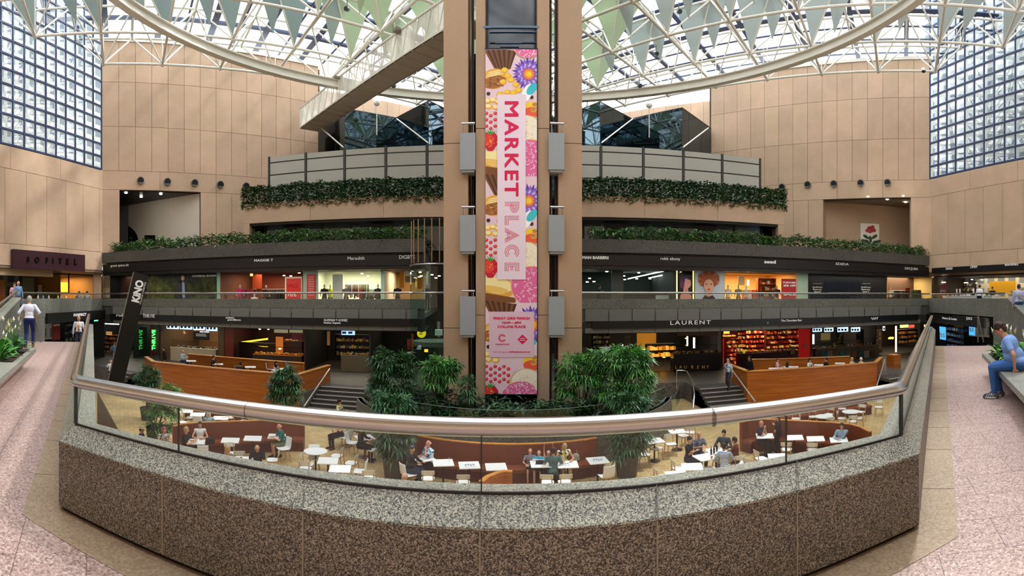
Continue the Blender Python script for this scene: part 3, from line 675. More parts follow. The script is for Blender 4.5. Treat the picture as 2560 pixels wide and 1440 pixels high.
def clip(poly):
    def cl(ps, f, g):
        out = []
        for i, p in enumerate(ps):
            q = ps[(i+1) % len(ps)]; fp, fq = f(p), f(q)
            if fp >= 0: out.append(p)
            if fp*fq < 0: t = fp/(fp-fq); out.append((p[0]+(q[0]-p[0])*t, p[1]+(q[1]-p[1])*t))
        return out
    for f in (lambda p: p[0]-1214, lambda p: 1342.5-p[0], lambda p: p[1]-124, lambda p: 985-p[1]):
        poly = cl(poly, f, None)
        if len(poly) < 3: return None
    return poly
def bp(poly, c, bump=True):
    q = clip(poly)
    if not q: return
    lay[0] += 1
    kz = -.003-lay[0]*.00003
    art.mat(PI_[c]).add([(tx(x, BNY), kz, bz(y)-bzo) for x, y in q], [tuple(range(len(q)))])
def el(cx, cy_, a, b, c, rot=0, n=18, jit=0, bump=True):
    r_ = rnd.random
    bp([(cx+(a*math.cos(t)*math.cos(rot)-b*math.sin(t)*math.sin(rot))*(1+jit*(r_()-.5)), cy_+(a*math.cos(t)*math.sin(rot)+b*math.sin(t)*math.cos(rot))*(1+jit*(r_()-.5))) for t in [2*PI*i/n for i in range(n)]], c, bump)
def donut(cx, cy_, R_, k=1.0):
    el(cx, cy_, R_*1.04, R_*1.04*k, 'f0c46a'); el(cx, cy_, R_, R_*k, 'e46aa0', jit=.05)
    for i in range(int(R_*1.7)):
        a, q, t = rnd.random()*6.28, math.sqrt(rnd.random())*R_*.92, rnd.random()*6.28
        x, y = cx+q*math.cos(a), cy_+q*math.sin(a)*k; dx, dy = 3*math.cos(t), 3*math.sin(t)
        bp([(x-dx+dy*.25, y-dy-dx*.25), (x+dx+dy*.25, y+dy-dx*.25), (x+dx-dy*.25, y+dy+dx*.25), (x-dx-dy*.25, y-dy+dx*.25)], 'f7dfe6', False)
    lay[0] += 1
def flower(cx, cy_, R_):
    for ring, (c, rad, n) in enumerate((('5f3ea8', 1, 15), ('8b62c8', .92, 15), ('c9b4ea', .66, 13), ('8b62c8', .55, 12))):
        for i in range(n):
            a = 2*PI*(i+ring*.5)/n; dx, dy = math.cos(a), math.sin(a); w_ = R_*.13
            bp([(cx+dx*R_*.1-dy*w_*.3, cy_+dy*R_*.1+dx*w_*.3), (cx+dx*R_*.6*rad-dy*w_, cy_+dy*R_*.6*rad+dx*w_), (cx+dx*R_*rad, cy_+dy*R_*rad), (cx+dx*R_*.6*rad+dy*w_, cy_+dy*R_*.6*rad-dx*w_)], c, i == 0)
    for c, k in (('e23a2e', .42), ('f59a1e', .36), ('f7cf2e', .2)):
        bp([(cx+R_*k*(1 if i % 2 else .6)*math.cos(PI*i/14), cy_+R_*k*(1 if i % 2 else .6)*math.sin(PI*i/14)) for i in range(28)], c)
def wrapper(x0, y0, x1, y1, x2, y2, x3, y3):
    n = 12
    for i in range(n):
        t0, t1 = i/n, (i+1)/n; L_ = lambda a, b, t: a+(b-a)*t
        bp([(L_(x0,x1,t0), L_(y0,y1,t0)), (L_(x0,x1,t1), L_(y0,y1,t1)), (L_(x3,x2,t1), L_(y3,y2,t1)), (L_(x3,x2,t0), L_(y3,y2,t0))], ('7a4a24', '4a2c18')[i % 2], i == 0)
def straw(cx, cy_, R_):
    bp([(cx-R_*.95, cy_-R_*.4), (cx-R_*.5, cy_-R_), (cx+R_*.5, cy_-R_), (cx+R_*.95, cy_-R_*.4), (cx+R_*.85, cy_+R_*.4), (cx+R_*.3, cy_+R_*1.2), (cx-R_*.3, cy_+R_*1.2), (cx-R_*.85, cy_+R_*.4)], 'c8102e')
    el(cx-R_*.2, cy_-R_*.1, R_*.6, R_*.75, 'e23a2e')
    for i in range(26): a, q = rnd.random()*6.28, rnd.random()*R_*.8; el(cx+q*math.cos(a), cy_+q*math.sin(a), .8, 1.1, 'f7cf2e', n=5, bump=False)
    for i in range(7): a = PI+PI*i/6; bp([(cx-3, cy_-R_*.8), (cx+math.cos(a)*R_*.9, cy_-R_*.95+math.sin(a)*R_*.6), (cx+3, cy_-R_*.8)], '3f9a3a')
def berries(pts):
    for x, y in pts: el(x, y, 4.6, 4.2, 'c8102e'); el(x, y-.5, 3.2, 2.8, 'e23a2e', bump=False); el(x-1, y-1.4, 1.1, .8, 'f7dfe6', n=6)
def popcorn(pts, c='f0c46a', s=7):
    for x, y in pts: el(x, y, s, s*.8, 'e6a93c', jit=.2); el(x-1, y-1.5, s*.75, s*.55, c, jit=.3); 
def puff(cx, cy_, a, b):
    el(cx, cy_, a, b, 'd9b98a', jit=.06, n=24); el(cx, cy_, a*.93, b*.93, 'f5ead2', jit=.08, n=24)
    for i in range(40):
        t, q = rnd.random()*6.28, rnd.random()*.85; x, y = cx+a*q*math.cos(t), cy_+b*q*math.sin(t); d = rnd.random()*3.14; l = 4+rnd.random()*6
        bp([(x, y), (x+l*math.cos(d), y+l*math.sin(d)), (x+l*math.cos(d)+1.2, y+l*math.sin(d)+1)], rnd.choice(('b98750','d9b98a','e6a93c')), False)
    lay[0] += 1
def baklava(cx, cy_, a, b):
    el(cx, cy_, a, b, 'e6a93c', rot=-.2); el(cx, cy_+b*.3, a*.9, b*.62, 'a5652a', rot=-.2, jit=.1)
    for i in range(22): el(cx+(rnd.random()-.5)*a*1.5, cy_+b*.3+(rnd.random()-.5)*b*.9, 3, 2.2, rnd.choice(('7a4a24','e6a93c','b98750')), jit=.5, n=6, bump=False)
    lay[0] += 1
    for i in range(3): el(cx, cy_-b*(.35+.18*i), a*(.8-.12*i), 1.6, 'fbe9a8', rot=-.2)
for k in (0, 317, 633):
    y = k
    bp([(1213, 124+y), (1343, 124+y), (1343, 441+y), (1213, 441+y)], 'e9cbd6')
    el(1245, 402+y, 44, 26, 'e6a93c', rot=.15); el(1240, 396+y, 42, 20, 'fbe9a8', rot=.15); el(1236, 406+y, 36, 8, 'f0c46a', rot=.15)   # custard
    bp([(1213, 415+y), (1290, 428+y), (1288, 446+y), (1213, 440+y)], '7a4a24')
    wrapper(1206, 434+y, 1292, 444+y, 1276, 490+y, 1240, 496+y); wrapper(1206, 117+y, 1292, 127+y, 1276, 173+y, 1240, 179+y)
    flower(1322, 185+y, 44); baklava(1236, 197+y, 32, 26)
    popcorn([(1262, 176+y), (1270, 190+y), (1258, 205+y), (1290, 212+y), (1296, 226+y), (1284, 232+y), (1268, 231+y), (1250, 236+y), (1278, 200+y)], 'f7cf2e', 9)
    popcorn([(1220, 252+y), (1233, 250+y), (1246, 254+y), (1222, 266+y), (1240, 268+y)], 'fbe9a8', 9)
    el(1221, 234+y, 5, 5, '4a2c18'); el(1329, 243+y, 5, 5, '4a2c18'); el(1318, 232+y, 12, 24, 'ffffff', rot=.4); el(1330, 222+y, 10, 18, '3ec3d2', rot=.7)
    el(1330, 272+y, 22, 18, 'f7cf2e'); el(1332, 280+y, 24, 13, 'ef5a3c'); popcorn([(1338, 262+y), (1334, 274+y)], 'b98750', 8)
    berries([(1216+11*i, 283+6*(i % 2)+2*j+14*j+y) for i in range(6) for j in range(3)])
    puff(1316, 325+y, 42, 38); donut(1328, 398+y, 50, .98 if k else .98); straw(1226, 352+y, 21)
    if k == 633: el(1300, 985, 45, 22, 'e46aa0')
donut(1318, 122, 32, .7); flower(1330, 812, 50)
for c, (x0, y0, x1, y1) in (('e9cbd6', (1213.5, 983, 1215, 984)),): bp([(x0,y0),(x1,y0),(x1,y1),(x0,y1)], c)
donut(1302, 975, 36, .6)
art.build('printed_collage', PM, ban)
lay0 = -.003-(lay[0]+40)*.00003
pk = mat('ecd9e6', .6, name='pale_pink_print'); crim = mat('d80f50', .55, name='crimson_print')
def bbox(x0, y0, x1, y1, k, m, name): return MB().box(((tx(x0,BNY)+tx(x1,BNY))/2, lay0-k, (bz(y0)+bz(y1))/2-bzo), (tx(x1,BNY)-tx(x0,BNY), .003, bz(y0)-bz(y1))).build(name, m, ban)
bbox(1243.5, 237, 1314, 699, .004, pk, 'title_panel'); bbox(1223, 779, 1335, 893, .004, mat('dcbccd', .6), 'date_panel')
def btext(s, cx, cy_, hpx, wpx, m=crim, rot=0, off=0, sp=1.0, name='lettering'):
    o = text(s, hpx/F*BNY/.72, (0,0,0), (PI/2, rot, 0), m, ban, name, ext=.001, off=off, sp=sp)
    xs = [v.co.x for v in o.data.vertices]; wd = max(xs)-min(xs); k = wpx/F*BNY/wd; ys = [v.co.y for v in o.data.vertices]; hh = max(ys)-min(ys)
    o.data.transform(Matrix.Diagonal((k, hpx/F*BNY/hh, 1, 1)) @ Matrix.Translation((-(max(xs)+min(xs))/2, -(max(ys)+min(ys))/2, 0)))
    o.location = (tx(cx, BNY), lay0-.008, bz(cy_)-bzo); return o
btext('MARKET', 1279, 373, 35, 238, rot=PI/2, off=.022, sp=1.18, name='title_lettering')
# PLACE in triple-line letters (rotated to read downward)
ml = MB()
def stroke(pts, wdt=1.25, closed=False):
    for (a, b), (c, d) in zip(pts[:-1], pts[1:]):
        l = math.hypot(c-a, d-b) or 1; nx, ny = -(d-b)/l*wdt/2, (c-a)/l*wdt/2
        ex, ey = (c-a)/l*wdt/2, (d-b)/l*wdt/2
        q = [(a-ex+nx, b-ey+ny), (c+ex+nx, d+ey+ny), (c+ex-nx, d+ey-ny), (a-ex-nx, b-ey-ny)]
        ml.add([(tx(x, BNY), lay0-.009-(len(ml.f) % 9)*.0003, bz(y)-bzo) for x, y in q], [(3,2,1,0)])
def LT(letter, y0, y1):      # letter box: u along reading direction (0..1 -> y0..y1), v cap height 0..1 -> x 1262..1297
    H_ = y1-y0
    def T(u, v): return (1262.5+v*34.5, y0+u)
    g = 4.1
    for i in range(3):
        o = i*g; p = o/34.5
        if letter == 'P':
            stroke([T(o, 0), T(o, 1-p)]); stroke([T(o, 1-p)]+[T(H_-16+(16-o)*math.sin(a), .69+(.31-p)*math.cos(a)) for a in [j*PI/10 for j in range(11)]]+[T(o if i else 8, .38+p)])
        if letter == 'L': stroke([T(o, 1), T(o, p), T(H_, p)])
        if letter == 'A': stroke([T(o, 0), T(H_/2, 1-p*1.6)]); stroke([T(H_-o, 0), T(H_/2, 1-p*1.6)]); 
        if letter == 'A' and i < 2: stroke([T(9+o*.3, .18+p), T(H_-9-o*.3, .18+p)])
        if letter == 'C': stroke([T(H_/2+(H_/2-o)*math.cos(a), .5+(.5-p)*math.sin(a)) for a in [.75+j*(2*PI-1.5)/20 for j in range(21)]])
        if letter == 'E':
            stroke([T(H_, 1-p), T(o, 1-p), T(o, p), T(H_, p)]);
            if i < 2: stroke([T(9, .44+p), T(H_-2, .44+p)])
for l, a, b in (('P', 506, 531), ('L', 541, 563), ('A', 571, 606), ('C', 613, 646), ('E', 658, 678)): LT(l, a, b)
ml.build('inline_lettering', crim, ban)
for s, y, h, wd, o in (('FRIDAY 23RD MARCH', 795.5, 6.6, 91, .02), ('10AM \u2013 6PM', 806.5, 6, 47, .02), ('COLLINS PLACE', 816.5, 6.4, 70, .02), ('COLLINS PLACE ', 860.5, 3.2, 35, .01)):
    btext(s, 1279 if 'E ' not in s else 1255.5, y, h, wd, off=o)
btext('find out more', 1250.5, 879.5, 4.2, 35); btext('collinsplace.com.au', 1298, 879.5, 4.2, 54, off=.02)
mc = MB()
for rad, wd in ((9.2, 1.1), (7.6, 1.1), (6.0, 1.1)):
    pts = [(1255.5+rad*math.cos(a), 845+rad*math.sin(a)) for a in [.5+j*(2*PI-1.0)/24 for j in range(25)]]
    for (a, b), (c, d) in zip(pts[:-1], pts[1:]):
        l = math.hypot(c-a, d-b); nx, ny = -(d-b)/l*wd/2, (c-a)/l*wd/2; mc.add([(tx(x,BNY), lay0-.008, bz(y)-bzo) for x, y in ((a+nx,b+ny),(c+nx,d+ny),(c-nx,d-ny),(a-nx,b-ny))], [(0,1,2,3)])
mc.build('round_logo', crim, ban); mc = MB(); mc.add([(tx(x,BNY), lay0-.008, bz(y)-bzo) for x, y in ((1306,836),(1319,848.5),(1306,861),(1293.5,848.5))], [(0,1,2,3)])
mc.build('diamond_logo', crim, ban)
bbox(1300, 845.5, 1312, 846.8, .010, pk, 'diamond_print'); bbox(1299, 850, 1313, 851.3, .010, pk, 'diamond_print')
# ================================================================ galleries, planters, hedges
FL = Plane((-27.1, 25.1), (-4.4, 27.45)); FR = Plane((4.1, 27.65), (29.6, 26.6))
TLn = Plane((-17.07, 28.5), (-2.5, 30.15)); TRn = Plane((2.5, 30.15), (17.5, 28.7))
uFL = (0, FL.u(1062)); uFR = (FR.u(1440), FR.u(2325)); 
# leaf masses ------------------------------------------------------------
LM = {}
def leafmats(nm, cs):
    return [mat(c, .45, 0, .4, name=nm+'_'+c) for c in cs]
DARKL = leafmats('leaf', ('263f2a', '365a39', '4b754b', '6a9661')); MIDL = leafmats('leaf', ('2b4d2c', '3f6a39', '5a8a4b', '84ad62'))
def leaf(mb, p, d, up, l, w_, droop=.25):
    d = d.normalized(); s_ = d.cross(up); s_ = s_.normalized() if s_.length > .01 else Vector((1,0,0))
    m1 = p+d*l*.5+Vector((0,0,-droop*.12*l)); e = p+d*l+Vector((0,0,-droop*l))
    mb.add([p, m1-s_*w_/2, e, m1+s_*w_/2], [(0,1,2,3)])
def rv(r_, z0=-.5, z1=1): a = r_.random()*2*PI; return Vector((math.cos(a), math.sin(a), z0+(z1-z0)*r_.random()))
def mass(name, pts_fn, n, size, mats, label, cat='plants', seed=3, parent=None, lw=.35):
    r_ = random.Random(seed); mb = MB()
    for i in range(n):
        p = pts_fn(r_, i/n); mb.mat(r_.choice((0,0,1,1,1,2,2,3)) % len(mats)); l = size*(.6+.8*r_.random())
        leaf(mb, p, rv(r_), Vector((0,0,1)), l, l*lw)
    o = mb.build(name, mats, parent); return tag(o, label, cat, kind='stuff')
# level-two planter fronts, sign bands, gallery edge and soffits ----------
def along(pl, u0, u1, prof, name, m, st=True, parent=None):
    mb = MB()
    for (k0, k1, z0, z1) in prof: mb.wallbox(pl, u0, u1, z0, z1, k0, k1)
    return struct(name, mb, m) if st else mb.build(name, m, parent)
for nm, pl, (u0, u1), zb, pb in (('west', FL, uFL, .42, 0), ('east', FR, uFR, .28, 1)):
    along(pl, u0, u1, [(-.25, .05, 4.15, 4.9), (-.9, -.75, 4.3, 4.85), (-.8, -.2, 4.15, 4.6)], 'trim_planter_'+nm, M['granite_dark'])
    along(pl, u0, u1, [(-5.5, -.2, 3.35, 4.16)], 'ceiling_gallery_'+nm, mat('3b3936', .7))
    sgn = empty('shop_sign_band', (0,0,0), 'long black sign band with shop names above the upper shops, '+nm+' side', 'sign')
    along(pl, u0+.05, u1, [(-.18, .0, 3.42, 4.02)], 'sign_board', M['black'], False, sgn); along(pl, u0+.05, u1, [(-.3, -.06, 3.2, 3.4)], 'lower_band', mat('1c1c1e', .3), False, sgn)
    if nm == 'west':
        for s_, x, y, h, wd in (('great space.de', 299, 663.5, 6, 45), ('MAGGIE T', 659, 651, 6, 47), ('Meredith', 890, 646, 8.5, 42), ('DIGBYS', 1017.5, 643, 9, 39)): ptext(pl, s_, x, y, h, M['white'], sgn, .005, wpx=wd, off=.004 if s_ in ('MAGGIE T',) else 0)
    else:
        for s_, x, y, h, wd in (('MAN BARBERS', 1489, 644.5, 7, 66), ('rokk ebony', 1676, 647, 8, 49), ('seed', 1925, 655, 8, 29), ('EDIDA', 2106, 660.5, 6, 32), ('DECJUBA', 2279, 672, 6, 33)): ptext(pl, s_, x, y, h, M['white'], sgn, .005, wpx=wd, off=.012 if s_ in ('seed', 'MAN BARBERS') else 0)
    # gallery floor, granite upstand, fascia panels, lower sign bar
    along(pl, u0, u1, [(-16, -.1, .45, .75)], 'floor_gallery_'+nm, M['granite_far'])
    along(pl, u0-.2, u1, [(-.14, .06, .98, 1.52)], 'trim_upstand_'+nm, M['granite_far'])
    ue0, ue1 = (pl.u(283), pl.u(1045)) if nm == 'west' else (pl.u(1462), pl.u(2300))
    fp = MB(); n = 20
    st_ = 1.35; x = ue0
    along(pl, u0, u1, [(-.14, 0, zb-.1, .98)], 'trim_fascia_'+nm, M['granite_dark'])
    while x < ue1-.1: fp.wallbox(pl, x+.015, min(x+st_, ue1)-.015, zb+.0, .965, .0, .07); fp.wallbox(pl, x+.015, min(x+st_, ue1)-.015, zb-.68, zb-.4, -.1, .03); x += st_
    struct('trim_fascia_panels_'+nm, fp, M['greyp'])
    al = MB(); x = ue0+st_
    while x < ue1-.5: al.wallbox(pl, x-.03, x+.03, zb-.02, .74, .07, .1); x += st_
    struct('trim_fascia_clips_'+nm, al, mat('3f403e', .6))
    along(pl, u0, u1, [(-6, -.05, zb-.72, zb-.6), (-.2, 0, zb-.62, zb-.05)], 'ceiling_lower_'+nm, mat('2a2826', .7))
    sg2 = empty('shop_sign_bar', (0,0,0), 'long black sign bar with food shop names above the lower shops, '+nm+' side', 'sign')
    ub0, ub1 = (pl.u(278), pl.u(1063)) if nm == 'west' else (pl.u(1480), pl.u(2292))
    along(pl, ub0, ub1, [(-.05, .14, zb-.43, zb)], 'sign_board', M['black'], False, sg2)
    if nm == 'west':
        for s_, x, y, h, wd in (('rol', 302, 788, 8, 16), ('THR1VE', 375, 790, 9, 30), ('asian', 577, 794, 4, 21), ('pavilion', 588, 799.5, 4, 33), ('GUZMAN Y GOMEZ', 840.5, 800.5, 5.5, 59), ('Mexican Taqueria', 832, 807, 4, 42)): ptext(pl, s_, x, y, h, M['white'], sg2, .145, wpx=wd, off=.006)
    else:
        for s_, x, y, h, wd in (('LAURENT', 1725, 806.5, 10, 101), (':', 1917, 806, 6, 2.5), ('The Chocolate Box', 1976, 801, 5, 52)): ptext(pl, s_, x, y, h, M['white'], sg2, .145, wpx=wd, off=.004, sp=1.3 if s_ == 'LAURENT' else 1)
        m_ = MB(); q = pl.off(.16); m_.tube([q.at(2178+i*.9, 797-3*math.sin(i*1.1)-i*.08) for i in range(20)], .025, 5); m_.build('script_logo', M['white'], sg2)
    # gallery rail
    rl = empty('gallery_rail', (0,0,0), 'slim steel handrail on clear glass along the upper shop gallery, '+nm+' side', 'railing')
    MB().tube([pl.pt(u0, 1.88, -.02), pl.pt(u1, 1.88, -.02)], .055, 10).build('handrail', M['steel_b'], rl, smooth='auto')
    gm = MB(); x = u0
    while x < u1-.2: gm.wallbox(pl, x+.01, min(x+1.8, u1)-.01, 1.5, 1.84, -.06, -.045); x += 1.8
    gm.build('glass_panes', M['glass'], rl)
    # level-two rail behind plants
    r2 = empty('planter_rail', (0,0,0), 'thin dark rail on posts behind the upper planting, '+nm+' side', 'railing')
    m_ = MB(); m_.tube([pl.pt(u0+1.5, 5.55, -.95), pl.pt(u1, 5.55, -.95)], .025, 6); x = u0+1.5
    while x < u1: m_.tube([pl.pt(x, 4.8, -.95), pl.pt(x, 5.55, -.95)], .02, 5); x += 1.6
    m_.build('rail', mat('3c3f3c', .5), r2)
    along(pl, u0, u1, [(-16, -.9, 4.55, 4.62)], 'floor_level_two_'+nm, M['granite_far'])
    LN = u1-u0
    for (z_, k_, e_) in ((3.3, -1.6, 70), (-.35, -2.4, 60)):
        for j in range(3): L2 = bpy.data.lights.new('walkway_fill', 'AREA'); L2.shape = 'RECTANGLE'; L2.size = LN/3.4; L2.size_y = .6; L2.energy = e_; L2.color = (1,.93,.82); o = bpy.data.objects.new('walkway_fill', L2); COL.objects.link(o); o.location = pl.pt(u0+LN*(j+.5)/3, z_, k_); o.rotation_euler = (0, 0, pl.ang())  # added fill under the soffits to brighten the shopfronts, no visible fittings
    def f1(r_, t, pl=pl, u0=u0, u1=u1): 
        u = u0+.8+(u1-u0-.8)*r_.random(); h = .56+.22*noise.noise(Vector((u*.9, 3, 0)))+.2*noise.noise(Vector((u*3, 8, 0)))
        return pl.pt(u, 4.8+max(.12, h)*r_.random()**.8*1.35, -.15-.5*r_.random()+(.15 if r_.random() < .15 else 0))
    mass('trailing_foliage', f1, int(LN*230), .32, MIDL, 'row of leafy green plants spilling over the dark granite planter above the upper shops, '+nm+' side', seed=11, lw=.24)
    # tan fascia with hedge, recessed windows
for nm, pl, u0, u1, h0, h1 in (('west', TLn, 0, TLn.u(1150), 0, 1), ('east', TRn, TRn.u(1420), TRn.u(1960), 0, 1)):
    fr = MB(); panels(pl, rng(u0, u1, 5.4), 6.5, 7.8, fr, .05); fr.wallbox(pl, u0, u1, 6.5, 7.8, -.4, 0); struct('wall_terrace_'+nm, fr, M['tan'])
    ee = u0 if nm == 'west' else u1; sg = 1 if nm == 'west' else -1
    fr = MB(); fr.wallbox(pl, ee, ee+sg*.45, 4.6, 6.5, -.4, .04); fr.wallbox(pl, ee, ee+sg*.2, 4.6, 7.8, -6, -.4); struct('wall_terrace_return_'+nm, fr, M['tan'])
    along(pl, u0, u1, [(-9, -.1, 6.35, 6.5)], 'ceiling_terrace_'+nm, M['black']); along(pl, u0, u1, [(-9, -.4, 7.5, 7.7)], 'floor_terrace_'+nm, M['granite_far'])
    along(pl, u0, u1, [(-1.6, -1.5, 4.6, 6.4)], 'window_terrace_'+nm, mat('59646a', .03, 1, .9, name='recess_mirror'))
    mb = MB()
    for i in range(7): a = u0+(u1-u0)*(i+.5)/7; mb.wallbox(pl, a-(.7 if i % 3 == 1 else .06), a+(.7 if i % 3 == 1 else .06), 4.6, 6.4, -1.5, -1.4)
    struct('trim_window_posts_'+nm, mb, M['black'])
    def f2(r_, t, pl=pl, u0=u0, u1=u1, ee=ee, sg=sg):
        u = u0-(.15 if nm == 'west' else 0)+(u1-u0+.15)*r_.random(); b = .17*noise.noise(Vector((u*.7, 1, 0)))+.12*noise.noise(Vector((u*2.4, 5, 0)))
        q = r_.random()
        z = 7.45+.15*noise.noise(Vector((u*2, 9, 0)))+(1.45+b)*q; return pl.pt(u, z, -.1+.28*(r_.random()-.2)*(1.2-abs(q-.5)))
    mass('hedge', f2, int((u1-u0)*1000), .2, DARKL, 'dense dark green hedge hanging along the tan terrace edge, '+nm+' side', 'hedge', seed=21, lw=.55)
    r3 = empty('terrace_rail', (0,0,0), 'dark metal rail inside the terrace hedge, '+nm+' side', 'railing'); m_ = MB()
    m_.tube([pl.pt(u0, 8.75, -.3), pl.pt(u1, 8.75, -.3)], .03, 6); x = u0+.1
    while x < u1: m_.tube([pl.pt(x, 7.7, -.3), pl.pt(x, 8.75, -.3)], .025, 5); x += 1.3
    m_.wallbox(pl, u0, u1, 7.62, 7.8, -.2, .06) if 0 else None
    m_.build('rail', mat('33373a', .5), r3)
# metal screens behind the hedge
for nm, a, b, xs in (('west', (-17.1, 32.2), (-2, 33.3), (673,765,862,965,1068,1160)), ('east', (2, 33.3), (17.6, 32.4), (1400,1502,1608,1708,1805,1900))):
    pl = Plane(a, b); r_ = empty('privacy_screen', (0,0,0), 'pale grey metal screen between dark posts behind the '+nm+' terrace hedge', 'screen')
    us = [pl.u(x) for x in xs]; zt = 11.85; m_ = MB(); g_ = MB()
    for u0, u1 in zip(us[:-1], us[1:]):
        for i, (z0, z1) in enumerate(((11.45, zt), (10.55, 11.4), (9.65, 10.5), (8.0, 9.6))): o = MB(); o.wallbox(pl, u0+.1, u1-.1, z0+.02, z1-.02, 0, .05); o.build('screen_panel', M['screen'], r_)
    for u in us: m_.wallbox(pl, u-.06, u+.06, 7.7, zt+.05, -.05, .09)
    m_.wallbox(pl, us[0], us[-1], 8, zt-.03, -.02, 0)
    m_.build('posts', mat('45433f', .5, .5), r_)
    along(pl, us[0]+.1, us[-1]-.1, [(-9, -.1, 7.5, 7.7)], 'floor_top_'+nm, M['granite_far'])
# tan structure between terrace end and tall wall, behind
# side stair towers: gallery parapets toward the camera on both sides
GL_ = Plane((-26.9, 24.9), (-22.5, 14.8)); GR_ = Plane((29.4, 26.4), (24.6, 16.2))
for nm, pl, xe, xs_ in (('west', GL_, 50, 33), ('east', GR_, 2520, 2530)):
    u1 = pl.u(xe); mb = MB(); n = max(1, round(u1/.95))
    fr = MB()
    for a, b in zip(rng(0, u1, .95)[:-1], rng(0, u1, .95)[1:]): fr.wallbox(pl, a+.006, b-.006, .42, 1.55, 0, .05)
    fr.wallbox(pl, 0, u1, .45, 1.54, -.25, 0); struct('wall_stair_'+nm, fr, M['granite_far'])
    # solid granite wall beside the opening (under the stair)
    ua = pl.u(110 if nm == 'west' else 2485)
    fr = MB(); fr.wallbox(pl, ua, u1+1.2, -3.4, .45, -.25, .05); struct('wall_stair_lower_'+nm, fr, M['granite_far'])
    along(pl, 0, ua+.6, [(-14, -.1, .45, .75)], 'floor_side_gallery_'+nm, M['granite_far']); along(pl, 0, ua, [(-14, -.3, .3, .45)], 'ceiling_side_'+nm, mat('2a2826', .7))
    sb = empty('shop_sign_bar', (0,0,0), 'black sign bar over the '+('pharmacy and sportswear' if nm == 'west' else 'newsagent and lotto')+' shop beyond the walkway', 'sign')
    ub0 = pl.u(258 if nm == 'west' else 2308); ub1 = pl.u(112 if nm == 'west' else 2467)
    zt_ = pl.z(185 if nm == 'west' else 2390, 779 if nm == 'west' else 790); along(pl, ub0, ub1, [(.05, .2, zt_-.62, zt_)], 'sign_board', M['black'], False, sb)
    if nm == 'west': ptext(pl, 'PHARMACY', 193, 787, 7, M['white'], sb, .21, wpx=32, off=.01)
    else:
        for s_, x, h, wd in (('News & Lotto', 2380, 5.5, 37), ('JUICE', 2430, 6, 15)): ptext(pl, s_, x, 796.5, h, M['white'], sb, .21, wpx=wd, off=.006)
    rl = empty('gallery_rail', (0,0,0), 'slim steel handrail over the granite gallery wall by the '+('hotel' if nm == 'west' else 'cafe')+' entrance', 'railing')
    MB().tube([pl.pt(0, 1.87, -.05), pl.pt(u1-.3, 1.87, -.05)], .05, 10).build('handrail', M['steel_b'], rl, smooth='auto')
    gm = MB(); gm.wallbox(pl, 0, u1-.3, 1.5, 1.84, -.08, -.065); gm.build('glass_panes', M['glass'], rl)
    # stair rising from the deck beside the camera side up to the gallery
    e = pl.pt(u1, 0, 0); d2 = Vector((pl.d.x, pl.d.y, 0)); sx = -1 if nm == 'west' else 1
    top = rr(50 if nm == 'west' else 2520, 22, 1.6); bot = rr(-60 if nm == 'west' else 2640, 13.2, 0)
    sd = (bot-top); sd.z = 0; L_ = sd.length; sd.normalize(); sn = Vector((sd.y, -sd.x, 0)); 
    if sn.x*sx < 0: sn = -sn
    sf = MB(); V_ = [top+Vector((0,0,-.05)), bot+Vector((0,0,.35)), Vector((bot.x, bot.y, -1.0)), Vector((top.x, top.y, -3.4))]
    sf.add([tuple(v) for v in V_]+[tuple(v+sn*.3) for v in V_], [(0,1,2,3),(7,6,5,4),(0,4,5,1),(1,5,6,2),(2,6,7,3),(3,7,4,0)]); struct('wall_stair_side_'+nm, sf, M['granite_far'])
    cp = MB(); W3 = [top+Vector((0,0,-.04)), bot+Vector((0,0,.36))]; cp.add([tuple(W3[0]-sn*.05), tuple(W3[1]-sn*.05), tuple(W3[1]+sn*.35), tuple(W3[0]+sn*.35)]+[tuple(v+Vector((0,0,.06))) for v in (W3[0]-sn*.05, W3[1]-sn*.05, W3[1]+sn*.35, W3[0]+sn*.35)], [(3,2,1,0),(4,5,6,7),(0,1,5,4),(1,2,6,5),(2,3,7,6),(3,0,4,7)]); struct('trim_stair_coping_'+nm, cp, M['granite_top'])
    sr = empty('stair_rail', (0,0,0), 'steel and glass handrail sloping down the stair from the '+('hotel' if nm == 'west' else 'cafe')+' gallery', 'railing')
    MB().tube([top+sn*.15+Vector((0,0,.3)), bot+sn*.15+Vector((0,0,.85))], .05, 10).build('handrail', M['steel_b'], sr, smooth='auto')
    g4 = MB(); q0, q1 = top+sn*.15, bot+sn*.15; g4.add([q0+Vector((0,0,.02)), q1+Vector((0,0,.42)), q1+Vector((0,0,.8)), q0+Vector((0,0,.26))], [(0,1,2,3)]); g4.build('glass_panes', M['glass_g'], sr)
    ss = MB(); nst = 10
    for i in range(nst): t0 = i/nst; c = top+sd*(L_*(t0+.5/nst))+sn*1.9; ss.box((c.x, c.y, (.75*(1-t0))/2-.2), (L_/nst, 3.2, .75*(1-t0)+.4), math.atan2(sd.y, sd.x))
    struct('floor_stair_'+nm, ss, M['granite_far'])
# hotel sign
hs = empty('hotel_sign', (0,0,0), 'dark maroon sign panel with raised glossy letters on the tan wall above the hotel entrance', 'sign')
pl = AL; mb = MB(); mb.wallbox(pl, pl.u(205), pl.u(26), 3.42, 4.6, 0, .3); mb.build('sign_panel', mat('3b2027', .4), hs)
for s_, x in zip('SOFITEL', (62, 84, 109, 124, 142, 160, 180)): ptext(pl, s_, x, 650+(x-62)*.05, 14, M['blackm'], hs, .3, ext=.05, off=.012)
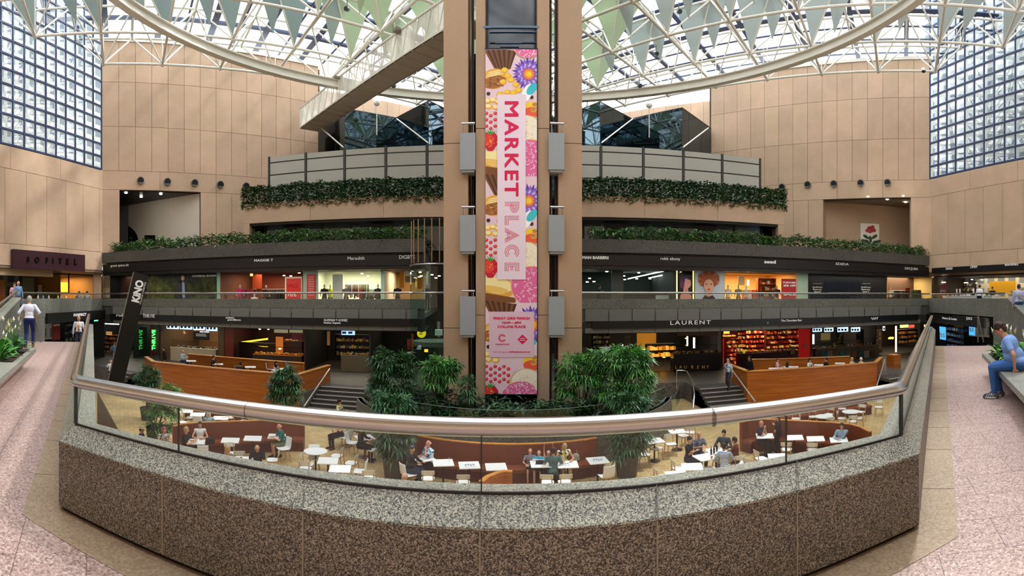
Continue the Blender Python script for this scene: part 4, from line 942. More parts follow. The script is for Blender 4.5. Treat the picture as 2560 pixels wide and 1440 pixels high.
# under side-walls: hotel lobby soffit and bands
for nm, pl in (('west', AL), ('east', AR)):
    along(pl, -3, 24, [(-15, 0, 3.45, 3.62)], 'ceiling_lobby_'+nm, mat('8a7a68', .6) if nm == 'west' else mat('6a5036', .5))
    along(pl, 1, 24, [(-16, -15.8, .7, 3.5)], 'wall_lobby_'+nm, mat('2a1714', .6)); 
    along(pl, 1.2, 24, [(-16, -.2, .45, .74)], 'floor_lobby_'+nm, mat('4b3a32', .5)); along(pl, -6, -5.8, [(-16, 0, .7, 3.5)], 'wall_lobby_end_'+nm, mat('5a4232', .6))
cb2 = empty('shop_sign_bar', (0,0,0), 'black sign band with small white shop names under the tan wall, east corner', 'sign')
pl = AR; mb = MB(); mb.wallbox(pl, pl.u(2332), pl.u(2600), 3.5, 3.92, 0, .12); mb.build('sign_board', M['black'], cb2)
for s_, x, y, h, wd in (('OXFORD', 2375.5, 672, 5, 17), ('OPSM', 2437, 668, 6, 17), ('BEAN REPUBLIC', 2532, 662, 5, 34)): ptext(pl, s_, x, y, h, M['white'], cb2, .125, wpx=wd, off=.004)
# ================================================================ people, furniture and plant builders
def capsule(mb, a, b, ra, rb, n=10):
    a, b = Vector(a), Vector(b); d = (b-a); L_ = d.length; d = d/L_ if L_ > 1e-6 else Vector((0,0,1)); pts = []; rs = []
    for k in range(4): t = k/4*PI/2; pts.append(a-d*ra*math.cos(t)); rs.append(max(ra*math.sin(t), .0006))
    pts += [a, b]; rs += [ra, rb]
    for k in range(1, 5): t = k/4*PI/2; pts.append(b+d*rb*math.sin(t)); rs.append(max(rb*math.cos(t), .0006))
    mb.tube(pts, rs, n)
def remesh(parts, voxel, mats, name, parent=None, extra=None, smooth_it=2):
    mb = MB()
    for p in parts:
        if p[0] == 'c': capsule(mb, *p[1:])
        else: mb.ball(p[1], p[2], 14, 10, p[3] if len(p) > 3 else None)
    o = mb.build(name, mats)
    m = o.modifiers.new('r', 'REMESH'); m.mode = 'VOXEL'; m.voxel_size = voxel; m.use_smooth_shade = True
    if smooth_it: sm = o.modifiers.new('s', 'SMOOTH'); sm.iterations = smooth_it; sm.factor = .5
    dg = bpy.context.evaluated_depsgraph_get(); dg.update(); me = bpy.data.meshes.new_from_object(o.evaluated_get(dg))
    old = o.data; o.modifiers.clear(); 
    if extra and extra.v:
        V = [tuple(v.co) for v in me.vertices]; Fc = [tuple(p.vertices) for p in me.polygons]; k = len(V)
        me2 = bpy.data.meshes.new(name); me2.from_pydata(V+extra.v, [], Fc+[tuple(i+k for i in f) for f in extra.f]); me = me2
    o.data = me; bpy.data.meshes.remove(old); me.materials.clear()
    for q in (mats if isinstance(mats, list) else [mats]): me.materials.append(q)
    me.polygons.foreach_set('use_smooth', [True]*len(me.polygons)); me.update()
    if parent: o.parent = parent
    return o
def ik(S, W, a, b, pole):
    d = W-S; L_ = min(d.length, (a+b)*.995); u = d.normalized(); W2 = S+u*L_
    x = (a*a-b*b+L_*L_)/(2*L_); h = math.sqrt(max(a*a-x*x, 0)); p = (pole-u*pole.dot(u)); p = p.normalized() if p.length > 1e-4 else Vector((0,0,-1))
    return S+u*x+p*h, W2
SK = {'light': 'd2a07f', 'pale': 'dcae92', 'tan': 'b98562', 'dark': '8a5c40', 'ruddy': 'cf9377'}
def stripes(c1, c2, f, axis=2, noise_=0):
    m, t, b, tx_, N = nodes('stripe_'+c1+c2, .8, .2)
    wv = N('ShaderNodeTexWave', Scale=f, Distortion=noise_); wv.bands_direction = 'XYZ'[axis]; t.links.new(tx_.outputs['Object'], wv.inputs['Vector'])
    t.links.new(ramp(t, N, wv.outputs['Fac'], [(.45, c1), (.55, c2)]), b.inputs['Base Color']); return m
def blobs(cs, f):
    m, t, b, tx_, N = nodes('print_'+cs[0], .8, .2); v = N('ShaderNodeTexVoronoi', Scale=f); t.links.new(tx_.outputs['Object'], v.inputs['Vector'])
    sp = N('ShaderNodeSeparateColor'); t.links.new(v.outputs['Color'], sp.inputs[0])
    t.links.new(ramp(t, N, sp.outputs[0], [(i/len(cs), c) for i, c in enumerate(cs)], 'CONSTANT'), b.inputs['Base Color']); return m
def fingers(mb, W, d, palm_n, s, curl=.5, side=1, rf=.0085):
    d = d.normalized(); n = (palm_n-d*palm_n.dot(d)).normalized(); w_ = d.cross(n)*side
    base = W+d*.085*s
    for i, (off_, l) in enumerate(((-.03, .06), (-.01, .075), (.011, .07), (.03, .052))):
        p = base+w_*off_*s; q = p+(d*math.cos(curl*.5)+n*math.sin(curl*.5))*l*.55*s; e = q+(d*math.cos(curl*1.5)+n*math.sin(curl*1.5))*l*.5*s
        mb.tube([p-d*.02*s, p, q, e], [rf*s, rf*s, rf*.95*s, rf*.7*s], 7)
    p = W+d*.03*s-w_*.03*s; q = p-w_*.03*s+d*.03*s+n*.01*s; e = q+d*.03*s+n*.012*s
    mb.tube([p+w_*.01*s, p, q, e], [rf*1.2*s, rf*1.2*s, rf*1.1*s, rf*.8*s], 7)
def person(loc, rz, label, pose='sit', s=1.0, skin='light', hair='short', hairc='3a2a1e', shirt='8899aa', sleeve='short', trousers='2a3040', legs='long', hands=None, lean=.1, bulk=1.0,
           turn=0, nod=0.1, shoes='1d1b1a', voxel=.022, stride=0, hat=None, tie=None, knees=None, feet=None, group=None, seat=.45, cat='person', curl=.6, detail=False, bald=False):
    Vv = Vector; SKM = mat(SK.get(skin, skin), .55, 0, .35, name='skin_'+skin)
    cm = lambda c, nm: c if not isinstance(c, str) else mat(c, .8, 0, .2, name=nm+'_'+c)
    hp = Vv((0, 0, seat+.1*s)) if pose == 'sit' else Vv((0, 0, .93*s))
    sp = Vv((0, math.sin(lean), math.cos(lean)))
    waist = hp+sp*.16*s; chest = hp+sp*.34*s; neck = hp+sp*.50*s; nd = nod+lean*.5
    hd = Vv((math.sin(turn)*math.sin(nd), math.cos(turn)*math.sin(nd), math.cos(nd))); hc = neck+hd*.155*s; fw = Vv((-math.sin(turn)*1.0, math.cos(turn), 0)); fw = (fw-hd*fw.dot(hd)).normalized(); rt = fw.cross(hd)
    Rh = Matrix((rt, fw, hd)).transposed(); H = lambda x, y, z: hc+(rt*x+fw*y+hd*z)*s
    sh = [neck+Vv((x*.175*s*bulk**.5, 0, 0))-sp*.055*s for x in (-1, 1)]
    if hands is None: hands = [(-.17, .36, .80), (.17, .36, .80)] if pose == 'sit' else [(-.27, .05+.12*stride, .80), (.27, .05-.12*stride, .80)]
    arms = []
    for i, x in enumerate((-1, 1)):
        W = Vv(hands[i])*s if pose != 'sit' else Vv((hands[i][0]*s, hands[i][1]*s, seat+(hands[i][2]-.45)*s))
        E_, W2 = ik(sh[i], W, .29*s, .25*s, Vv((x*.7, -.5, -.6))); arms.append((sh[i], E_, W2))
    hips = [hp+Vv((x*.095*s, 0, -.02*s)) for x in (-1, 1)]
    if pose == 'sit':
        kn = [Vv(k)*s for k in knees] if knees else [Vv((x*.13*s, .43*s, seat+.06*s)) for x in (-1, 1)]
        an = [Vv(k)*s for k in feet] if feet else [Vv((x*.12*s, .40*s, .09*s)) for x in (-1, 1)]
    else:
        an = [Vv((-.1*s, stride*.32*s, .09*s)), Vv((.1*s, -stride*.32*s, .09*s+abs(stride)*.05*s))]
        kn = [ik(hips[i], an[i], .45*s, .43*s, Vv((0, 1, 0)))[0] for i in (0, 1)]
        an = [ik(hips[i], an[i], .45*s, .43*s, Vv((0, 1, 0)))[1] for i in (0, 1)]
    fd = [Vv((0, 1, -.1)).normalized()]*2
    B = []
    def legp(g, to=1.0):
        o = []
        for i in (0, 1):
            o.append(('c', hips[i], kn[i], (.085*bulk**.5+g)*s, (.058+g)*s))
            if to > .5: o.append(('c', kn[i], kn[i].lerp(an[i], (to-.5)*2), (.056+g)*s, (.056-.02*(to-.5)*2+g)*s))
        return o
    def torso(g):
        b = bulk
        return [('e', hp+Vv((0,0,0)), ((.155*b+g)*s, (.115*b+g)*s, (.12+g)*s)), ('e', waist+Vv((0,.012*s*b,0)), ((.135*b+g)*s, (.105*b*b+g)*s, (.15+g)*s)), ('e', chest, ((.155*b+g)*s, (.11*b+g)*s, (.17+g)*s)),
                ('c', sh[0]-Vv((-.02*s,0,.01*s)), sh[1]-Vv((.02*s,0,.01*s)), (.058+g)*s, (.058+g)*s)]
    def armp(g, f):
        o = []
        for S, E_, W in arms:
            if f <= 1: o.append(('c', S, S.lerp(E_, f), (.048*bulk**.4+g)*s, (.044+g)*s))
            else: o += [('c', S, E_, (.048*bulk**.4+g)*s, (.038+g)*s), ('c', E_, E_.lerp(W, f-1), (.038+g)*s, (.028+g)*s)]
        return o
    B += torso(-.008)+legp(-.006)+armp(-.004, 2)+[('c', neck-sp*.05*s, hc-hd*.05*s, .055*s*bulk**.4, .05*s)]
    B += [('e', hc, (.074*s, .092*s, .105*s), Rh), ('e', H(0, .02, -.06), (.052*s, .06*s, .055*s), Rh), ('c', H(0, .088, .012), H(0, .102, -.022), .010*s, .015*s), ('e', H(.076, -.005, -.01), (.012*s, .022*s, .032*s), Rh), ('e', H(-.076, -.005, -.01), (.012*s, .022*s, .032*s), Rh)]
    ex = MB()
    for i, (S, E_, W) in enumerate(arms):
        d = (W-E_).normalized(); side = 1 if i else -1; pn = Vv((0, 0, -1)) if abs(d.z) < .8 else Vv((-side, .2, 0)); pn = (pn-d*pn.dot(d)).normalized(); wd = d.cross(pn)
        R_ = Matrix((wd, d, pn)).transposed(); B.append(('e', W+d*.045*s, (.04*s, .055*s, .018*s), R_)); fingers(ex, W, d, pn, s, curl, side)
    for i in (0, 1): B.append(('c', an[i]-Vv((0,.02*s,.035*s)), an[i]+fd[i]*.14*s-Vv((0,0,.035*s)), .035*s, .028*s))
    body = remesh(B, voxel, SKM, 'person', extra=ex); body.location = loc; body.rotation_euler.z = rz; tag(body, label, cat, group)
    vx = voxel*.95
    if legs in ('long', 'shorts'):
        T = [('e', hp, ((.158*bulk+.022)*s, (.118*bulk+.022)*s, .11*s))]+legp(.014, .97 if legs == 'long' else .56)
        if legs == 'shorts': T = [('e', hp, ((.158*bulk+.012)*s, (.118*bulk+.012)*s, .105*s))]+[('c', hips[i], hips[i].lerp(kn[i], .85), .10*s, .082*s) for i in (0, 1)]
        remesh(T, vx, cm(trousers, 'trousers'), 'trousers' if legs == 'long' else 'shorts', body)
    elif legs == 'skirt':
        remesh([('e', hp, (.17*s, .13*s, .12*s)), ('c', hp, (kn[0]+kn[1])/2, .15*s, .14*s)], vx, cm(trousers, 'skirt'), 'skirt', body)
    fs = {'short': .62, 'long': 1.9, 'none': .05, 'roll': 1.25}[sleeve]
    tt = torso(.010); tt[0] = ('e', hp+Vv((0,0,.05*s)), ((.155*bulk+.01)*s, (.115*bulk+.01)*s, .1*s))
    remesh(tt+armp(.013, fs)+[('c', neck-sp*.06*s, neck-sp*.01*s, .062*s, .055*s)], vx, cm(shirt, 'shirt'), 'shirt', body)
    SM = cm(shoes, 'shoe')
    for i in (0, 1):
        o = MB(); a = an[i]-Vv((0,.035*s,.045*s)); e = an[i]+fd[i]*.16*s-Vv((0,0,.042*s)); capsule(o, a, e, .045*s, .038*s, 12); capsule(o, a, an[i]-Vv((0,.01*s,.0)), .045*s, .042*s, 10)
        o.build('shoe', SM, body, smooth=True)
        if detail:
            c = (a+e)/2; MB().ball(Vv((c.x, c.y-.004, .024)), (.054*s, .138*s, .026), 16, 8).build('shoe_sole', mat('dcdcd8', .6), body, smooth=True)
            MB().ball(Vv((c.x, c.y+.005, .055)), (.05*s, .12*s, .036), 14, 8).build('shoe_panel', mat('2a2c30', .6), body, smooth=True); q = MB()
            for j in range(4): y = c.y-.05+.035*j; q.tube([(c.x-.052, y+.02, .045), (c.x-.035, y-.005, .085-.006*j), (c.x, y-.01, .102-.01*j), (c.x+.035, y-.005, .085-.006*j), (c.x+.052, y+.02, .045)], .007, 6)
            q.build('shoe_stripe', mat('d4d6d6', .6), body, smooth=True)
    if hair != 'none':
        HM = mat(hairc, .6, 0, .3, name='hair_'+hairc); g = .013
        if hair == 'fringe': P = [('e', H(0, -.03, .01), ((.076+g)*s, (.075+g)*s, .1*s), Rh)]
        else: P = [('e', H(0, -.016, .026), ((.070+g)*s, (.086+g)*s, (.092+g)*s), Rh)]
        if hair == 'short': P += [('e', H(0, -.045, -.02), (.074*s, .055*s, .07*s), Rh)]
        if hair == 'messy': P += [('e', H(0, .03, .06), (.066*s, .06*s, .05*s), Rh), ('e', H(0, -.05, -.02), (.076*s, .055*s, .075*s), Rh), ('e', H(.065, 0, .02), (.02*s, .04*s, .05*s), Rh), ('e', H(-.065, 0, .02), (.02*s, .04*s, .05*s), Rh)]+[('e', H(x, y, z), (.03*s, .035*s, .03*s), Rh) for x, y, z in ((.03,.035,.088),(-.03,.035,.09),(.05,.01,.1),(-.05,0,.1),(0,-.05,.1),(.06,-.04,.05),(-.06,-.05,.05),(0,-.09,.02),(.04,-.08,-.03),(-.04,-.08,-.03))]
        if hair == 'long': P += [('c', H(x, -.05, 0), H(x*1.15, -.065, -.22), .045*s, .035*s) for x in (-.045, 0, .045)]
        if hair == 'bob': P += [('c', H(x, -.03, 0), H(x*1.1, -.03, -.11), .04*s, .034*s) for x in (-.06, 0, .06)]
        if hair == 'bun': P += [('e', H(0, -.1, .03), (.035*s, .035*s, .035*s))]
        if hair == 'ring': P = [('c', H(-.07, -.03, -.01), H(-.045, -.075, 0), .02*s, .028*s), ('c', H(-.045, -.075, 0), H(.045, -.075, 0), .028*s, .028*s), ('c', H(.045, -.075, 0), H(.07, -.03, -.01), .028*s, .02*s)]
        remesh(P, min(voxel, .016), HM, 'hair', body)
    for x in (-.03, .03): MB().ball(H(x, .086, .012), .0085*s, 8, 6).build('eye', mat('2a1d18', .3), body, smooth=True)
    mm = MB().ball(H(0, .079, -.062), (.022*s, .008*s, .0055*s), 10, 6, Rh); mm.build('mouth', mat('a85a50', .6), body, smooth=True)
    for x in (-.03, .03) if voxel < .02 else ():
        MB().ball(H(x, .086, .034), (.018*s, .006*s, .004*s), 8, 5, Rh).build('eyebrow', mat(hairc if hair != 'none' else '7a6a5c', .7), body, smooth=True)
    if hat: h = MB(); h.ball(H(0, -.005, .075), (.09*s, .1*s, .07*s), 14, 8, Rh); h.ball(H(0, .0, .055), (.15*s, .16*s, .012*s), 18, 6, Rh); h.build('hat', mat(hat, .8), body, smooth=True)
    if tie: t_ = MB(); a = neck+Vv((0, .075*s, -.06*s)); b_ = waist+Vv((0, .13*s*bulk, -.06*s)); m1 = a.lerp(b_, .5)+Vv((0, .055*s, 0)); t_.tube([a, m1, b_], [.016*s, .024*s, .034*s], 6); t_.build('tie', mat(tie, .6), body, smooth=True)
    return body
def facing(px, a):     # a = 0 looks at the viewer, 90 to picture right, 180 away, -90 to picture left
    t = th(px); a = math.radians(a); c = Vector((-math.sin(t), -math.cos(t))); r_ = Vector((math.cos(t), -math.sin(t))); d = c*math.cos(a)+r_*math.sin(a); return math.atan2(-d.x, d.y)
def sitter(px, pyh, a, label, zf=-4.4, s=1.0, hz=1.22, **k):
    P = at(px, pyh, zf+.45+(hz-.45)*s); P.z = zf; return person(P, facing(px, a), label, 'sit', s, **k)
def stander(px, pyh, a, label, zf, s=1.0, r=None, **k):
    P = at(px, pyh, zf+1.6*s) if r is None else rr(px, r); P.z = zf; return person(P, facing(px, a), label, 'stand', s, **k)
# ---- furniture --------------------------------------------------------
def chair_wood(at_=None):
    e = empty('cafe_chair', (0,0,0), 'x', 'chair'); bm = MB()
    V = []                                            # rounded seat slab
    prof = [(.2*math.copysign(abs(math.cos(a))**.6, math.cos(a)), .19*math.copysign(abs(math.sin(a))**.6, math.sin(a))) for a in [2*PI*i/20 for i in range(20)]]
    bm.prism([(x*(1.0+.08*(y/.19)), y) for x, y in prof], .445, .47); bm.build('seat', M['white'], e)
    b2 = MB(); n = 8; f = []
    for i in range(n+1):
        t = i/n*2-1; x = t*.2; y = -.2-.045*(1-t*t); hh = .085-.02*abs(t)**3
        for dy in (0, .012): b2.v += [(x, y+dy, .70-hh+.01), (x, y+dy-.01, .70+hh)]
    for i in range(n):
        o = i*4; p = o+4
        for q in ((o, p, p+1, o+1), (o+2, o+3, p+3, p+2), (o+1, p+1, p+3, o+3), (o, o+2, p+2, p)): b2.f.append(q); b2.m.append(0)
    for q in ((0,1,3,2), (n*4, n*4+2, n*4+3, n*4+1)): b2.f.append(q); b2.m.append(0)
    b2.build('backrest', M['cream'], e)
    for x in (-1, 1):
        MB().tube([(x*.16, .15, .45), (x*.175, .17, 0)], [.017, .013], 8).build('leg', M['chairwood'], e)
        MB().tube([(x*.19, -.24, 0), (x*.165, -.19, .44), (x*.15, -.215, .74)], [.013, .018, .014], 8).build('leg', M['chairwood'], e)
    MB().box((0, .14, .43), (.32, .02, .035)).box((0, -.17, .43), (.32, .02, .035)).box((-.16, 0, .43), (.02, .32, .035)).box((.16, 0, .43), (.02, .32, .035)).build('seat_frame', M['chairwood'], e)
    return e
def chair_shell():
    e = empty('shell_chair', (0,0,0), 'x', 'chair'); b = MB(); nx, ny = 8, 10; prof = [(.21, .455), (.15, .45), (.05, .44), (-.08, .44), (-.16, .455), (-.205, .50), (-.225, .57), (-.235, .66), (-.245, .74), (-.255, .82), (-.26, .86)]
    for j, (y, z) in enumerate(prof):
        for i in range(nx+1):
            t = i/nx*2-1; w_ = .215-.02*(j/10); up = .03*t*t if j < 6 else 0; fwd = .04*t*t if j >= 5 else 0; b.v.append((t*w_, y+fwd, z+up))
    for j in range(len(prof)-1):
        for i in range(nx): o = j*(nx+1)+i; b.f.append((o, o+1, o+nx+2, o+nx+1)); b.m.append(0)
    o = b.build('shell', M['white'], e, smooth=True); s_ = o.modifiers.new('t', 'SOLIDIFY'); s_.thickness = .015
    for x in (-1, 1):
        for y in (-1, 1): MB().tube([(x*.12, y*.11, .44), (x*.21, y*.2, 0)], [.019, .013], 8).build('leg', M['chairwood'], e)
    return e
def table(rnd_=False, w_=.66):
    e = empty('round_table' if rnd_ else 'cafe_table', (0,0,0), 'x', 'table')
    if rnd_: MB().lathe([(w_/2-.01, .725), (w_/2, .73), (w_/2, .75), (w_/2-.005, .752)], n=32).build('tabletop', M['white'], e)
    else: MB().prism([(math.copysign(w_/2-.03, math.cos(a))+.03*math.cos(a), math.copysign(w_/2-.03, math.sin(a))+.03*math.sin(a)) for a in [PI/4*.5+PI/4*i for i in range(8)]], .727, .75).build('tabletop', M['white'], e)
    MB().tube([(0,0,.02), (0,0,.727)], .032, 10).build('pedestal', M['black'], e)
    MB().lathe([(.22, 0), (.22, .012), (.05, .03)], n=20).build('base_plate', M['black'], e)
    return e
PROTO = {}
def put(kind, px, py, a, label, zf=-4.4, zr=None, group=None, rel=True, s=1.0):
    z = {'c': .45, 's': .45, 't': .74, 'r': .74, 'h': .74}[kind] if zr is None else zr
    if kind not in PROTO:
        o = {'c': chair_wood, 's': chair_shell, 't': table, 'r': lambda: table(True, .82), 'h': lambda: table(False, .5)}[kind](); PROTO[kind] = o
        o['used'] = 1; del o['used']; first = True
    else: o = copy_tree(PROTO[kind])
    P = at(px, py, zf+z); o.location = (P.x, P.y, zf); o.rotation_euler.z = facing(px, a) if rel else math.radians(a)
    o['label'] = label; o['group'] = group or {'c': 'wooden chairs in the food court', 's': 'white shell chairs in the food court', 't': 'square tables in the food court', 'r': 'round tables in the food court', 'h': 'small high-level tables'}[kind]
    return o
# ---- fan palms ---------------------------------------------------------
def fan(mb, p, d, r_, R_, n=9, wd=.035):
    d = d.normalized(); s_ = d.cross(Vector((0,0,1))); s_ = s_.normalized() if s_.length > .1 else Vector((1,0,0)); u = s_.cross(d)
    for i in range(n):
        a = (i/(n-1)-.5)*4.2+(r_.random()-.5)*.15; l = R_*(.75+.3*r_.random())*(1-.12*abs(i/(n-1)-.5)); q = (d*math.cos(a)+s_*math.sin(a)).normalized(); w_ = q.cross(u).normalized()*wd*R_/.3
        m_ = p+q*l*.55+Vector((0,0,-.03*l)); e = p+q*l+Vector((0,0,-l*(.28+.2*r_.random())))
        mb.mat(r_.choice((0,1,1,2,2,3))); mb.add([p, m_+w_*.5, e, m_-w_*.5], [(0,1,2,3)])
def palm(name, base, label, blobs_, n, R_, mats, cat='palm', pot=None, stems=8, seed=1, zpot=0, low=0.0):
    r_ = random.Random(seed); e = empty(name, base, label, cat); fo = MB(); st_ = MB()
    tot = sum(b[1][0]*b[1][1]+b[1][2]**2 for b in blobs_)
    for (c, rad) in blobs_:
        k = int(n*(rad[0]*rad[1]+rad[2]**2)/tot)
        for i in range(k):
            z = r_.random()*2-1; z = max(z, -.75+low); a = r_.random()*2*PI; q = math.sqrt(max(0, 1-z*z)); o_ = Vector((q*math.cos(a), q*math.sin(a), z)); f = .72+.3*r_.random()
            p = Vector(c)+Vector((o_.x*rad[0], o_.y*rad[1], o_.z*rad[2]))*f; d = (o_+Vector((0,0,.25))).normalized(); fan(fo, p, d, r_, R_*(.8+.4*r_.random()))
    for i in range(stems):
        c, rad = r_.choice(blobs_); a = r_.random()*6.28; q = r_.random()*.15; st_.tube([(math.cos(a)*q, math.sin(a)*q, zpot), (c[0]*.5+math.cos(a)*q*1.5, c[1]*.5+math.sin(a)*q, c[2]*.55+zpot*.4), (c[0]+math.cos(a)*rad[0]*.5, c[1]+math.sin(a)*rad[1]*.5, c[2])], [.022, .018, .012], 6)
    fo.build('foliage', mats, e); st_.build('stems', mat('4c3f2a', .7), e)
    if pot: MB().lathe([(pot[0]*.72, 0), (pot[0]*.8, .02), (pot[0], pot[1]-.05), (pot[0]*1.04, pot[1]-.03), (pot[0]*1.04, pot[1]), (pot[0]*.92, pot[1]), (pot[0]*.9, pot[1]-.06)], n=24).build('pot', mat('4a4743', .6), e, smooth='auto')
    return e
# ================================================================ tower planting, benches, stairs, timber booths
ZL, ZM = -4.4, -3.4
# curved granite planter round the tower foot, with courses
PCn = Vector((.1, 25.0)); 
def arcpts(r_, a0, a1, n, c=PCn): return [(c.x+r_*math.sin(a), c.y-r_*math.cos(a)) for a in [a0+(a1-a0)*i/n for i in range(n+1)]]
def arcwall(mb, r0, r1, a0, a1, z0, z1, n=24, c=PCn):
    A, B_ = arcpts(r0, a0, a1, n, c), arcpts(r1, a0, a1, n, c)
    for i in range(n): mb.hexa([(A[i][0],A[i][1],z0),(A[i+1][0],A[i+1][1],z0),(B_[i+1][0],B_[i+1][1],z0),(B_[i][0],B_[i][1],z0),(A[i][0],A[i][1],z1),(A[i+1][0],A[i+1][1],z1),(B_[i+1][0],B_[i+1][1],z1),(B_[i][0],B_[i][1],z1)])
pln = empty('round_planter', (0,0,0), 'curved stone planter wall in dark courses around the foot of the lift tower', 'planter')
for i in range(5):
    mb = MB(); arcwall(mb, 7.9-i*.02, 7.5, -1.15, 1.15, ZL+i*.28+.012, ZL+(i+1)*.28); mb.build('stone_course', M['granite_far'], pln)
mb = MB(); arcwall(mb, 7.78, 7.6, -1.15, 1.15, ZL, ZL+1.4); mb.build('backing', M['black'], pln)
A = arcpts(7.55, -1.15, 1.15, 24); mb = MB(); mb.prism([(x, y) for x, y in A], ZL, ZL+1.25); mb.build('soil', mat('2c241b', .9), pln)
# glass guard on planter
gg = empty('planter_guard', (0,0,0), 'low curved frameless glass guard on the round planter in front of the shrubs', 'glass guard')
mb = MB(); arcwall(mb, 7.74, 7.72, -1.0, 1.0, ZL+1.4, ZL+2.1, 16); mb.build('glass', M['glass_g'], gg); mb = MB(); mb.tube([(x, y, ZL+2.11) for x, y in arcpts(7.73, -1.0, 1.0, 40)], .012, 6); mb.build('edge', mat('6b7a72', .3), gg)
gt = empty('tower_glass', (0,0,0), 'tall curved frameless glass screens standing around the lift tower foot', 'glass guard'); mb = MB()
for c_, a0_, a1_ in (((-3.6, 23.0), -1.5, 1.2), ((3.7, 23.0), -1.2, 1.5)): arcwall(mb, 1.5, 1.49, a0_, a1_, -3.1, -.55, 12, Vector(c_))
mb.build('glass', M['glass_g'], gt)
mb = MB(); arcwall(mb, .02, .0, 0, 1, 0, 0.01, 2) if 0 else None
# shrubs at the tower foot
def sh_(r_, t):
    a = (r_.random()-.5)*1.9; q = 6.3+1.2*r_.random(); zt = .42+.25*noise.noise(Vector((a*9, q, 0))); return Vector((PCn.x+q*math.sin(a), PCn.y-q*math.cos(a), ZL+1.25+max(.1, zt)*2.2*r_.random()))
mass('low_shrubs', sh_, 7500, .34, leafmats('shrub', ('16301a', '214324', '356234', '4e8044')), 'mass of low dark green shrubs at the foot of the lift tower', 'shrubs', seed=5, lw=.2)
GRN = leafmats('palm', ('1c4420', '2f6a2c', '4d8d3b', '79b152')); DGR = leafmats('palmd', ('15301f', '234a2c', '3a6a3c', '5d8c55'))
def palm_px(name, px, py0, py1, r_, label, blobs_, n, R_, mats, zb, **k):   # blobs: (px, py, wpx, hpx)
    B_ = rr(px, r_, zb); out = []
    for (x, y, w_, h_) in blobs_:
        P = rr(x, r_, EYE-(y-YH)/F*r_); out.append(((P.x-B_.x, P.y-B_.y, P.z-zb), (w_/F*r_/2, w_/F*r_/2.4, h_/F*r_/2)))
    return palm(name, B_, label, out, n, R_, mats, **k)
ZS = ZL+1.2
palm_px('fan_palm', 985, 0, 0, 19.2, 'large dense dark fan palm clump west of the lift tower', [(960, 905, 60, 60), (985, 950, 90, 90), (945, 975, 40, 70), (1010, 915, 50, 60)], 300, .42, DGR, ZS, seed=3)
palm_px('fan_palm', 1108, 0, 0, 19.0, 'tall bright green fan palm with bare stems just west of the lift tower', [(1105, 915, 80, 50), (1085, 935, 60, 60), (1125, 930, 45, 55)], 150, .42, GRN, ZS, seed=4, stems=12)
palm_px('fan_palm', 1175, 0, 0, 18.3, 'short fan palm in front of the tower columns, west side', [(1168, 968, 36, 50)], 40, .36, DGR, ZS, seed=9)
palm_px('fan_palm', 955, 0, 0, 17.4, 'low spreading palm at the west end of the round planter', [(985, 1012, 90, 36), (960, 1000, 40, 36)], 90, .4, DGR, ZS-.3, seed=14)
palm_px('fan_palm', 1450, 0, 0, 19.0, 'broad bright fan palm just east of the lift tower', [(1425, 915, 60, 50), (1460, 930, 80, 70), (1490, 900, 60, 50), (1420, 960, 50, 60)], 260, .42, GRN, ZS, seed=5)
palm_px('fan_palm', 1560, 0, 0, 18.8, 'largest bushy green fan palm, before the bakery with the gold letters', [(1540, 895, 90, 50), (1580, 905, 100, 70), (1590, 950, 90, 80), (1530, 960, 90, 70), (1560, 1000, 60, 40)], 420, .42, GRN, ZS, seed=6)
palm_px('fan_palm', 1585, 0, 0, 17.3, 'low dark palm clump at the east end of the round planter', [(1580, 1010, 80, 40), (1560, 1000, 50, 30)], 90, .4, DGR, ZS-.3, seed=8)
palm_px('potted_palm', 987, 0, 0, 16.6, 'potted fan palm in a dark round pot beside the curved leather bench, west end', [(985, 1085, 80, 70), (975, 1120, 60, 50)], 120, .42, DGR, ZL, pot=(.42, .75), zpot=.7, seed=7, stems=10)
palm_px('potted_palm', 1567, 0, 0, 16.8, 'potted fan palm in a dark round pot beside the curved leather bench, east end', [(1578, 1090, 90, 70), (1560, 1115, 70, 60), (1595, 1070, 60, 40)], 130, .42, DGR, ZL, pot=(.42, .75), zpot=.7, seed=17, stems=10)
palm_px('potted_palm', 392, 0, 0, 20.5, 'bushy palm in a dark pot on the paving near the slanting black sign', [(410, 1010, 90, 70), (400, 1045, 80, 70), (425, 985, 60, 40)], 150, .42, GRN, ZL, pot=(.45, .7), zpot=.65, seed=27, stems=8)
palm_px('fan_palm', 370, 0, 0, 24.5, 'round dark palm standing before the west end of the timber wall', [(370, 940, 60, 50), (368, 955, 60, 40)], 110, .42, DGR, ZL, pot=(.4, .6), zpot=.5, seed=28)
palm_px('fan_palm', 712, 0, 0, 21.8, 'tall rounded dark palm before the east end of the timber wall, beside the stair', [(712, 960, 76, 70), (714, 985, 86, 50), (714, 932, 40, 30)], 210, .42, DGR, ZL, pot=(.45, .6), zpot=.5, seed=29)
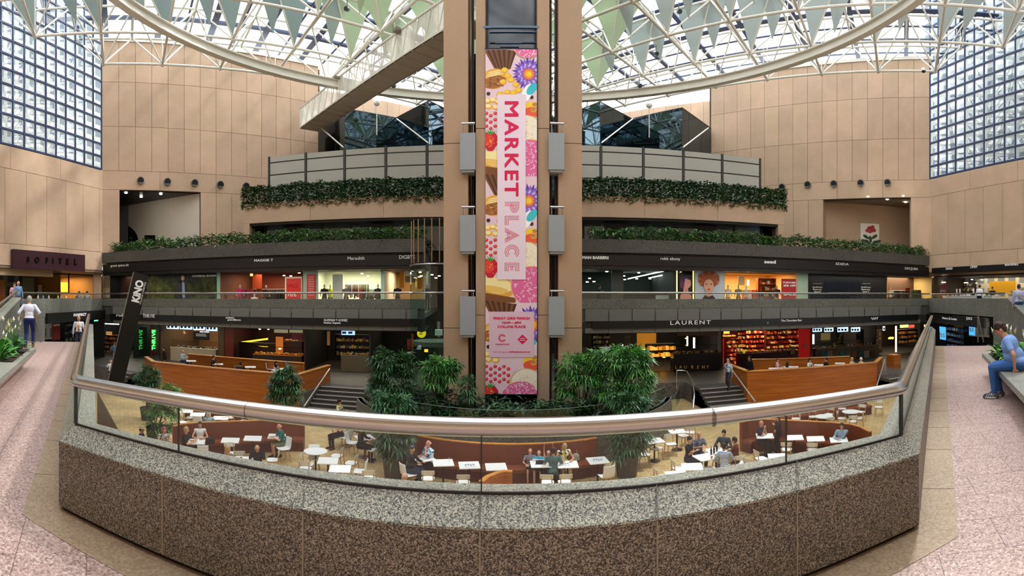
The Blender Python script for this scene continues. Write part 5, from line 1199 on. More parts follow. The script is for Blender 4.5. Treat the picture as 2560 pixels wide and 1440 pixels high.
# stairs between the court and the shop level ------------------------------
def stairs(xa, xb, ytop, side):
    Pa, Pb = at(xa, ytop, ZM), at(xb, ytop, ZM); yc = (Pa.y+Pb.y)/2; mb = MB(); nn = MB()
    for i in range(6):
        z1 = ZM-i/6*1.0; y = yc-.36*i; mb.box(((Pa.x+Pb.x)/2, (y-.36+27.2)/2, (ZL+z1)/2-.002), (Pb.x-Pa.x, 27.2-y+.36, z1-ZL-.004)); nn.box(((Pa.x+Pb.x)/2, y-.34, z1-.015), (Pb.x-Pa.x, .09, .035))
    struct('floor_steps_'+side, mb, mat('4a4642', .6, 0, .3, 0, .05, 4)); struct('trim_nosing_'+side, nn, mat('a9a39a', .6))
stairs(800, 925, 966, 'west'); stairs(1735, 1850, 966, 'east'); stairs(285, 355, 930, 'far_west'); stairs(2195, 2270, 943, 'far_east')
# timber booths ------------------------------------------------------------
def booth(name, label, pts, zt, zb, th_=.18, cap=True, inner=False, lab2=None):
    e = empty(name, (0,0,0), label, 'booth wall')
    for (a, b) in zip(pts[:-1], pts[1:]):
        a, b = Vector(a), Vector(b); d = (b.xy-a.xy).normalized(); n = Vector((d.y, -d.x)); 
        if n.dot(-a.xy) < 0: n = -n
        o = MB(); q = Vector((n.x, n.y, 0))*th_; bot = lambda v: Vector((v.x, v.y, zb)); o.hexa([bot(a), bot(b), bot(b)-q, bot(a)-q, a, b, b-q, a-q]); o.build('timber_panel', M['wood'], e)
        c = MB(); up = Vector((0,0,.05)); q2 = Vector((n.x, n.y, 0))*.05; c.hexa([a+q2, b+q2, b-q-q2, a-q-q2, a+q2+up, b+q2+up, b-q-q2+up, a-q-q2+up]); c.build('timber_capping', M['wood_top'], e)
    return e
ZW = -2.45
w0, w1, w2_, w3 = at(362, 893, ZW), at(380, 905, ZW), at(745, 938, ZW), at(826, 914, ZW)
booth('timber_booth', 'long warm timber booth wall with pale capping below the juice bar and asian food shops', [w0, w1, w2_, w3], ZW, ZL)
e0, e1, e2, e3 = at(1820, 912, ZW), at(1868, 930, ZW), at(2192, 907, ZW), at(2206, 894, ZW)
booth('timber_booth', 'timber booth wall with slanting ends below the red chocolate shop', [e0, e1, e2, e3], ZW, ZL)
b0, b1 = at(470, 886, ZW+.0), at(758, 909, ZW); booth('timber_booth', 'inner low timber partition behind the diners on the upper level, west', [b0, b1], ZW, ZM)
b0, b1 = at(1880, 900, ZW+.05), at(2125, 892, ZW+.05); booth('timber_booth', 'inner low timber partition behind the diners on the upper level, east', [b0, b1], ZW, ZM)
for a_, b_, pts in ((2237, 2287, 'wooden kiosk counter under the bakery display at the east end'),):
    P, Q_ = at(2235, 920, ZM), at(2284, 922, ZM); mb = MB(); mb.box(((P.x+Q_.x)/2, P.y+.4, ZM+.45), (Q_.x-P.x, .8, .9)); tag(mb.build('kiosk_counter', M['wood']), pts, 'counter')
# stair handrails against the timber
for i, (x0, y0, x1, y1, lb) in enumerate(((824, 922, 760, 1016, 'white steel handrail sloping along the timber wall by the west stair'), (1828, 922, 1888, 1004, 'white steel handrail sloping along the timber wall by the east stair'), (2212, 899, 2192, 965, 'white steel handrail at the far east stair'))):
    A_ = at(x0, y0, ZM+.95); B_ = at(x1, y1, ZL+.9); e = empty('stair_handrail', A_, lb, 'handrail'); m_ = MB(); m_.tube([Vector((0,0,0)), B_-A_], .035, 8); m_.build('rail', mat('d4d4d2', .3, .6), e, smooth='auto'); m_ = MB(); m_.tube([(0,0,0),(0,0,-.95)], .02, 6); m_.tube([B_-A_, B_-A_+Vector((0,0,-.9))], .02, 6); m_.build('posts', M['steel_b'], e)
# curved steel & glass stair balustrade on the east of the planter
P0 = at(1692, 926, ZM+1.0); pts = [P0, at(1716, 926, ZM+1.0), at(1731, 950, ZM+.85), at(1736, 985, ZM+.6), at(1733, 1020, ZM+.25)]
cs = empty('curved_handrail', P0, 'bright steel handrail curving down with glass beside the east stair', 'handrail'); m_ = MB(); m_.tube([p-P0 for p in rail_pts(pts, .3, 4)], .035, 8); m_.tube([(0,0,0),(0,0,-1)], .025, 6); m_.build('rail', mat('c9cac9', .25, .9), cs, smooth='auto')
gl2 = MB()
for a, b in zip(pts[1:-1], pts[2:]): gl2.quad(a-P0-Vector((.05,0,.12)), b-P0-Vector((.05,0,.12)), b-P0-Vector((.05,0,.9)), a-P0-Vector((.05,0,1.0)))
gl2.build('glass', M['glass_g'], cs)
rp_ = [at(1700, 960, ZM+.6), at(1690, 985, ZM+.4), at(1660, 1005, ZM+.2), at(1620, 1018, ZM+.05), at(1600, 1022, ZM)]
ra = empty('ramp_rail', rp_[0], 'dark handrail with green glass curving down a ramp behind the palms', 'railing'); m_ = MB(); m_.tube([p-rp_[0] for p in rp_], .03, 8); m_.build('rail', mat('4d5453', .3, .6), ra, smooth='auto'); m_ = MB()
for a, b in zip(rp_[:-1], rp_[1:]): m_.quad(a-rp_[0], b-rp_[0], b-rp_[0]-Vector((0,0,.8)), a-rp_[0]-Vector((0,0,.8)))
m_.build('glass', M['glass_g'], ra)
# leather benches -----------------------------------------------------------
def bench(name, label, pts, flip=1, zt=1.12, ends=True, seat_d=.5):    # pts: plan path of the back's rear face, seat towards the viewer
    e = empty(name, (0,0,0), label, 'bench'); n = len(pts); P = [Vector((p.x, p.y)) for p in pts]; N_ = []
    for i in range(n):
        d = (P[min(i+1, n-1)]-P[max(i-1, 0)]).normalized(); q = Vector((d.y, -d.x))
        if q.dot(-P[i]) < 0: q = -q
        N_.append(q*flip)
    def band(k0, k1, z0, z1, m, nm, zf=None):
        o = MB()
        for i in range(n-1):
            zz = [zf(i/(n-1)) if zf else z1, zf((i+1)/(n-1)) if zf else z1]; a, b = P[i], P[i+1]; c, d = N_[i], N_[i+1]
            o.hexa([(*(a+c*k0), z0), (*(b+d*k0), z0), (*(b+d*k1), z0), (*(a+c*k1), z0), (*(a+c*k0), zz[0]), (*(b+d*k0), zz[1]), (*(b+d*k1), zz[1]), (*(a+c*k1), zz[0])])
        return o.build(nm, m, e)
    prof = (lambda t: ZL+zt-.32*max(0, 1-min(t, 1)/.12) if False else ZL+zt)
    band(.0, .1, ZL, ZL+zt, M['leather'], 'backrest'); band(-.03, .11, ZL+zt, ZL+zt+.03, M['wood_top'], 'timber_capping'); band(-.03, 0, ZL, ZL+zt, M['wood'], 'timber_back')
    band(.1, .1+seat_d, ZL+.36, ZL+.46, M['leather'], 'seat'); band(.1, .05+seat_d, ZL, ZL+.36, mat('5a2a1c', .5), 'seat_base')
    return e
def path(zt, L_): return [at(x, y, ZL+zt) for x, y in L_]
bench('curved_bench', 'long curved tan leather bench with timber edge wrapping the round planter', [Vector((*p, 0)) for p in arcpts(8.35, -.42, .345, 14)])
bench('leather_bench', 'curved leather bench with a high back behind four white tables, west side', path(1.12, [(432, 1066), (455, 1060), (500, 1056), (560, 1054), (620, 1052), (680, 1049), (730, 1048), (762, 1049)]))
bench('leather_bench', 'curved leather bench with high back seating two people in dark clothes, east side', path(1.12, [(1850, 1056), (1868, 1051), (1912, 1048), (1960, 1050), (2020, 1053), (2080, 1056), (2130, 1061), (2155, 1068), (2178, 1080)]))
bench('leather_bench', 'leather bench along the foot of the timber wall, west side', path(.85, [(470, 1000), (560, 1006), (660, 1010)]), zt=.85)
bench('leather_bench', 'leather bench along the foot of the timber wall behind round tables, east side', path(.85, [(1900, 1023), (1980, 1014), (2060, 1004), (2140, 993), (2165, 990)]), zt=.85)
bench('leather_bench', 'rounded timber edged end of a bench just below the parapet, in the middle', [at(x, y, ZL+1.12) for x, y in ((1206, 1206), (1222, 1193), (1245, 1184), (1262, 1180), (1280, 1181))], flip=-1)
# slanting black cinema sign ------------------------------------------------
r0 = 23.0; sg = empty('cinema_sign', rr(310, r0, ZL), 'tall slanting black pylon sign with bold white lettering', 'sign'); O = sg.location
def SP(x, y, k=0): P = rr(x, r0-k, EYE-(y-YH)/F*(r0-k)); return P-O
f = [(372, 690), (335, 679), (263, 985), (303, 985)]; mb = MB(); mb.add([SP(x, y) for x, y in f]+[SP(x, y, -.5) for x, y in f], [(0,1,2,3),(7,6,5,4),(0,4,5,1),(1,5,6,2),(2,6,7,3),(3,7,4,0)]); mb.build('sign_body', mat('0b0b0c', .35), sg)
mb = MB(); mb.tube([SP(334, 680, .02), SP(262, 985, .02)], .03, 6); mb.build('edge_trim', M['steel_b'], sg)
d1 = (SP(372, 690)-SP(303, 985)); t_ = th(345); rgt = Vector((math.cos(t_), -math.sin(t_), 0)); upv = Vector((0,0,1)); ang = math.atan2(d1.z, d1.dot(rgt))
def stext(s_, x, y, h, wd, off=0, nm='lettering'):
    o = text(s_, 1, (0,0,0), (0,0,0), M['white'], sg, nm, ext=.0, off=off); xs = [v.co.x for v in o.data.vertices]; ys = [v.co.y for v in o.data.vertices]; kx = wd/F*r0/(max(xs)-min(xs)); ky = h/F*r0/(max(ys)-min(ys))
    o.data.transform(Matrix.Diagonal((kx, ky, 1, 1)) @ Matrix.Translation((-(max(xs)+min(xs))/2, -(max(ys)+min(ys))/2, 0)))
    ca, sa = math.cos(ang), math.sin(ang); X = rgt*ca+upv*sa; Y = -rgt*sa+upv*ca; Z = X.cross(Y); Mx = Matrix((X, Y, Z)).transposed().to_4x4(); Mx.translation = SP(x, y, .03); o.matrix_local = Mx
stext('KiNO', 344, 728, 21, 56, .05); stext('PALACE CINEMAS', 357, 733, 4, 56)
tg = MB().add([rr(243, 19.5, EYE-(980-YH)/F*19.5), rr(300, 22.0, EYE-(1085-YH)/F*22), rr(300, 22, ZL), rr(243, 19.5, ZL), rr(243, 19.7, EYE-(980-YH)/F*19.5), rr(300, 22.2, EYE-(1085-YH)/F*22), rr(300, 22.2, ZL), rr(243, 19.7, ZL)], [(0,1,2,3),(7,6,5,4),(0,4,5,1)])
tag(tg.build('escalator_side', mat('5f5046', .5)), 'brown sloping side panel of the escalator under the walkway, west', 'escalator')
# ================================================================ shops
def room(pl, x0, x1, z0, z1, depth, wall, nm, back=None, ceil='5a5752', floor='6b645c', light=None, k=0, cols_=None):
    u0, u1 = sorted((pl.u(x0), pl.u(x1))); mb = MB(); t = .06
    mb.mat(0).wallbox(pl, u0, u0+t, z0, z1, -depth, k); mb.wallbox(pl, u1-t, u1, z0, z1, -depth, k)
    mb.mat(1).wallbox(pl, u0+t, u1-t, z0, z1, -depth-t, -depth); mb.mat(2).wallbox(pl, u0, u1, z1-t, z1, -depth, k); mb.mat(3).wallbox(pl, u0, u1, z0-.02, z0+.02, -depth, k)
    W = mat(wall, .7) if isinstance(wall, str) else wall
    struct('wall_'+nm, mb, [W, (mat(back, .7) if isinstance(back, str) else back) if back else W, mat(ceil, .8), mat(floor, .5)])
    if light:
        c, e = light; L_ = bpy.data.lights.new('shop_light', 'AREA'); L_.energy = e; L_.color = c; L_.shape = 'RECTANGLE'; L_.size = max(.6, (u1-u0)*.7); L_.size_y = depth*.6
        o = bpy.data.objects.new('shop_light', L_); COL.objects.link(o); o.location = pl.pt((u0+u1)/2, z1-.12, -depth*.5); o.rotation_euler = (0, 0, pl.ang())
def slab(pl, k, x0, x1, y0, y1, m, name='panel', parent=None, th_=.05):
    q = pl.off(k); u0, u1 = sorted((q.u(x0), q.u(x1))); xm = (x0+x1)/2; za, zb = q.z(xm, y1), q.z(xm, y0)
    return MB().wallbox(q, u0, u1, za, zb, 0, th_).build(name, m, parent)
def item(pl, k, x0, x1, y0, y1, m, name, label, cat, group=None, th_=.05): return tag(slab(pl, k, x0, x1, y0, y1, m, name, None, th_), label, cat, group)
WW = FL.off(-3.4); EE = FR.off(-3.4)
def spots(pl, pts, nm, label, c='fff2d8', e=9, rad=.09):
    mb = MB(); P0 = pl.at(*pts[0][:2], k=pts[0][2] if len(pts[0]) > 2 else -2.0); e_ = empty('downlights', P0, label, 'ceiling lights')
    for i, p in enumerate(pts):
        q = pl.off(p[2] if len(p) > 2 else -2.0); P = q.at(p[0], p[1]) - P0; MB().lathe([(rad, -.02), (rad, .03), (rad*.6, .03)], c=tuple(P), n=10).build('lamp', mat(c, .4, emit=e), e_)
def mannequin(pl, px, k, zf, label, top, bottom, skin='cfc6b8', s=1.0, arms=None, skirt=False):
    q = pl.off(k); P = q.pt(q.u(px), zf); e = empty('mannequin', P, label, 'mannequin', facing(px, 0), 'mannequins'); sk = mat(skin, .4); b = MB()
    b.ball((0,0,1.62*s), (.07,.085,.11), 12, 8); capsule(b, (0,0,1.42*s), (0,0,1.55*s), .045, .04); capsule(b, (-.2,0,1.36*s), (-.27,.04,.92*s), .04, .028); capsule(b, (.2,0,1.36*s), (.27,.05,.92*s), .04, .028)
    for x in (-.09, .09): capsule(b, (x,0,.85*s), (x,0,.05), .07, .035)
    b.build('body', sk, e, smooth=True)
    t = MB(); t.lathe([(.13, .84*s), (.15, .95*s), (.125, 1.1*s), (.17, 1.28*s), (.19, 1.38*s), (.07, 1.46*s)], n=14); capsule(t, (-.19,0,1.37*s), (-.25,.03,1.1*s), .055, .045); capsule(t, (.19,0,1.37*s), (.25,.03,1.1*s), .055, .045); t.build('top', mat(top, .8), e, smooth=True)
    o = MB()
    if skirt: o.lathe([(.26, .5*s), (.19, .75*s), (.14, .95*s)], n=14)
    else:
        for x in (-.09, .09): capsule(o, (x,0,.86*s), (x,0,.12), .085, .055)
    o.build('skirt' if skirt else 'trousers', mat(bottom, .8), e, smooth=True); MB().lathe([(.2, 0), (.2, .02)], n=16).build('stand', M['steel_b'], e); return e
def rack(pl, px, k, zf, cs, label, w_=1.5, h=1.45, seed=1, name='clothes_rack'):
    q = pl.off(k); P = q.pt(q.u(px), zf); e = empty(name, P, label, 'clothes rack', pl.ang(), 'clothes racks'); m = MB(); m.tube([(-w_/2,0,0), (-w_/2,0,h), (w_/2,0,h), (w_/2,0,0)], .015, 6); m.build('frame', M['steel_b'], e); r_ = random.Random(seed); n = int(w_/.09)
    for i in range(n):
        x = -w_/2+.06+(w_-.12)*i/(n-1); l = .55+.35*r_.random(); MB().hexa([(x-.02,-.2,h-.1-l), (x+.02,-.2,h-.1-l), (x+.025,.2,h-.1-l), (x-.015,.2,h-.1-l), (x-.02,-.05,h-.03), (x+.02,-.05,h-.03), (x+.02,.05,h-.03), (x-.02,.05,h-.03)]).build('garment', mat(r_.choice(cs), .85), e)
    return e
def shelf(pl, px, k, z0, w_, h, d, n, items, label, m=None, seed=2, cat='shelves', name='shelf_unit', iw=.16, ih=.2, ig=0, emit=0):
    q = pl.off(k); P = q.pt(q.u(px), z0); dd = pl.d if pl.u(px+2) > pl.u(px-2) else -pl.d
    e = empty(name, P, label, cat, math.atan2(dd.y, dd.x)); m = m or M['wood']; b = MB()
    for i in range(n+1): b.box((0, 0, h*i/n), (w_, d, .03))
    b.box((-w_/2, 0, h/2), (.03, d, h)); b.box((w_/2, 0, h/2), (.03, d, h)); b.box((0, d/2, h/2), (w_, .02, h)); b.build('frame', m, e); r_ = random.Random(seed)
    ms = [mat(c, .6, emit=emit) for c in items]; g = MB()
    for i in range(n):
        x = -w_/2+.1
        while x < w_/2-.08: ww = iw*(.6+.7*r_.random()); hh = ih*(.6+.7*r_.random()); g.mat(r_.randrange(len(ms))).box((x+ww/2, -.05, h*i/n+.015+hh/2), (ww*.85, d*.6, hh)); x += ww+ig
    tag(g.build('stocked_goods', ms, e), 'rows of small goods', kind='stuff'); return e
def counter(pl, x0, x1, k, zf, h, d, front, label, top=None, glassy=False, goods=None, seed=4, name='shop_counter'):
    q = pl.off(k); u0, u1 = sorted((q.u(x0), q.u(x1))); P = q.pt((u0+u1)/2, zf); w_ = u1-u0; dd = pl.d if pl.u(x1) > pl.u(x0) else -pl.d
    e = empty(name, P, label, 'counter', math.atan2(dd.y, dd.x)); MB().box((0, 0, h/2), (w_, d, h)).build('front', front, e); MB().box((0, 0, h+.02), (w_+.06, d+.06, .04)).build('worktop', top or front, e)
    if glassy: MB().box((0, -d*.3, h+.3), (w_, .01, .5)).box((0, 0, h+.55), (w_, d*.7, .01)).build('glass_guard', M['shopglass'], e)
    if goods:
        r_ = random.Random(seed); ms = [mat(c, .6) for c in goods]; g = MB(); x = -w_/2+.1
        while x < w_/2-.1: g.mat(r_.randrange(len(ms))).ball((x, (r_.random()-.5)*d*.5, h+.1), (.07+.05*r_.random(), .08, .05+.06*r_.random()), 8, 5); x += .09
        tag(g.build('food_display', ms, e, smooth=True), 'heaped food on display', kind='stuff')
    return e
warm, cool, neu = (1,.82,.55), (.85,1,.93), (1,.95,.85)
Z0, Z1 = .75, 3.5
# --- west upper gallery ---------------------------------------------------
pl = WW
room(pl, 255, 365, Z0, Z1, 5, '1b1c1d', 'shop_unit_a', '141516', '1a1a1a', '2b2b2b', (neu, 20))
room(pl, 365, 547, Z0, Z1, 1.0, '181818', 'shop_unit_b', '181818', '1a1a1a')
room(pl, 547, 760, Z0, Z1, 6, '6b3a25', 'shop_unit_c', '7d3a22', '3a322c', '6a5a4c', (warm, 160))
room(pl, 760, 958, Z0, Z1, 5, 'c9cfae', 'shop_unit_d', 'd3d6b8', '8e8f78', 'a09a86', (neu, 190))
room(pl, 958, 1062, Z0, Z1, 6, 'b9b09c', 'shop_unit_e', '7a5a2c', '2c2a28', '5a4a3c', (warm, 130))
s0 = item(pl, .06, 257, 275, 684, 745, mat('b5b0a0', .6), 'cream_panel', 'cream wall panel carrying a framed notice at the west end of the gallery shops', 'panel')
item(pl, .14, 259, 272, 691, 719, mat('8f8876', .6), 'framed_notice', 'small framed notice on the cream panel at the west end', 'poster', th_=.02)
shelf(pl, 315, -3.5, Z0, 5, 2.4, .4, 4, ['8a8a86','5a5f60','b8b8b0','3c4040'], 'dark shelf display glinting in the unlit shop beside the cream panel', M['black'])
# landscape mural poster with the walking figure
mu = empty('landscape_mural', pl.at(455, 715, .1), 'large landscape photograph hoarding with a dark haired woman, reading COMING SOON', 'poster')
def rel(o): o.matrix_parent_inverse = Matrix.Translation(-o.parent.location); return o
q = pl.off(.08)
def bmural():
    m, t, b, tx_, N = nodes('landscape_print', .6, .2); n = N('ShaderNodeTexNoise', Scale=1.4, Detail=8.0, Roughness=.7); t.links.new(tx_.outputs['Object'], n.inputs['Vector'])
    t.links.new(ramp(t, N, n.outputs['Fac'], [(.3,'2c3620'),(.45,'57643a'),(.55,'858a4c'),(.66,'b5b070')]), b.inputs['Base Color']); return m
mp_ = bmural()
rel(slab(pl, .03, 366, 545, 676, 749, M['black'], 'backing', mu))
mb = MB(); disp(mb, q, [(367,690),(400,684),(440,688),(480,682),(520,686),(545,692),(545,749),(367,749)][::-1]); rel(mb.build('hillside', mp_, mu))
mb = MB(); disp(mb, q.off(-.01), [(480,677),(545,679),(545,700),(480,700)][::-1]); disp(mb, q.off(-.01), [(367,677),(480,677),(480,690),(367,694)][::-1]) ; rel(mb.build('cloudy_sky', mat('8f9494', .6), mu))
def blob_(pl_, cx, cy_, a, b, n=14, rot=0): return [(cx+a*math.cos(t)*math.cos(rot)-b*math.sin(t)*math.sin(rot), cy_+a*math.cos(t)*math.sin(rot)+b*math.sin(t)*math.cos(rot)) for t in [2*PI*i/n for i in range(n)]]
q2 = q.off(.01); mb = MB(); disp(mb, q2, blob_(q2, 452, 694, 11, 15)); disp(mb, q2.off(-.002), [(442,694),(462,700),(464,722),(440,724)]); disp(mb, q2, [(438,749),(436,725),(441,708),(448,700),(458,700),(466,712),(474,740),(474,749)]); rel(mb.build('printed_coat_and_hair', mat('15141a', .6), mu))
q3 = q2.off(.01); mb = MB(); disp(mb, q3, blob_(q3, 457, 695, 4.2, 6.6)); rel(mb.build('printed_face', mat('b08a74', .6), mu)); mb = MB(); disp(mb, q3, [(455,704),(461,706),(463,745),(456,745)]); rel(mb.build('printed_scarf', mat('6f7f92', .6), mu))
o = ptext(q3, 'COMING SOON', 510, 690, 5, M['white'], None, .01, wpx=60, off=.004); o.parent = mu; rel(o)
def pillar(pl, k, x0, x1, y0, y1, c, lab, e=0): return item(pl, k, x0, x1, y0, y1, mat(c, .5, emit=e), 'shopfront_pillar', lab, 'pillar', th_=.12)
pillar(pl, .0, 544, 551, 676, 750, '86a897', 'slim pale green shopfront pillar right of the landscape hoarding'.replace('right of', 'beside'))
pillar(pl, .0, 759, 796, 675, 750, '9db8a6', 'pale green pillar behind the red text poster')
pillar(pl, .0, 953, 962, 674, 750, '8fb09c', 'slim pale green pillar beside the clothes shop with mannequins in dark dress')
mannequin(pl, 600, -.6, Z0+.1, 'mannequin in a bright pink top in the dark red clothes shop', 'c2246a', '8a1438', s=.95)
mannequin(pl, 636, -.8, Z0-.35, 'short white draped bust in the dark red clothes shop', 'e4e0da', 'e4e0da', s=.85)
mannequin(pl, 665, -2.2, Z0, 'mannequin in brown at the back of the dark red clothes shop', '5a2a1a', '3a2018')
rack(pl, 620, -1.6, Z0, ['b0204a','8a1838','c43a5e','5a1a24'], 'rack of crimson clothes behind the pink mannequin', w_=1.3)
rack(pl, 690, -2.6, Z0, ['3a3a38','55504a','2a2c2e'], 'rack of dark clothes in the dark red clothes shop', w_=2.2)
item(pl, -4.5, 632, 655, 684, 722, mat('9a3c1c', .6), 'red_curtain', 'rust red fitting room curtain at the back of the clothes shop', 'curtain')
item(pl, -4, 626, 632, 680, 690, mat('ffc65a', .5, emit=2.5), 'wall_lamp', 'glowing amber wall lamp in the dark red clothes shop', 'lamp')
sb_ = empty('sale_board', pl.at(734, 720, .2), 'tall red sale board with white edge and 70 on it', 'sign'); rel(slab(pl, .2, 713, 755, 692, 750, mat('d8c9ae', .6), 'white_edge', sb_)); rel(slab(pl, .26, 716.5, 752, 696, 749, mat('bf1f17', .5), 'red_face', sb_))
for s_, y, h, wd, cc in (('SALE', 714, 10, 28, mat('a30f10', .5)), ('70%', 737, 10, 22, M['white'])): o = ptext(pl, s_, 734, y, h, cc, None, .33, wpx=wd); o.parent = sb_; rel(o)
rp2 = empty('red_poster', pl.at(779, 718, .2), 'red poster with rows of small pale text on the pale green pillar', 'poster'); rel(slab(pl, .14, 768, 790, 686, 749, mat('b5292f', .5), 'paper', rp2)); mb = MB()
for i in range(12): mb.mat(0); disp(mb, pl.off(.2), [(770.5,690+i*4.3),(786-(i%3),690+i*4.3),(786-(i%3),691.3+i*4.3),(770.5,691.3+i*4.3)])
rel(mb.build('printed_lines', mat('dcb0aa', .6), rp2))
for x, k, t_, b_, l in ((811,-.6,'1c1c1e','2a3a36','mannequin in black beside the red text poster'),(865,-.7,'7a6a62','33302e','mannequin in a floral jacket before the white fashion poster'),(826,-1.6,'c9c92a','55603a','bust in acid yellow in the pale green shop'),(945,-.8,'2a3028','2a3028','mannequin in dark olive at the end of the pale green shop')): mannequin(pl, x, k, Z0, l, t_, b_)
item(pl, -1.2, 832, 857, 686, 748, mat('d5dcd6', .6), 'fashion_poster', 'tall pale poster of a standing model in the pale green shop', 'poster')
rack(pl, 895, -1.5, Z0+.3, ['a3302c','e0d8c0','5a3228','2c2c2c'], 'rack of red and cream tops in the pale green shop', w_=1.5)
rack(pl, 925, -2.5, Z0, ['2c3434','1f2424','3d4a44'], 'rack of dark tops at the back of the pale green shop', w_=1.5)
spots(pl, [(795,672,-1),(862,676),(880,679,-2.5),(905,684,-3),(930,672,-1.5),(845,690,-4),(920,690,-4)], 'd', 'small bright ceiling spotlights in the pale green clothes shop')
spots(pl, [(582,692,-4),(589,692,-4),(710,689,-3.5),(727,690,-3.5),(748,682,-2.5),(640,700,-5)], 'c', 'small bright ceiling spotlights in the dark red clothes shop')
spots(pl, [(1050,681,-2),(1053,690,-3),(1080,687,-2),(1090,695,-3),(1048,693,-3),(1098,690,-3)], 'e', 'small bright ceiling spotlights in the clothes shop beside the tower')
for x, t_, b_, l in ((994,'17181b','1c1d22','mannequin in a black coat in the shop next to the tower'),(1068,'4a2348','251528','mannequin in purple in the shop next to the tower')): mannequin(pl, x, -.7, Z0, l, t_, b_, skin='c9b48a')
item(pl, -2, 999, 1011, 680, 720, mat('d08a1c', .6), 'ochre_panel', 'narrow ochre panel behind the black coated mannequin', 'panel'); item(pl, -2, 1044, 1058, 693, 722, mat('c97f1c', .6), 'ochre_panel', 'slanting ochre panel beside the purple mannequin', 'panel')
item(pl, -1, 1013, 1041, 670, 690, mat('cfd8cc', .5), 'bulkhead', 'pale bulkhead box hanging in the shop next to the tower', 'bulkhead'); item(pl, -1.3, 1013, 1038, 690, 706, mat('6b5c46', .5), 'bulkhead', 'brown bulkhead box below the pale one', 'bulkhead')
# curved glass stair by the tower, west
cg = empty('glass_stair_drum', (-4.0, 25.9, 0), 'curved glass and steel drum of the spiral stair between the shops and the tower', 'staircase'); mb = MB(); arcwall(mb, 1.35, 1.33, -1.5, 1.5, -3.3, 3.2, 14, Vector((0, 0))); mb.build('glass', M['glass_g'], cg)
mb = MB(); mb.tube([(1.34*math.sin(a), -1.34*math.cos(a), 3.3) for a in [-1.5+.15*i for i in range(21)]], .05, 8); mb.tube([(1.34*math.sin(a), -1.34*math.cos(a), 1.86) for a in [-1.5+.15*i for i in range(21)]], .05, 8); mb.build('rails', M['steel_b'], cg)
mb = MB()
for i in range(9): a = -1.2+.3*i; mb.tube([(1.3*math.sin(a), -1.3*math.cos(a), 3.4), (1.3*math.sin(a), -1.3*math.cos(a), 5.6)], .03, 6)
mb.build('balusters', mat('a9906a', .3, .6), cg)
for z in (-.9,): MB().lathe([(1.2, z), (1.2, z+.25)], n=20).build('landing', M['granite_far'], cg)
MB().box((.2,-.3,-.2),(.35,.3,.3)).build('hanging_box', M['white'], cg)
# --- east upper gallery ---------------------------------------------------
pl = EE
room(pl, 1400, 1690, Z0, Z1, 7, '1c211d', 'shop_unit_f', '1d2720', '20241f', '30302c', (cool, 60))
room(pl, 1690, 1810, Z0, Z1, 1.2, '26261c', 'shop_unit_g', '3a3a26', '22221a')
room(pl, 1810, 2018, Z0, Z1, 6, 'd9b06c', 'shop_unit_h', 'd0a45e', 'b09060', 'a08050', (warm, 260))
room(pl, 2018, 2217, Z0, Z1, .5, '0e0f12', 'shop_unit_i', '0e0f12', '0e0f12')
room(pl, 2217, 2330, Z0, Z1, 5, 'd9bd7c', 'shop_unit_j', 'd8b66e', '6a6254', '8a7454', (warm, 210))
e_ = empty('light_strips', pl.at(1600, 690, -4), 'long thin white ceiling strip lights in the dark salon', 'ceiling lights')
for x0, y0, x1, y1 in ((1570,697,1662,677),(1622,695,1705,678)):
    mb = MB(); mb.tube([pl.off(-5).at(x0, y0), pl.off(-1.0).at(x1, y1)], .035, 5); rel(mb.build('strip', mat('f4fff4', .4, emit=7), e_))
spots(pl, [(1468,705,-3),(1474,696,-4),(1485,704,-3),(1500,677,-1.5),(1517,679,-1.5),(1508,678,-2),(1560,690,-5),(1582,675,-1.5),(1597,682,-3),(1602,669,-1),(1592,697,-6),(1625,697,-6),(1672,696,-6),(1681,703,-6),(1562,699,-6),(1615,678,-2)], 'f', 'scattered small white ceiling lights in the dark salon beside the tower', 'f2fff2', 10)
item(pl, -1, 1528, 1558, 671, 748, mat('3c463c', .5), 'salon_column', 'dim grey green column inside the dark salon', 'column')
item(pl, -1.4, 1639, 1672, 738, 750, mat('b9c9c4', .5), 'reception_desk', 'low pale reception desk in the dark salon', 'desk')
person(pl.off(-2).pt(pl.off(-2).u(1497), Z0), facing(1497, 60), 'barber in dark clothes in the dim shop beside the tower', 'stand', 1.0, shirt='1c2436', trousers='15171c', voxel=.035, hands=[(-.2,.35,1.2),(.2,.35,1.25)])
# two portrait posters
def poster(pl, x0, x1, y0, y1, bgc, label, k=.1):
    e = empty('portrait_poster', pl.at((x0+x1)/2, (y0+y1)/2, k), label, 'poster'); rel(slab(pl, k, x0, x1, y0, y1, mat(bgc, .5), 'backing', e)); return e
def pd(e, pl, k, poly, c, nm): mb = MB(); disp(mb, pl.off(k), poly); return rel(mb.build(nm, mat(c, .6), e))
p1 = poster(pl, 1697, 1730, 687, 750, '141214', 'portrait poster of a short haired profile with bare shoulders on black')
pd(p1, pl, .17, blob_(pl, 1712, 705, 13, 14), '3a2444', 'printed_hair'); pd(p1, pl, .18, [(1713,696),(1726,700),(1728,710),(1725,718),(1716,722),(1710,716)], 'c98f84', 'printed_face'); pd(p1, pl, .175, [(1709,716),(1720,720),(1722,732),(1729,740),(1729,749),(1700,749),(1701,738),(1708,730)], 'c4877a', 'printed_shoulders'); pd(p1, pl, .19, blob_(pl, 1705, 712, 6, 9), '5a2a50', 'printed_purple_lock')
for x in (1692, 1733): item(pl, .1, x-1.5, x+1.5, 676, 748, mat('d9cf8a', .5, emit=.6), 'light_strip', 'glowing yellow strip '+('before' if x < 1700 else 'after')+' the dark profile poster', 'light')
p2 = poster(pl, 1737, 1810, 675, 750, 'b3c0cc', 'large portrait poster of a curly red haired face on pale blue')
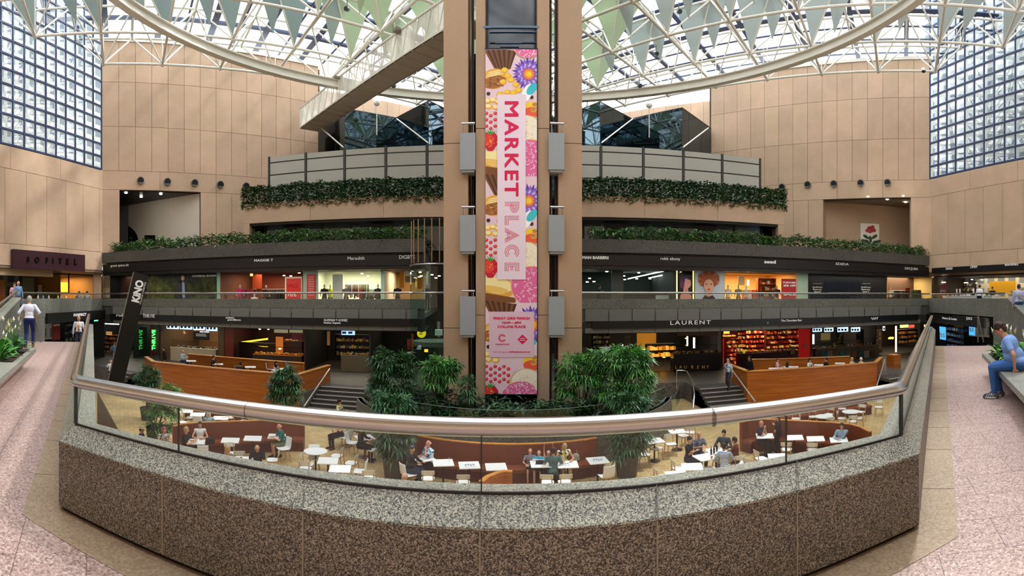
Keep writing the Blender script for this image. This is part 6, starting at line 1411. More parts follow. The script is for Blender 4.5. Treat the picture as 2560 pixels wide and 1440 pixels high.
rp_r = random.Random(4)
for i in range(26):
    a = i/26*2*PI; rad = 1+.16*rp_r.random(); pd(p2, pl, .17+.0006*i, blob_(pl, 1772+20*math.cos(a)*rad, 699+15*math.sin(a)*rad, 6.5, 5.5, 9), ('a85a34','8f4626','bf7348')[i % 3], 'printed_curl')
pd(p2, pl, .2, blob_(pl, 1772, 700, 20, 16), '9c5030', 'printed_hair'); pd(p2, pl, .21, blob_(pl, 1772, 714, 12.5, 16), 'd8a288', 'printed_face'); pd(p2, pl, .205, [(1765,725),(1779,725),(1780,742),(1764,742)], 'cf977d', 'printed_neck'); pd(p2, pl, .215, [(1755,749),(1762,738),(1772,742),(1782,738),(1790,749)], '1c1a1c', 'printed_collar')
for x in (1766, 1778): pd(p2, pl, .22, blob_(pl, x, 710, 2.8, 1.3, 8), '4a2c24', 'printed_eye')
pd(p2, pl, .22, blob_(pl, 1772, 723.5, 4, 2, 8), 'b8403a', 'printed_lips')
for x, k, t_, b_, l in ((1820,-.7,'e0d6c2','c9c0a8','mannequin in cream near the curly portrait poster'),(1846,-.9,'9a8a76','8a7a66','mannequin in beige standing in the warm lit shop'),(1865,-1.5,'d9d0ba','b9b09a','mannequin in ivory further inside the warm lit shop'),(1942,-.6,'3a2a26','c9a878','mannequin with a dark top before the red discount poster')): mannequin(pl, x, k, Z0, l, t_, b_)
rack(pl, 1880, -2.5, Z0, ['c4502c','8a3a22','d9a860','5a6a5a'], 'rack of rust coloured clothes in the warm lit shop', w_=1.6)
shelf(pl, 1915, -2.5, Z0, 1.5, 2.3, .4, 5, ['6a2a1c','c93a2a','e0c080','3a2a20','d9d0c0'], 'timber shelves of bags and folded clothes in the warm lit shop', iw=.2)
item(pl, -2, 1845, 1861, 690, 713, mat('e0c48c', .5), 'framed_picture', 'cream framed panel on the back wall of the warm lit shop', 'panel')
item(pl, -1, 1868, 1872, 700, 714, mat('fff0c0', .5, emit=3), 'table_lamp', 'glowing table lamp in the warm lit shop', 'lamp')
s2 = empty('discount_poster', pl.at(1972, 722, .1), 'red window poster reading FURTHER 30% OFF and SALE', 'poster'); rel(slab(pl, .1, 1953, 1989, 697, 749, mat('a61a24', .5), 'paper', s2))
for s_, y, h, wd in (('FURTHER', 707, 4.5, 31), ('30% OFF', 714.5, 4.5, 31), ('SALE', 736, 6, 31)): o = ptext(pl, s_, 1971, y, h, M['white'], None, .17, wpx=wd, off=.005); o.parent = s2; rel(o)
pillar(pl, .1, 1991, 2018, 680, 750, '9fb5a3', 'pale green pillar between the red discount poster and the black hoarding')
hb = empty('black_hoarding', pl.at(2117, 715, .05), 'glossy black shop hoarding printed with two white text blocks', 'hoarding'); rel(slab(pl, .02, 2019, 2216, 678, 751, mat('0c0e14', .35), 'panel', hb)); 
mb = MB(); [disp(mb, pl.off(.08), [(2060+i*14,694+(j%2)*0+j*11),(2073+i*14,694+j*11),(2073+i*14,704+j*11),(2060+i*14,704+j*11)]) for i in range(7) for j in range(5)]; rel(mb.build('quilted_tiles', mat('151b28', .25), hb))
for x in (2042, 2163):
    for s_, y, h, wd in (('fashion', 718, 4, 24), ('Beauty', 723.5, 4, 22), ('Store', 729, 4, 16), ('coming soon', 709, 2, 22)): o = ptext(pl, s_, x, y, h, M['white'], None, .085, wpx=wd); o.parent = hb; rel(o)
rack(pl, 2248, -.9, Z0, ['2a2420','3a2c22','5a3a24','8a6a4a','1c1a1a'], 'rack of dark and brown clothes in the cream lit corner shop', w_=2.2)
rack(pl, 2290, -1.4, Z0+.1, ['3a4a34','55603e','2c2a24'], 'rack of olive clothes in the cream lit corner shop', w_=1.4)
mannequin(pl, 2227, -.6, Z0, 'mannequin in a white top at the edge of the cream lit corner shop', 'dedad0', '4a3a2c')
item(pl, -1, 2263, 2274, 720, 735, mat('a02418', .6), 'red_bag', 'red bag displayed among the clothes of the corner shop', 'bag')
spots(pl, [(2225,688,-1),(2240,690,-2),(2251,691,-2.5),(2262,690,-2.5),(2297,690,-2)], 'j', 'track spotlights in the cream lit corner shop')
# --- side shops: hotel lobby cafe (west) and cafe (east) ---------------------
pw = AL.off(-4.5); room(AL.off(-3), 150, 238, .78, 3.42, 5, 'a06c22', 'cafe_west', 'c58a2c', '4a3620', '4a3a30', (warm, 140))
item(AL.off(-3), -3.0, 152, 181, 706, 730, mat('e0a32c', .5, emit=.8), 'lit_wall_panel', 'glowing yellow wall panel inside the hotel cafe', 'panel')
for x in (199, 216): item(AL.off(-3), -3, x-4, x+4, 694, 712, mat('ffd060', .5, emit=2.2), 'niche_light', 'glowing niche '+('behind the first' if x < 210 else 'behind the second')+' cafe bust', 'light'); mannequin(AL.off(-3), x+1, -2.2, .78, 'dark red sculpture bust in a lit niche of the hotel cafe, '+('first' if x < 210 else 'second')+' of two', '5a1a14', '5a1a14', skin='5a1a14', s=.98)
item(AL.off(-3), .05, 170, 172.5, 684, 732, M['black'], 'door_post', 'slim black post in the hotel cafe front', 'post')
item(AL, -.5, -20, 125, 664, 690, mat('b59a76', .7), 'curved_bulkhead', 'tan bulkhead hanging below the hotel sign', 'bulkhead', th_=.3)
item(AL.off(-5), 0, 56, 85, 694, 745, mat('8f9070', .5), 'lit_doorway', 'greenish lit glass doorway of the hotel', 'doorway'); item(AL.off(-4.9), 0, 95, 104, 712, 745, mat('d9d6cc', .5), 'notice_board', 'small white notice board in the hotel lobby', 'sign')
item(AL.off(-2), 0, -10, 12, 700, 790, M['wood'], 'timber_counter', 'glowing timber counter at the picture edge beneath the hotel sign', 'counter')
item(AL, -.4, 233, 252, 680, 748, M['tan_plain'], 'tan_column', 'tan column between the hotel cafe and the first gallery shop', 'column')
for i, (x, c) in enumerate(((95,'d9d9d2'),(108,'8ab0c4'),(122,'e4e2da'),(145,'b9c94a'),(152,'6a9ad0'),(165,'e4e2da'))): q = GL_.off(-.9); P = q.pt(q.u(x), 1.5); tag(MB().lathe([(.06, 0), (.06, .12), (.03, .2), (.03, .26)], n=10).build('table_bottle', mat(c, .4), loc=P), ['white jug on the cafe ledge nearest the stair','blue bottle on the cafe ledge beside the white jug','white cups on the cafe ledge','yellow green bottle on the cafe ledge','bright blue bottle on the cafe ledge','white teapot on the cafe ledge'][i], 'tableware')
q = GL_.off(-1.0); u0, u1 = q.u(85), q.u(235); tag(MB().wallbox(q, min(u0,u1), max(u0,u1), .75, 1.5, -.5, 0).build('cafe_ledge', mat('3a1c1a', .5)), 'dark maroon ledge along the hotel cafe behind the rail', 'counter')
room(AR.off(-3), 2335, 2620, .78, 3.42, 7, '3a3028', 'cafe_east', '2c2722', '2a2622', '5a4a3c', (warm, 160))
q = AR.off(-3)
sm = empty('sale_banner', q.at(2361, 720, .1), 'maroon SALE poster at the cafe corner', 'poster'); rel(slab(q, .1, 2352, 2370, 711, 748, mat('6e1840', .5), 'paper', sm))
for s_, y, h, wd in (('SALE', 727, 4.5, 15), ('50-75%', 733.5, 4, 15)): o = ptext(q, s_, 2361, y, h, M['white'], None, .17, wpx=wd); o.parent = sm; rel(o)
counter(GR_.off(-1.6), 2365, 2490, 0, .75, .95, .6, mat('d0d2cc', .5), 'long white cafe counter behind the east gallery rail', M['white'], goods=['3a2c24','e4e2dc','b98a4a','1c1c1c'])
for x, l in ((2392, 'stack of paper cups on the cafe counter, nearer the sale poster'), (2434, 'stack of paper cups on the cafe counter, nearer the coffee machine'), (2400, 'second stack of paper cups beside the first')):
    P = GR_.off(-1.6).pt(GR_.off(-1.6).u(x), 1.74); tag(MB().lathe([(.05, 0), (.06, .5), (.05, .52)], n=10).build('cup_stack', M['white'], loc=P), l, 'cups')
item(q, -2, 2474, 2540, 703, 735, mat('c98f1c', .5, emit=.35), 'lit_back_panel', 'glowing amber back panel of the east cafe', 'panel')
spots(q, [(2352,706,-1),(2357,706,-1),(2362,706,-1),(2385,708,-3),(2412,707,-3),(2418,707,-3),(2430,699,-2),(2441,708,-3),(2455,700,-2),(2505,706,-3),(2513,707,-3),(2522,706,-3)], 'k', 'small bright lamps hanging in the east cafe')
shelf(q, 2400, -4, .78, 4, 2.3, .5, 5, ['c9c0b0','8a6a3a','3a2c24','e0d8c8'], 'dark shelves of cups and bags in the east cafe', M['black'])
# --- lower food shops --------------------------------------------------------
Wl, El = FL.off(-4.6), FR.off(-4.6); LZ0, LZ1 = -3.4, -.1
pl = Wl
room(pl, 225, 335, LZ0, LZ1, 5, '1c1a18', 'food_unit_a', '1a1816', '1a1a1a', '3a3632', (neu, 30))
room(pl, 335, 400, LZ0, LZ1, 4, '1c2418', 'food_unit_b', '241a14', '1a1a1a', '3a3632', (neu, 25))
room(pl, 400, 548, LZ0, LZ1, 6, '4a3524', 'food_unit_c', '6b4c30', '2a2622', '4a443c', (warm, 120))
room(pl, 548, 762, LZ0, LZ1, 6, '3a130c', 'food_unit_d', '2c100a', '1c1412', '3a2c24', (warm, 60))
room(pl, 762, 925, LZ0, LZ1, 6, '191715', 'food_unit_e', '1a1816', '161412', '3a3632', (warm, 30))
room(pl, 925, 1075, LZ0, LZ1, 6, '141312', 'food_unit_f', '161412', '161412', '3a3632', (warm, 15))
item(pl, .3, 257, 298, 800, 811, mat('e6e8ee', .4, emit=1.6), 'lit_sign_box', 'glowing white sign box over the dark shop beside the walkway', 'sign')
item(pl, -1, 266, 280, 829, 838, mat('c9985a', .5, emit=.3), 'menu_card', 'small amber menu card in the dark shop beside the slanting sign', 'sign')
shelf(pl, 280, -2, LZ0, 3.0, 1.6, .5, 4, ['c9985a','d9c08a','6a4a2c'], 'lit bakery shelves in the dark shop behind the slanting sign', M['wood'])
for x, l, m_ in ((390, 'bright green glowing vertical sign on the dark red pillar', mat('35e04a', .5, emit=3.0)), (358, 'dim glowing copy painted as the reflection of the green sign in dark glass', mat('1c9a38', .5, emit=.5))):  # the dim one paints the bright sign's reflection as glowing letters
    e = empty('neon_sign_or_reflection', pl.at(x, 850, .3), l, 'sign'); rel(slab(pl, .2, x-9, x+9, 818, 885, mat('2a0f0c', .5) if x > 370 else mat('101a10', .3), 'backing', e)); r_ = pl.r(x); o = text('THR1VE', 50/F*r_/4.1*1.25, (0,0,0), (0,0,0), m_, e, 'lettering', ext=.02, off=.012)
    xs = [v.co.x for v in o.data.vertices]; ys = [v.co.y for v in o.data.vertices]; d = pl.d
    kx = 50/F*r_/(max(xs)-min(xs)); ky = 10/F*r_/(max(ys)-min(ys)); o.data.transform(Matrix.Diagonal((kx, ky, 1, 1)) @ Matrix.Translation((-(max(xs)+min(xs))/2, -(max(ys)+min(ys))/2, 0)))
    X = Vector((0,0,1)); Y = Vector((-d.x, -d.y, 0)); Z = X.cross(Y); Mx = Matrix((X, Y, Z)).transposed().to_4x4(); Mx.translation = pl.at(x, 849, .33)-e.location; o.matrix_local = Mx
def screen(pl, x0, x1, y0, y1, k, label, c='9fc3df', e=1.2, lines=3):
    s_ = empty('menu_screen', pl.at((x0+x1)/2, (y0+y1)/2, k), label, 'screen'); rel(slab(pl, k, x0, x1, y0, y1, M['black'], 'bezel', s_)); rel(slab(pl, k+.05, x0+.6, x1-.6, y0+.6, y1-.6, mat(c, .4, emit=e), 'display', s_, .01)); mb = MB(); q = pl.off(k+.075)
    for i in range(lines): 
        xx = x0+2+(x1-x0-4)*i/lines; disp(mb, q, [(xx, y0+(y1-y0)*.35), (xx+(x1-x0)/lines*.6, y0+(y1-y0)*.35), (xx+(x1-x0)/lines*.6, y0+(y1-y0)*.75), (xx, y0+(y1-y0)*.75)])
    rel(mb.build('menu_print', mat('41596e', .5), s_)); return s_
screen(pl, 416, 448, 809, 823, -.6, 'first blue menu screen over the juice bar'); screen(pl, 449, 481, 809, 824, -.6, 'second blue menu screen over the juice bar'); screen(pl, 482, 513, 810, 826, -.6, 'third blue menu screen over the juice bar'); screen(pl, 514, 544, 811, 828, -.6, 'fourth blue menu screen over the juice bar')
t_ = empty('wall_lettering', pl.at(503, 836, -.5), 'white lettering reading REAL FOOD on the black wall of the juice bar', 'sign'); rel(slab(pl, -.62, 484, 524, 828, 850, M['black'], 'backing', t_))
for y0_, x_ in ((834.5, 515), (838.5, 517)): rel(slab(pl, -.56, 490, x_, y0_, y0_+2, M['white'], 'print_bar', t_, .01))
for s_, y, wd in (('REAL FOOD', 831, 23),): o = ptext(pl, s_, 503, y, 3, mat('f4f4f4', .4, emit=1), None, -.5, wpx=wd); o.parent = t_; rel(o)
counter(pl, 432, 545, -.9, LZ0, 1.05, .7, mat('a89c84', .5), 'long pale counter of the juice bar', mat('c4bca8', .5), True, ['5a4a3a','9a8a6a','2c2a26'])
for x, l in ((425,'first brown pendant lamp over the juice bar'),(455,'second brown pendant lamp over the juice bar')): e = empty('pendant_lamp', pl.at(x, 838, -2), l, 'lamp', group='juice bar pendants'); MB().lathe([(.05,.25),(.2,0),(.18,0)], n=14).build('lamp_shade', mat('7a5a34', .5), e); MB().tube([(0,0,.2),(0,0,1.2)], .01, 5).build('cord', M['black'], e)
item(pl, .1, 377, 384, 808, 890, mat('4a120c', .5), 'red_post', 'dark red post beside the green sign', 'post'); item(pl, .1, 546, 560, 808, 895, mat('4d3a1c', .5), 'timber_pillar', 'olive brown timber pillar between juice bar and asian food shop', 'pillar')
item(pl, .05, 563, 584, 812, 896, mat('5a1a10', .5), 'carved_divider', 'dark red timber panel with carved strip in the asian food shop', 'panel')
e_ = empty('cove_light', pl.at(640, 853, -3), 'slanting strip of yellow cove light on the dark red wall', 'light'); mb = MB(); mb.add([pl.off(-3).at(*p) for p in ((603,854),(670,845),(670,849),(603,858))], [(0,1,2,3)]); rel(mb.build('strip', mat('e0c22a', .5, emit=1.6), e_))
for x, l in ((633,'first'),(655,'second'),(675,'third')): e = empty('pendant_lamp', pl.at(x, 824, -1.2), l+' glowing pendant lamp in the asian food shop', 'lamp', group='asian food shop pendants'); MB().lathe([(.06,.18),(.3,0),(.28,0)], n=16).build('lamp_shade', mat('7a3a1c', .5), e); MB().ball((0,0,.02), .1, 10, 6).build('bulb', mat('ffdf9a', .4, emit=12), e); MB().tube([(0,0,.15),(0,0,.6)], .01, 5).build('cord', M['black'], e)
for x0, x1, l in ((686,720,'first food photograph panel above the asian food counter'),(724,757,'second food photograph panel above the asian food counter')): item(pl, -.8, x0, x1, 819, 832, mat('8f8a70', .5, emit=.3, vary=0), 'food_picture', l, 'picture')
item(pl, -1.2, 690, 708, 842, 882, mat('b5651c', .5, emit=.25), 'orange_divider', 'upright orange panel behind the asian food counter', 'panel')
item(pl, -1.5, 730, 757, 836, 850, mat('6a1410', .5), 'red_board', 'dark red board behind the asian food counter', 'panel')
counter(pl, 638, 758, -.4, LZ0, .95, .8, mat('2c201a', .5), 'asian food counter heaped with golden fried food', M['wood'], True, ['e08a1c','c9701c','f0b23a','b5541c'])
counter(pl, 600, 700, -2.6, LZ0, 1.5, .4, mat('241410', .5), 'dark back bench of the asian food shop', None)
rb_ = counter(pl, 712, 757, -2.2, LZ0, 1.75, .4, mat('3a2018', .5), 'shelf of bottles behind the asian food counter', None, False, ['d9b05a','b53a2a','e4dcc8','5a3a1c'])
spots(pl, [(614,816,-.3),(655,818,-.3),(700,872,-.5)], 'm', 'small warm ceiling lights in the asian food shop')
screen(pl, 853, 888, 824, 838, -1.2, 'blue glowing screen over the mexican food counter', '7fa0dc', 1.2, 2)
item(pl, -.6, 818, 825, 828, 863, mat('8a5a2c', .5, emit=.15), 'hanging_banner', 'narrow brown figure banner in the mexican food shop', 'banner')
shelf(pl, 882, -3, LZ0+.8, 2.6, 1.5, .4, 3, ['8a6a2c','5a3a2c','c9a05a','3a4a5a'], 'dim shelves of jars in the mexican food shop', M['black'])
counter(pl, 856, 935, -.8, LZ0, 1.05, .8, mat('5a5240', .5), 'concrete coloured counter of the mexican food shop', mat('6b6252', .5), False, ['8a6a2c','c9a05a','3a3a3a'])
q = pl.off(2.5); e = empty('round_yellow_sign', q.at(1054, 833), 'round yellow projecting sign beside the tower', 'sign'); nn = Vector((pl.n.x, pl.n.y, 0)); MB().tube([(0,0,0), tuple(nn*.12)], .27, 24).build('disc', mat('e3c81c', .5, emit=.5), e)
for i in (0, 1): rel(slab(q, .13, 1049, 1058-i*2, 829+i*5, 831+i*5, M['black'], 'print_bar', e, .01))
item(q, .5, 1093, 1100, 804, 842, mat('9a9c98', .5), 'small_white_sign', 'small pale upright sign beside the glass stair drum', 'sign')
item(pl, -1, 1018, 1034, 848, 875, mat('7a2c14', .5), 'red_cabinet', 'dim red cabinet in the shop beside the tower', 'cabinet')
item(pl, -1, 1061, 1070, 873, 880, mat('ff8a2a', .5, emit=2.5), 'orange_lamp', 'small orange glowing lamp in the shop beside the tower', 'lamp')
pl = El
room(pl, 1400, 1805, LZ0, LZ1, 6, '1d1815', 'food_unit_g', '1a1512', '161412', '3a332c', (warm, 60))
room(pl, 1805, 2028, LZ0, LZ1, 6, 'a81810', 'food_unit_h', '8a140e', '6a1410', '4a2c24', (warm, 190))
room(pl, 2028, 2190, LZ0, LZ1, 6, '3a2c20', 'food_unit_i', '2c241c', '1c1a18', '3a342c', (neu, 70))
room(pl, 2190, 2340, LZ0, LZ1, 6, '241a12', 'food_unit_j', '2c1e12', '1c1612', '3a342c', (warm, 70))
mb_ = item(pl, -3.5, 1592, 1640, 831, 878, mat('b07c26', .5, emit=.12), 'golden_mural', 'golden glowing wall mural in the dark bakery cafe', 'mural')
item(pl, .2, 1694, 1795, 823, 839, mat('6a4e32', .5), 'louvre_panel', 'brown slatted louvre over the bakery cafe door', 'louvre'); item(pl, .1, 1795, 1802, 818, 938, mat('8f867a', .5), 'grey_pillar', 'grey pillar between the bakery cafe and the red chocolate shop', 'pillar')
lc = counter(pl, 1680, 1797, -.1, LZ0, 1.15, .8, mat('15120f', .35), 'dark stone bakery counter with small gold letters', mat('2c2824', .3), True, ['d9b070','4a3020','e4dcc8'])
for s_, x in zip('LAURENT', (1686, 1697, 1709, 1726, 1740, 1753, 1764)): o = ptext(pl, s_, x, 916, 8, mat('b08a4a', .4, emit=.15), None, .42); o.parent = lc; o.matrix_parent_inverse = lc.matrix_basis.inverted()
for (x, y, w_, h) in ((1735,857,4,26),(1718,852,3,22)): item(pl, -2.5, x-w_/2, x+w_/2, y-h/2, y+h/2, mat('fff6e0', .4, emit=3.5), 'light_column', 'slim glowing light column in the bakery cafe, '+('taller of two' if h == 26 else 'shorter of two'), 'light')
spots(pl, [(1560,826,-1),(1638,880,-2,),(1655,885,-2),(1660,893,-1),(1622,872,-3),(1610,874,-3),(1716,846,-3)], 'g', 'warm amber lamps glowing in the dark bakery cafe', 'ffb040', 8, .1)
shelf(pl, 1500, -2, LZ0+.8, 1.2, 2.0, .4, 6, ['9a8a6a','c9b08a','5a4a3a'], 'tall dim shelf of jars in the bakery cafe nearest the tower', M['black']); shelf(pl, 1650, -1.0, LZ0+.9, 2.0, .9, .5, 2, ['e09a2c','f0b84a','b5641c'], 'lit display of golden pastries at the dark bakery cafe', M['black'], ih=.22, emit=.5)
item(pl, -1, 1562, 1576, 842, 880, mat('6a6040', .5), 'pale_cabinet', 'dim olive cabinet in the bakery cafe', 'cabinet')
for (x, k, zz_, w_, h, l, s_) in ((1890,-3,LZ0,5.2,2.9,'wide shelves of red and gold chocolate boxes on the back wall',1),(1962,-1.6,LZ0,3.4,2.9,'second wall of glowing chocolate boxes',5),(1838,-2,LZ0,1.6,2.5,'narrow shelf of chocolates near the grey pillar',3)): shelf(pl, x, k, zz_, w_, h, .4, 8, ['b02a14','e0a23a','f0c878','7a1a0c','d9602a','5a1a10'], l, mat('6a140c', .5), seed=s_, iw=.13, ih=.16, emit=.25)
e = empty('shop_logo', pl.at(1815, 832, .05), 'yellow script logo on the red wall of the chocolate shop', 'sign'); o = ptext(pl, 'Chocolate Box', 1822, 839, 4.5, mat('f0c04a', .5, emit=1.2), None, .08, wpx=32); o.parent = e; rel(o); rel(slab(pl, .02, 1806, 1845, 822, 846, mat('b81810', .5), 'backing', e)); rel(slab(pl, .07, 1809, 1823, 825, 834, mat('f0c04a', .5, emit=1.0), 'emblem', e))
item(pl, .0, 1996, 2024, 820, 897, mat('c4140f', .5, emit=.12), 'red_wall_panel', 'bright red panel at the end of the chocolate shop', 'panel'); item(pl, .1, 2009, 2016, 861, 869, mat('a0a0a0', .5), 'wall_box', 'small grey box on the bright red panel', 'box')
e = empty('ceiling_rails', pl.at(1965, 830, -1), 'two slanting white ceiling rails crossing the chocolate shop', 'rail'); mb = MB(); mb.tube([pl.off(-1).at(1955, 831), pl.off(-.2).at(2024, 859)], .03, 5); mb.tube([pl.off(-1).at(1960, 820), pl.off(-.2).at(2023, 846)], .03, 5); rel(mb.build('rails', mat('e4d8d0', .4), e))
counter(pl, 1845, 1990, -.3, LZ0, .95, .7, mat('3a0f0a', .5), 'dark red chocolate counter with yellow flowers', mat('5a1a12', .5), False, ['f0b43a','e0d8c8','c93a1c','f6d04a'])
item(pl, -.2, 1857, 1868, 874, 888, mat('e0c02a', .5, emit=.3), 'yellow_box', 'yellow box on the chocolate counter', 'box'); item(pl, .2, 1976, 1986, 866, 885, mat('8a6a44', .5), 'menu_board', 'brown menu board standing on the chocolate counter', 'sign')
for i, (x0, x1) in enumerate(((2031,2055),(2060,2084),(2093,2121),(2127,2151))): screen(pl, x0, x1, 817.5, 830, -.4, ['first','second','third','fourth'][i]+' pale blue menu screen at the tiled salad bar')
screen(pl, 2206, 2213, 815, 827, -.4, 'small blue screen near the east column', lines=1); item(pl, -.2, 2031, 2035, 836, 860, mat('dfe8f4', .4, emit=2), 'light_box', 'slim white light box beside the bright red panel', 'light')
for x0, l in ((2098,'black and gold chequered tile column of the salad bar, nearest the red panel'),(2149,'black and gold chequered tile column of the salad bar, middle'),(2194,'black and gold chequered tile column at the dark opening')):
    e = empty('tiled_column', pl.at(x0, 850, -.8), l, 'column', group=None); mb = MB(); r_ = random.Random(x0); 
    for i in range(4):
        for j in range(12): mb.mat(r_.choice((0,0,1,2))); q = pl.off(-.8); disp(mb, q, [(x0-8+i*4, 826+j*4.4), (x0-4.3+i*4, 826+j*4.4), (x0-4.3+i*4, 830+j*4.4), (x0-8+i*4, 830+j*4.4)])
    rel(mb.build('tiles', [M['black'], mat('b08a3a', .5), mat('5a4a24', .5)], e)); rel(slab(pl, -.95, x0-9, x0+9, 824, 882, M['black'], 'core', e, .1))
cc = counter(pl, 2036, 2192, -.2, LZ0, 1.0, .6, mat('6a5a44', .5), 'salad bar counter faced with teal, tan and grey panels', mat('8a7a64', .5), True, ['6a7a3a','b5552a','d9d0c0','3a2c24'])
for i in range(10): o = slab(pl, .12, 2038+i*15.2, 2051+i*15.2, 877, 897, mat(['5a4030','2c6a70','8a8a80','7a5a34','3a7a7c','6a6a64','8a5a3a','2f6c74','9a9488','5a4434'][i], .5), 'coloured_panel', cc, .03); o.matrix_parent_inverse = cc.matrix_basis.inverted()
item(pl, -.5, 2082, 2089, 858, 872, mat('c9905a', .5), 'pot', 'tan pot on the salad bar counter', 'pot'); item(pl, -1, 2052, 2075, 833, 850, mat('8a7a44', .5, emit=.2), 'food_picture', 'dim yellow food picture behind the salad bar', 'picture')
e = empty('neon_sign_or_reflection', pl.at(2227, 845, -.5), 'small yellow script neon sign in the dark opening at the east end', 'sign'); m_ = MB(); q = pl.off(-.5); m_.tube([q.at(2221+i*.75, 845+2.6*math.sin(i*1.35)) for i in range(18)], .03, 5); rel(m_.build('neon_tube', mat('ffb43a', .5, emit=4), e))
item(pl, .3, 2238, 2241, 815, 880, mat('ffd0a8', .4, emit=3), 'light_tube', 'upright pink white light tube beside the bakery display', 'light')
item(pl, .3, 2250, 2270, 812, 819, mat('ffe05a', .4, emit=1.6), 'sign_box', 'yellow lit sign box over the east bakery', 'sign'); item(pl, .3, 2272, 2285, 812, 819, mat('ff4030', .4, emit=1.2), 'sign_box', 'red lit sign box beside the yellow one', 'sign')
shelf(pl, 2265, -.6, LZ0+.9, 2.4, 1.2, .5, 3, ['c9985a','e0b878','8a5a2c'], 'glass bakery display of breads at the east end', M['black'], iw=.22)
# newsagent (east) and pharmacy (west) under the side galleries
for nm, pq, x0, x1 in (('newsagent', GR_.off(-1.8), 2300, 2500), ('pharmacy', GL_.off(-1.8), 90, 262)):
    room(pq, x0, x1, -3.4, .28, 5, '14161a', nm, '101216', '121212', '2a2a2c', (neu, 30))
q = GR_.off(-1.5)
for x0, x1, y0, y1, l in ((2350,2365,817,830,'small blue lotto board at the top of the newsagent window'),(2351,2365,830,849,'blue lotto board with 55, lower of two'),(2424,2438,814,838,'blue lotto board with 55 in the newsagent, nearer the stair')):
    e = empty('lotto_board', q.at((x0+x1)/2, (y0+y1)/2), l, 'sign'); rel(slab(q, 0, x0, x1, y0, y1, mat('3f9fdc', .5, emit=.7), 'board', e))
    if y0 != 817: o = ptext(q, '55', (x0+x1)/2, (y0+y1)/2-1, 9, M['white'], None, .06, wpx=11, off=.01); o.parent = e; rel(o)
shelf(q, 2392, -1.2, -2.6, 3.4, 2.4, .5, 5, ['2a4a8a','8a8f94','3a7a5a','c9c9c4','1c2c5a'], 'crowded magazine and gift display in the newsagent', M['black'], iw=.14)
item(q, .1, 2311, 2322, 812, 818, mat('d9d86a', .5, emit=.6), 'sign_box', 'small yellow green lit box beside the newsagent', 'sign')
q = GL_.off(-1.5); e = empty('red_banner', q.at(140, 830), 'red upright banner with white lettering beside the pharmacy', 'banner'); rel(slab(q, 0, 130, 149, 803, 850, mat('7d141a', .6), 'cloth', e)); o = ptext(q, 'nove', 139.5, 812, 6, M['white'], None, .06, wpx=16, off=.015); o.parent = e; rel(o)
shelf(q, 175, -1.0, -2.2, 2.6, 2.2, .5, 4, ['3a4a44','6a706c','2a2c2e','8a8f8a'], 'dim display of stock in the pharmacy window', M['black'], iw=.14)
item(q, .2, 235, 244, 800, 803, mat('4ad08a', .5, emit=1.5), 'exit_sign', 'tiny green exit sign beside the pharmacy', 'sign')
# stair head rails at both far ends of the walkway
for xs, l in (((88, 105), 'steel stair rail end standing at the top of the west steps'), ((2459, 2475), 'steel stair rail end standing at the top of the east steps')):
    B0 = rr(xs[0], 18, 0); e = empty('steel_rail_end', B0, l, 'handrail'); s_ = 1 if xs[0] < 1000 else -1; tp = Vector((0, 0, .95)); far = rr(xs[0]+s_*14, 18, 0)-B0
    tt = Vector((0,0,.95)) if s_ > 0 else far+Vector((0,0,.95)); MB().tube([Vector((0,0,0)) if s_ > 0 else far, tt], .03, 8).tube([tt, far if s_ > 0 else Vector((0,0,0))], .03, 8).build('posts', M['steel_b'], e, smooth='auto')
# deck end steps going down
for s_, E_, nm in ((-1, EL, 'west'), (1, ER, 'east')):
    A0_ = A_out[0 if s_ < 0 else 1]; d = Vector((A0_.x-E_.x, A0_.y-E_.y)).normalized(); n = Vector((-d.y, d.x)); 
    if n.y < 0: n = -n
    mb = MB(); c0 = (Vector((E_.x, E_.y))+A0_)/2; 
    for i in range(18): c = c0+n*(.32*i+.16); z1 = -.18*(i+1); mb.box((c.x, c.y, z1-.4), ((A0_-Vector((E_.x, E_.y))).length, .32, .8), math.atan2(d.y, d.x))
    struct('floor_walkway_steps_'+nm, mb, M['granite_far'])
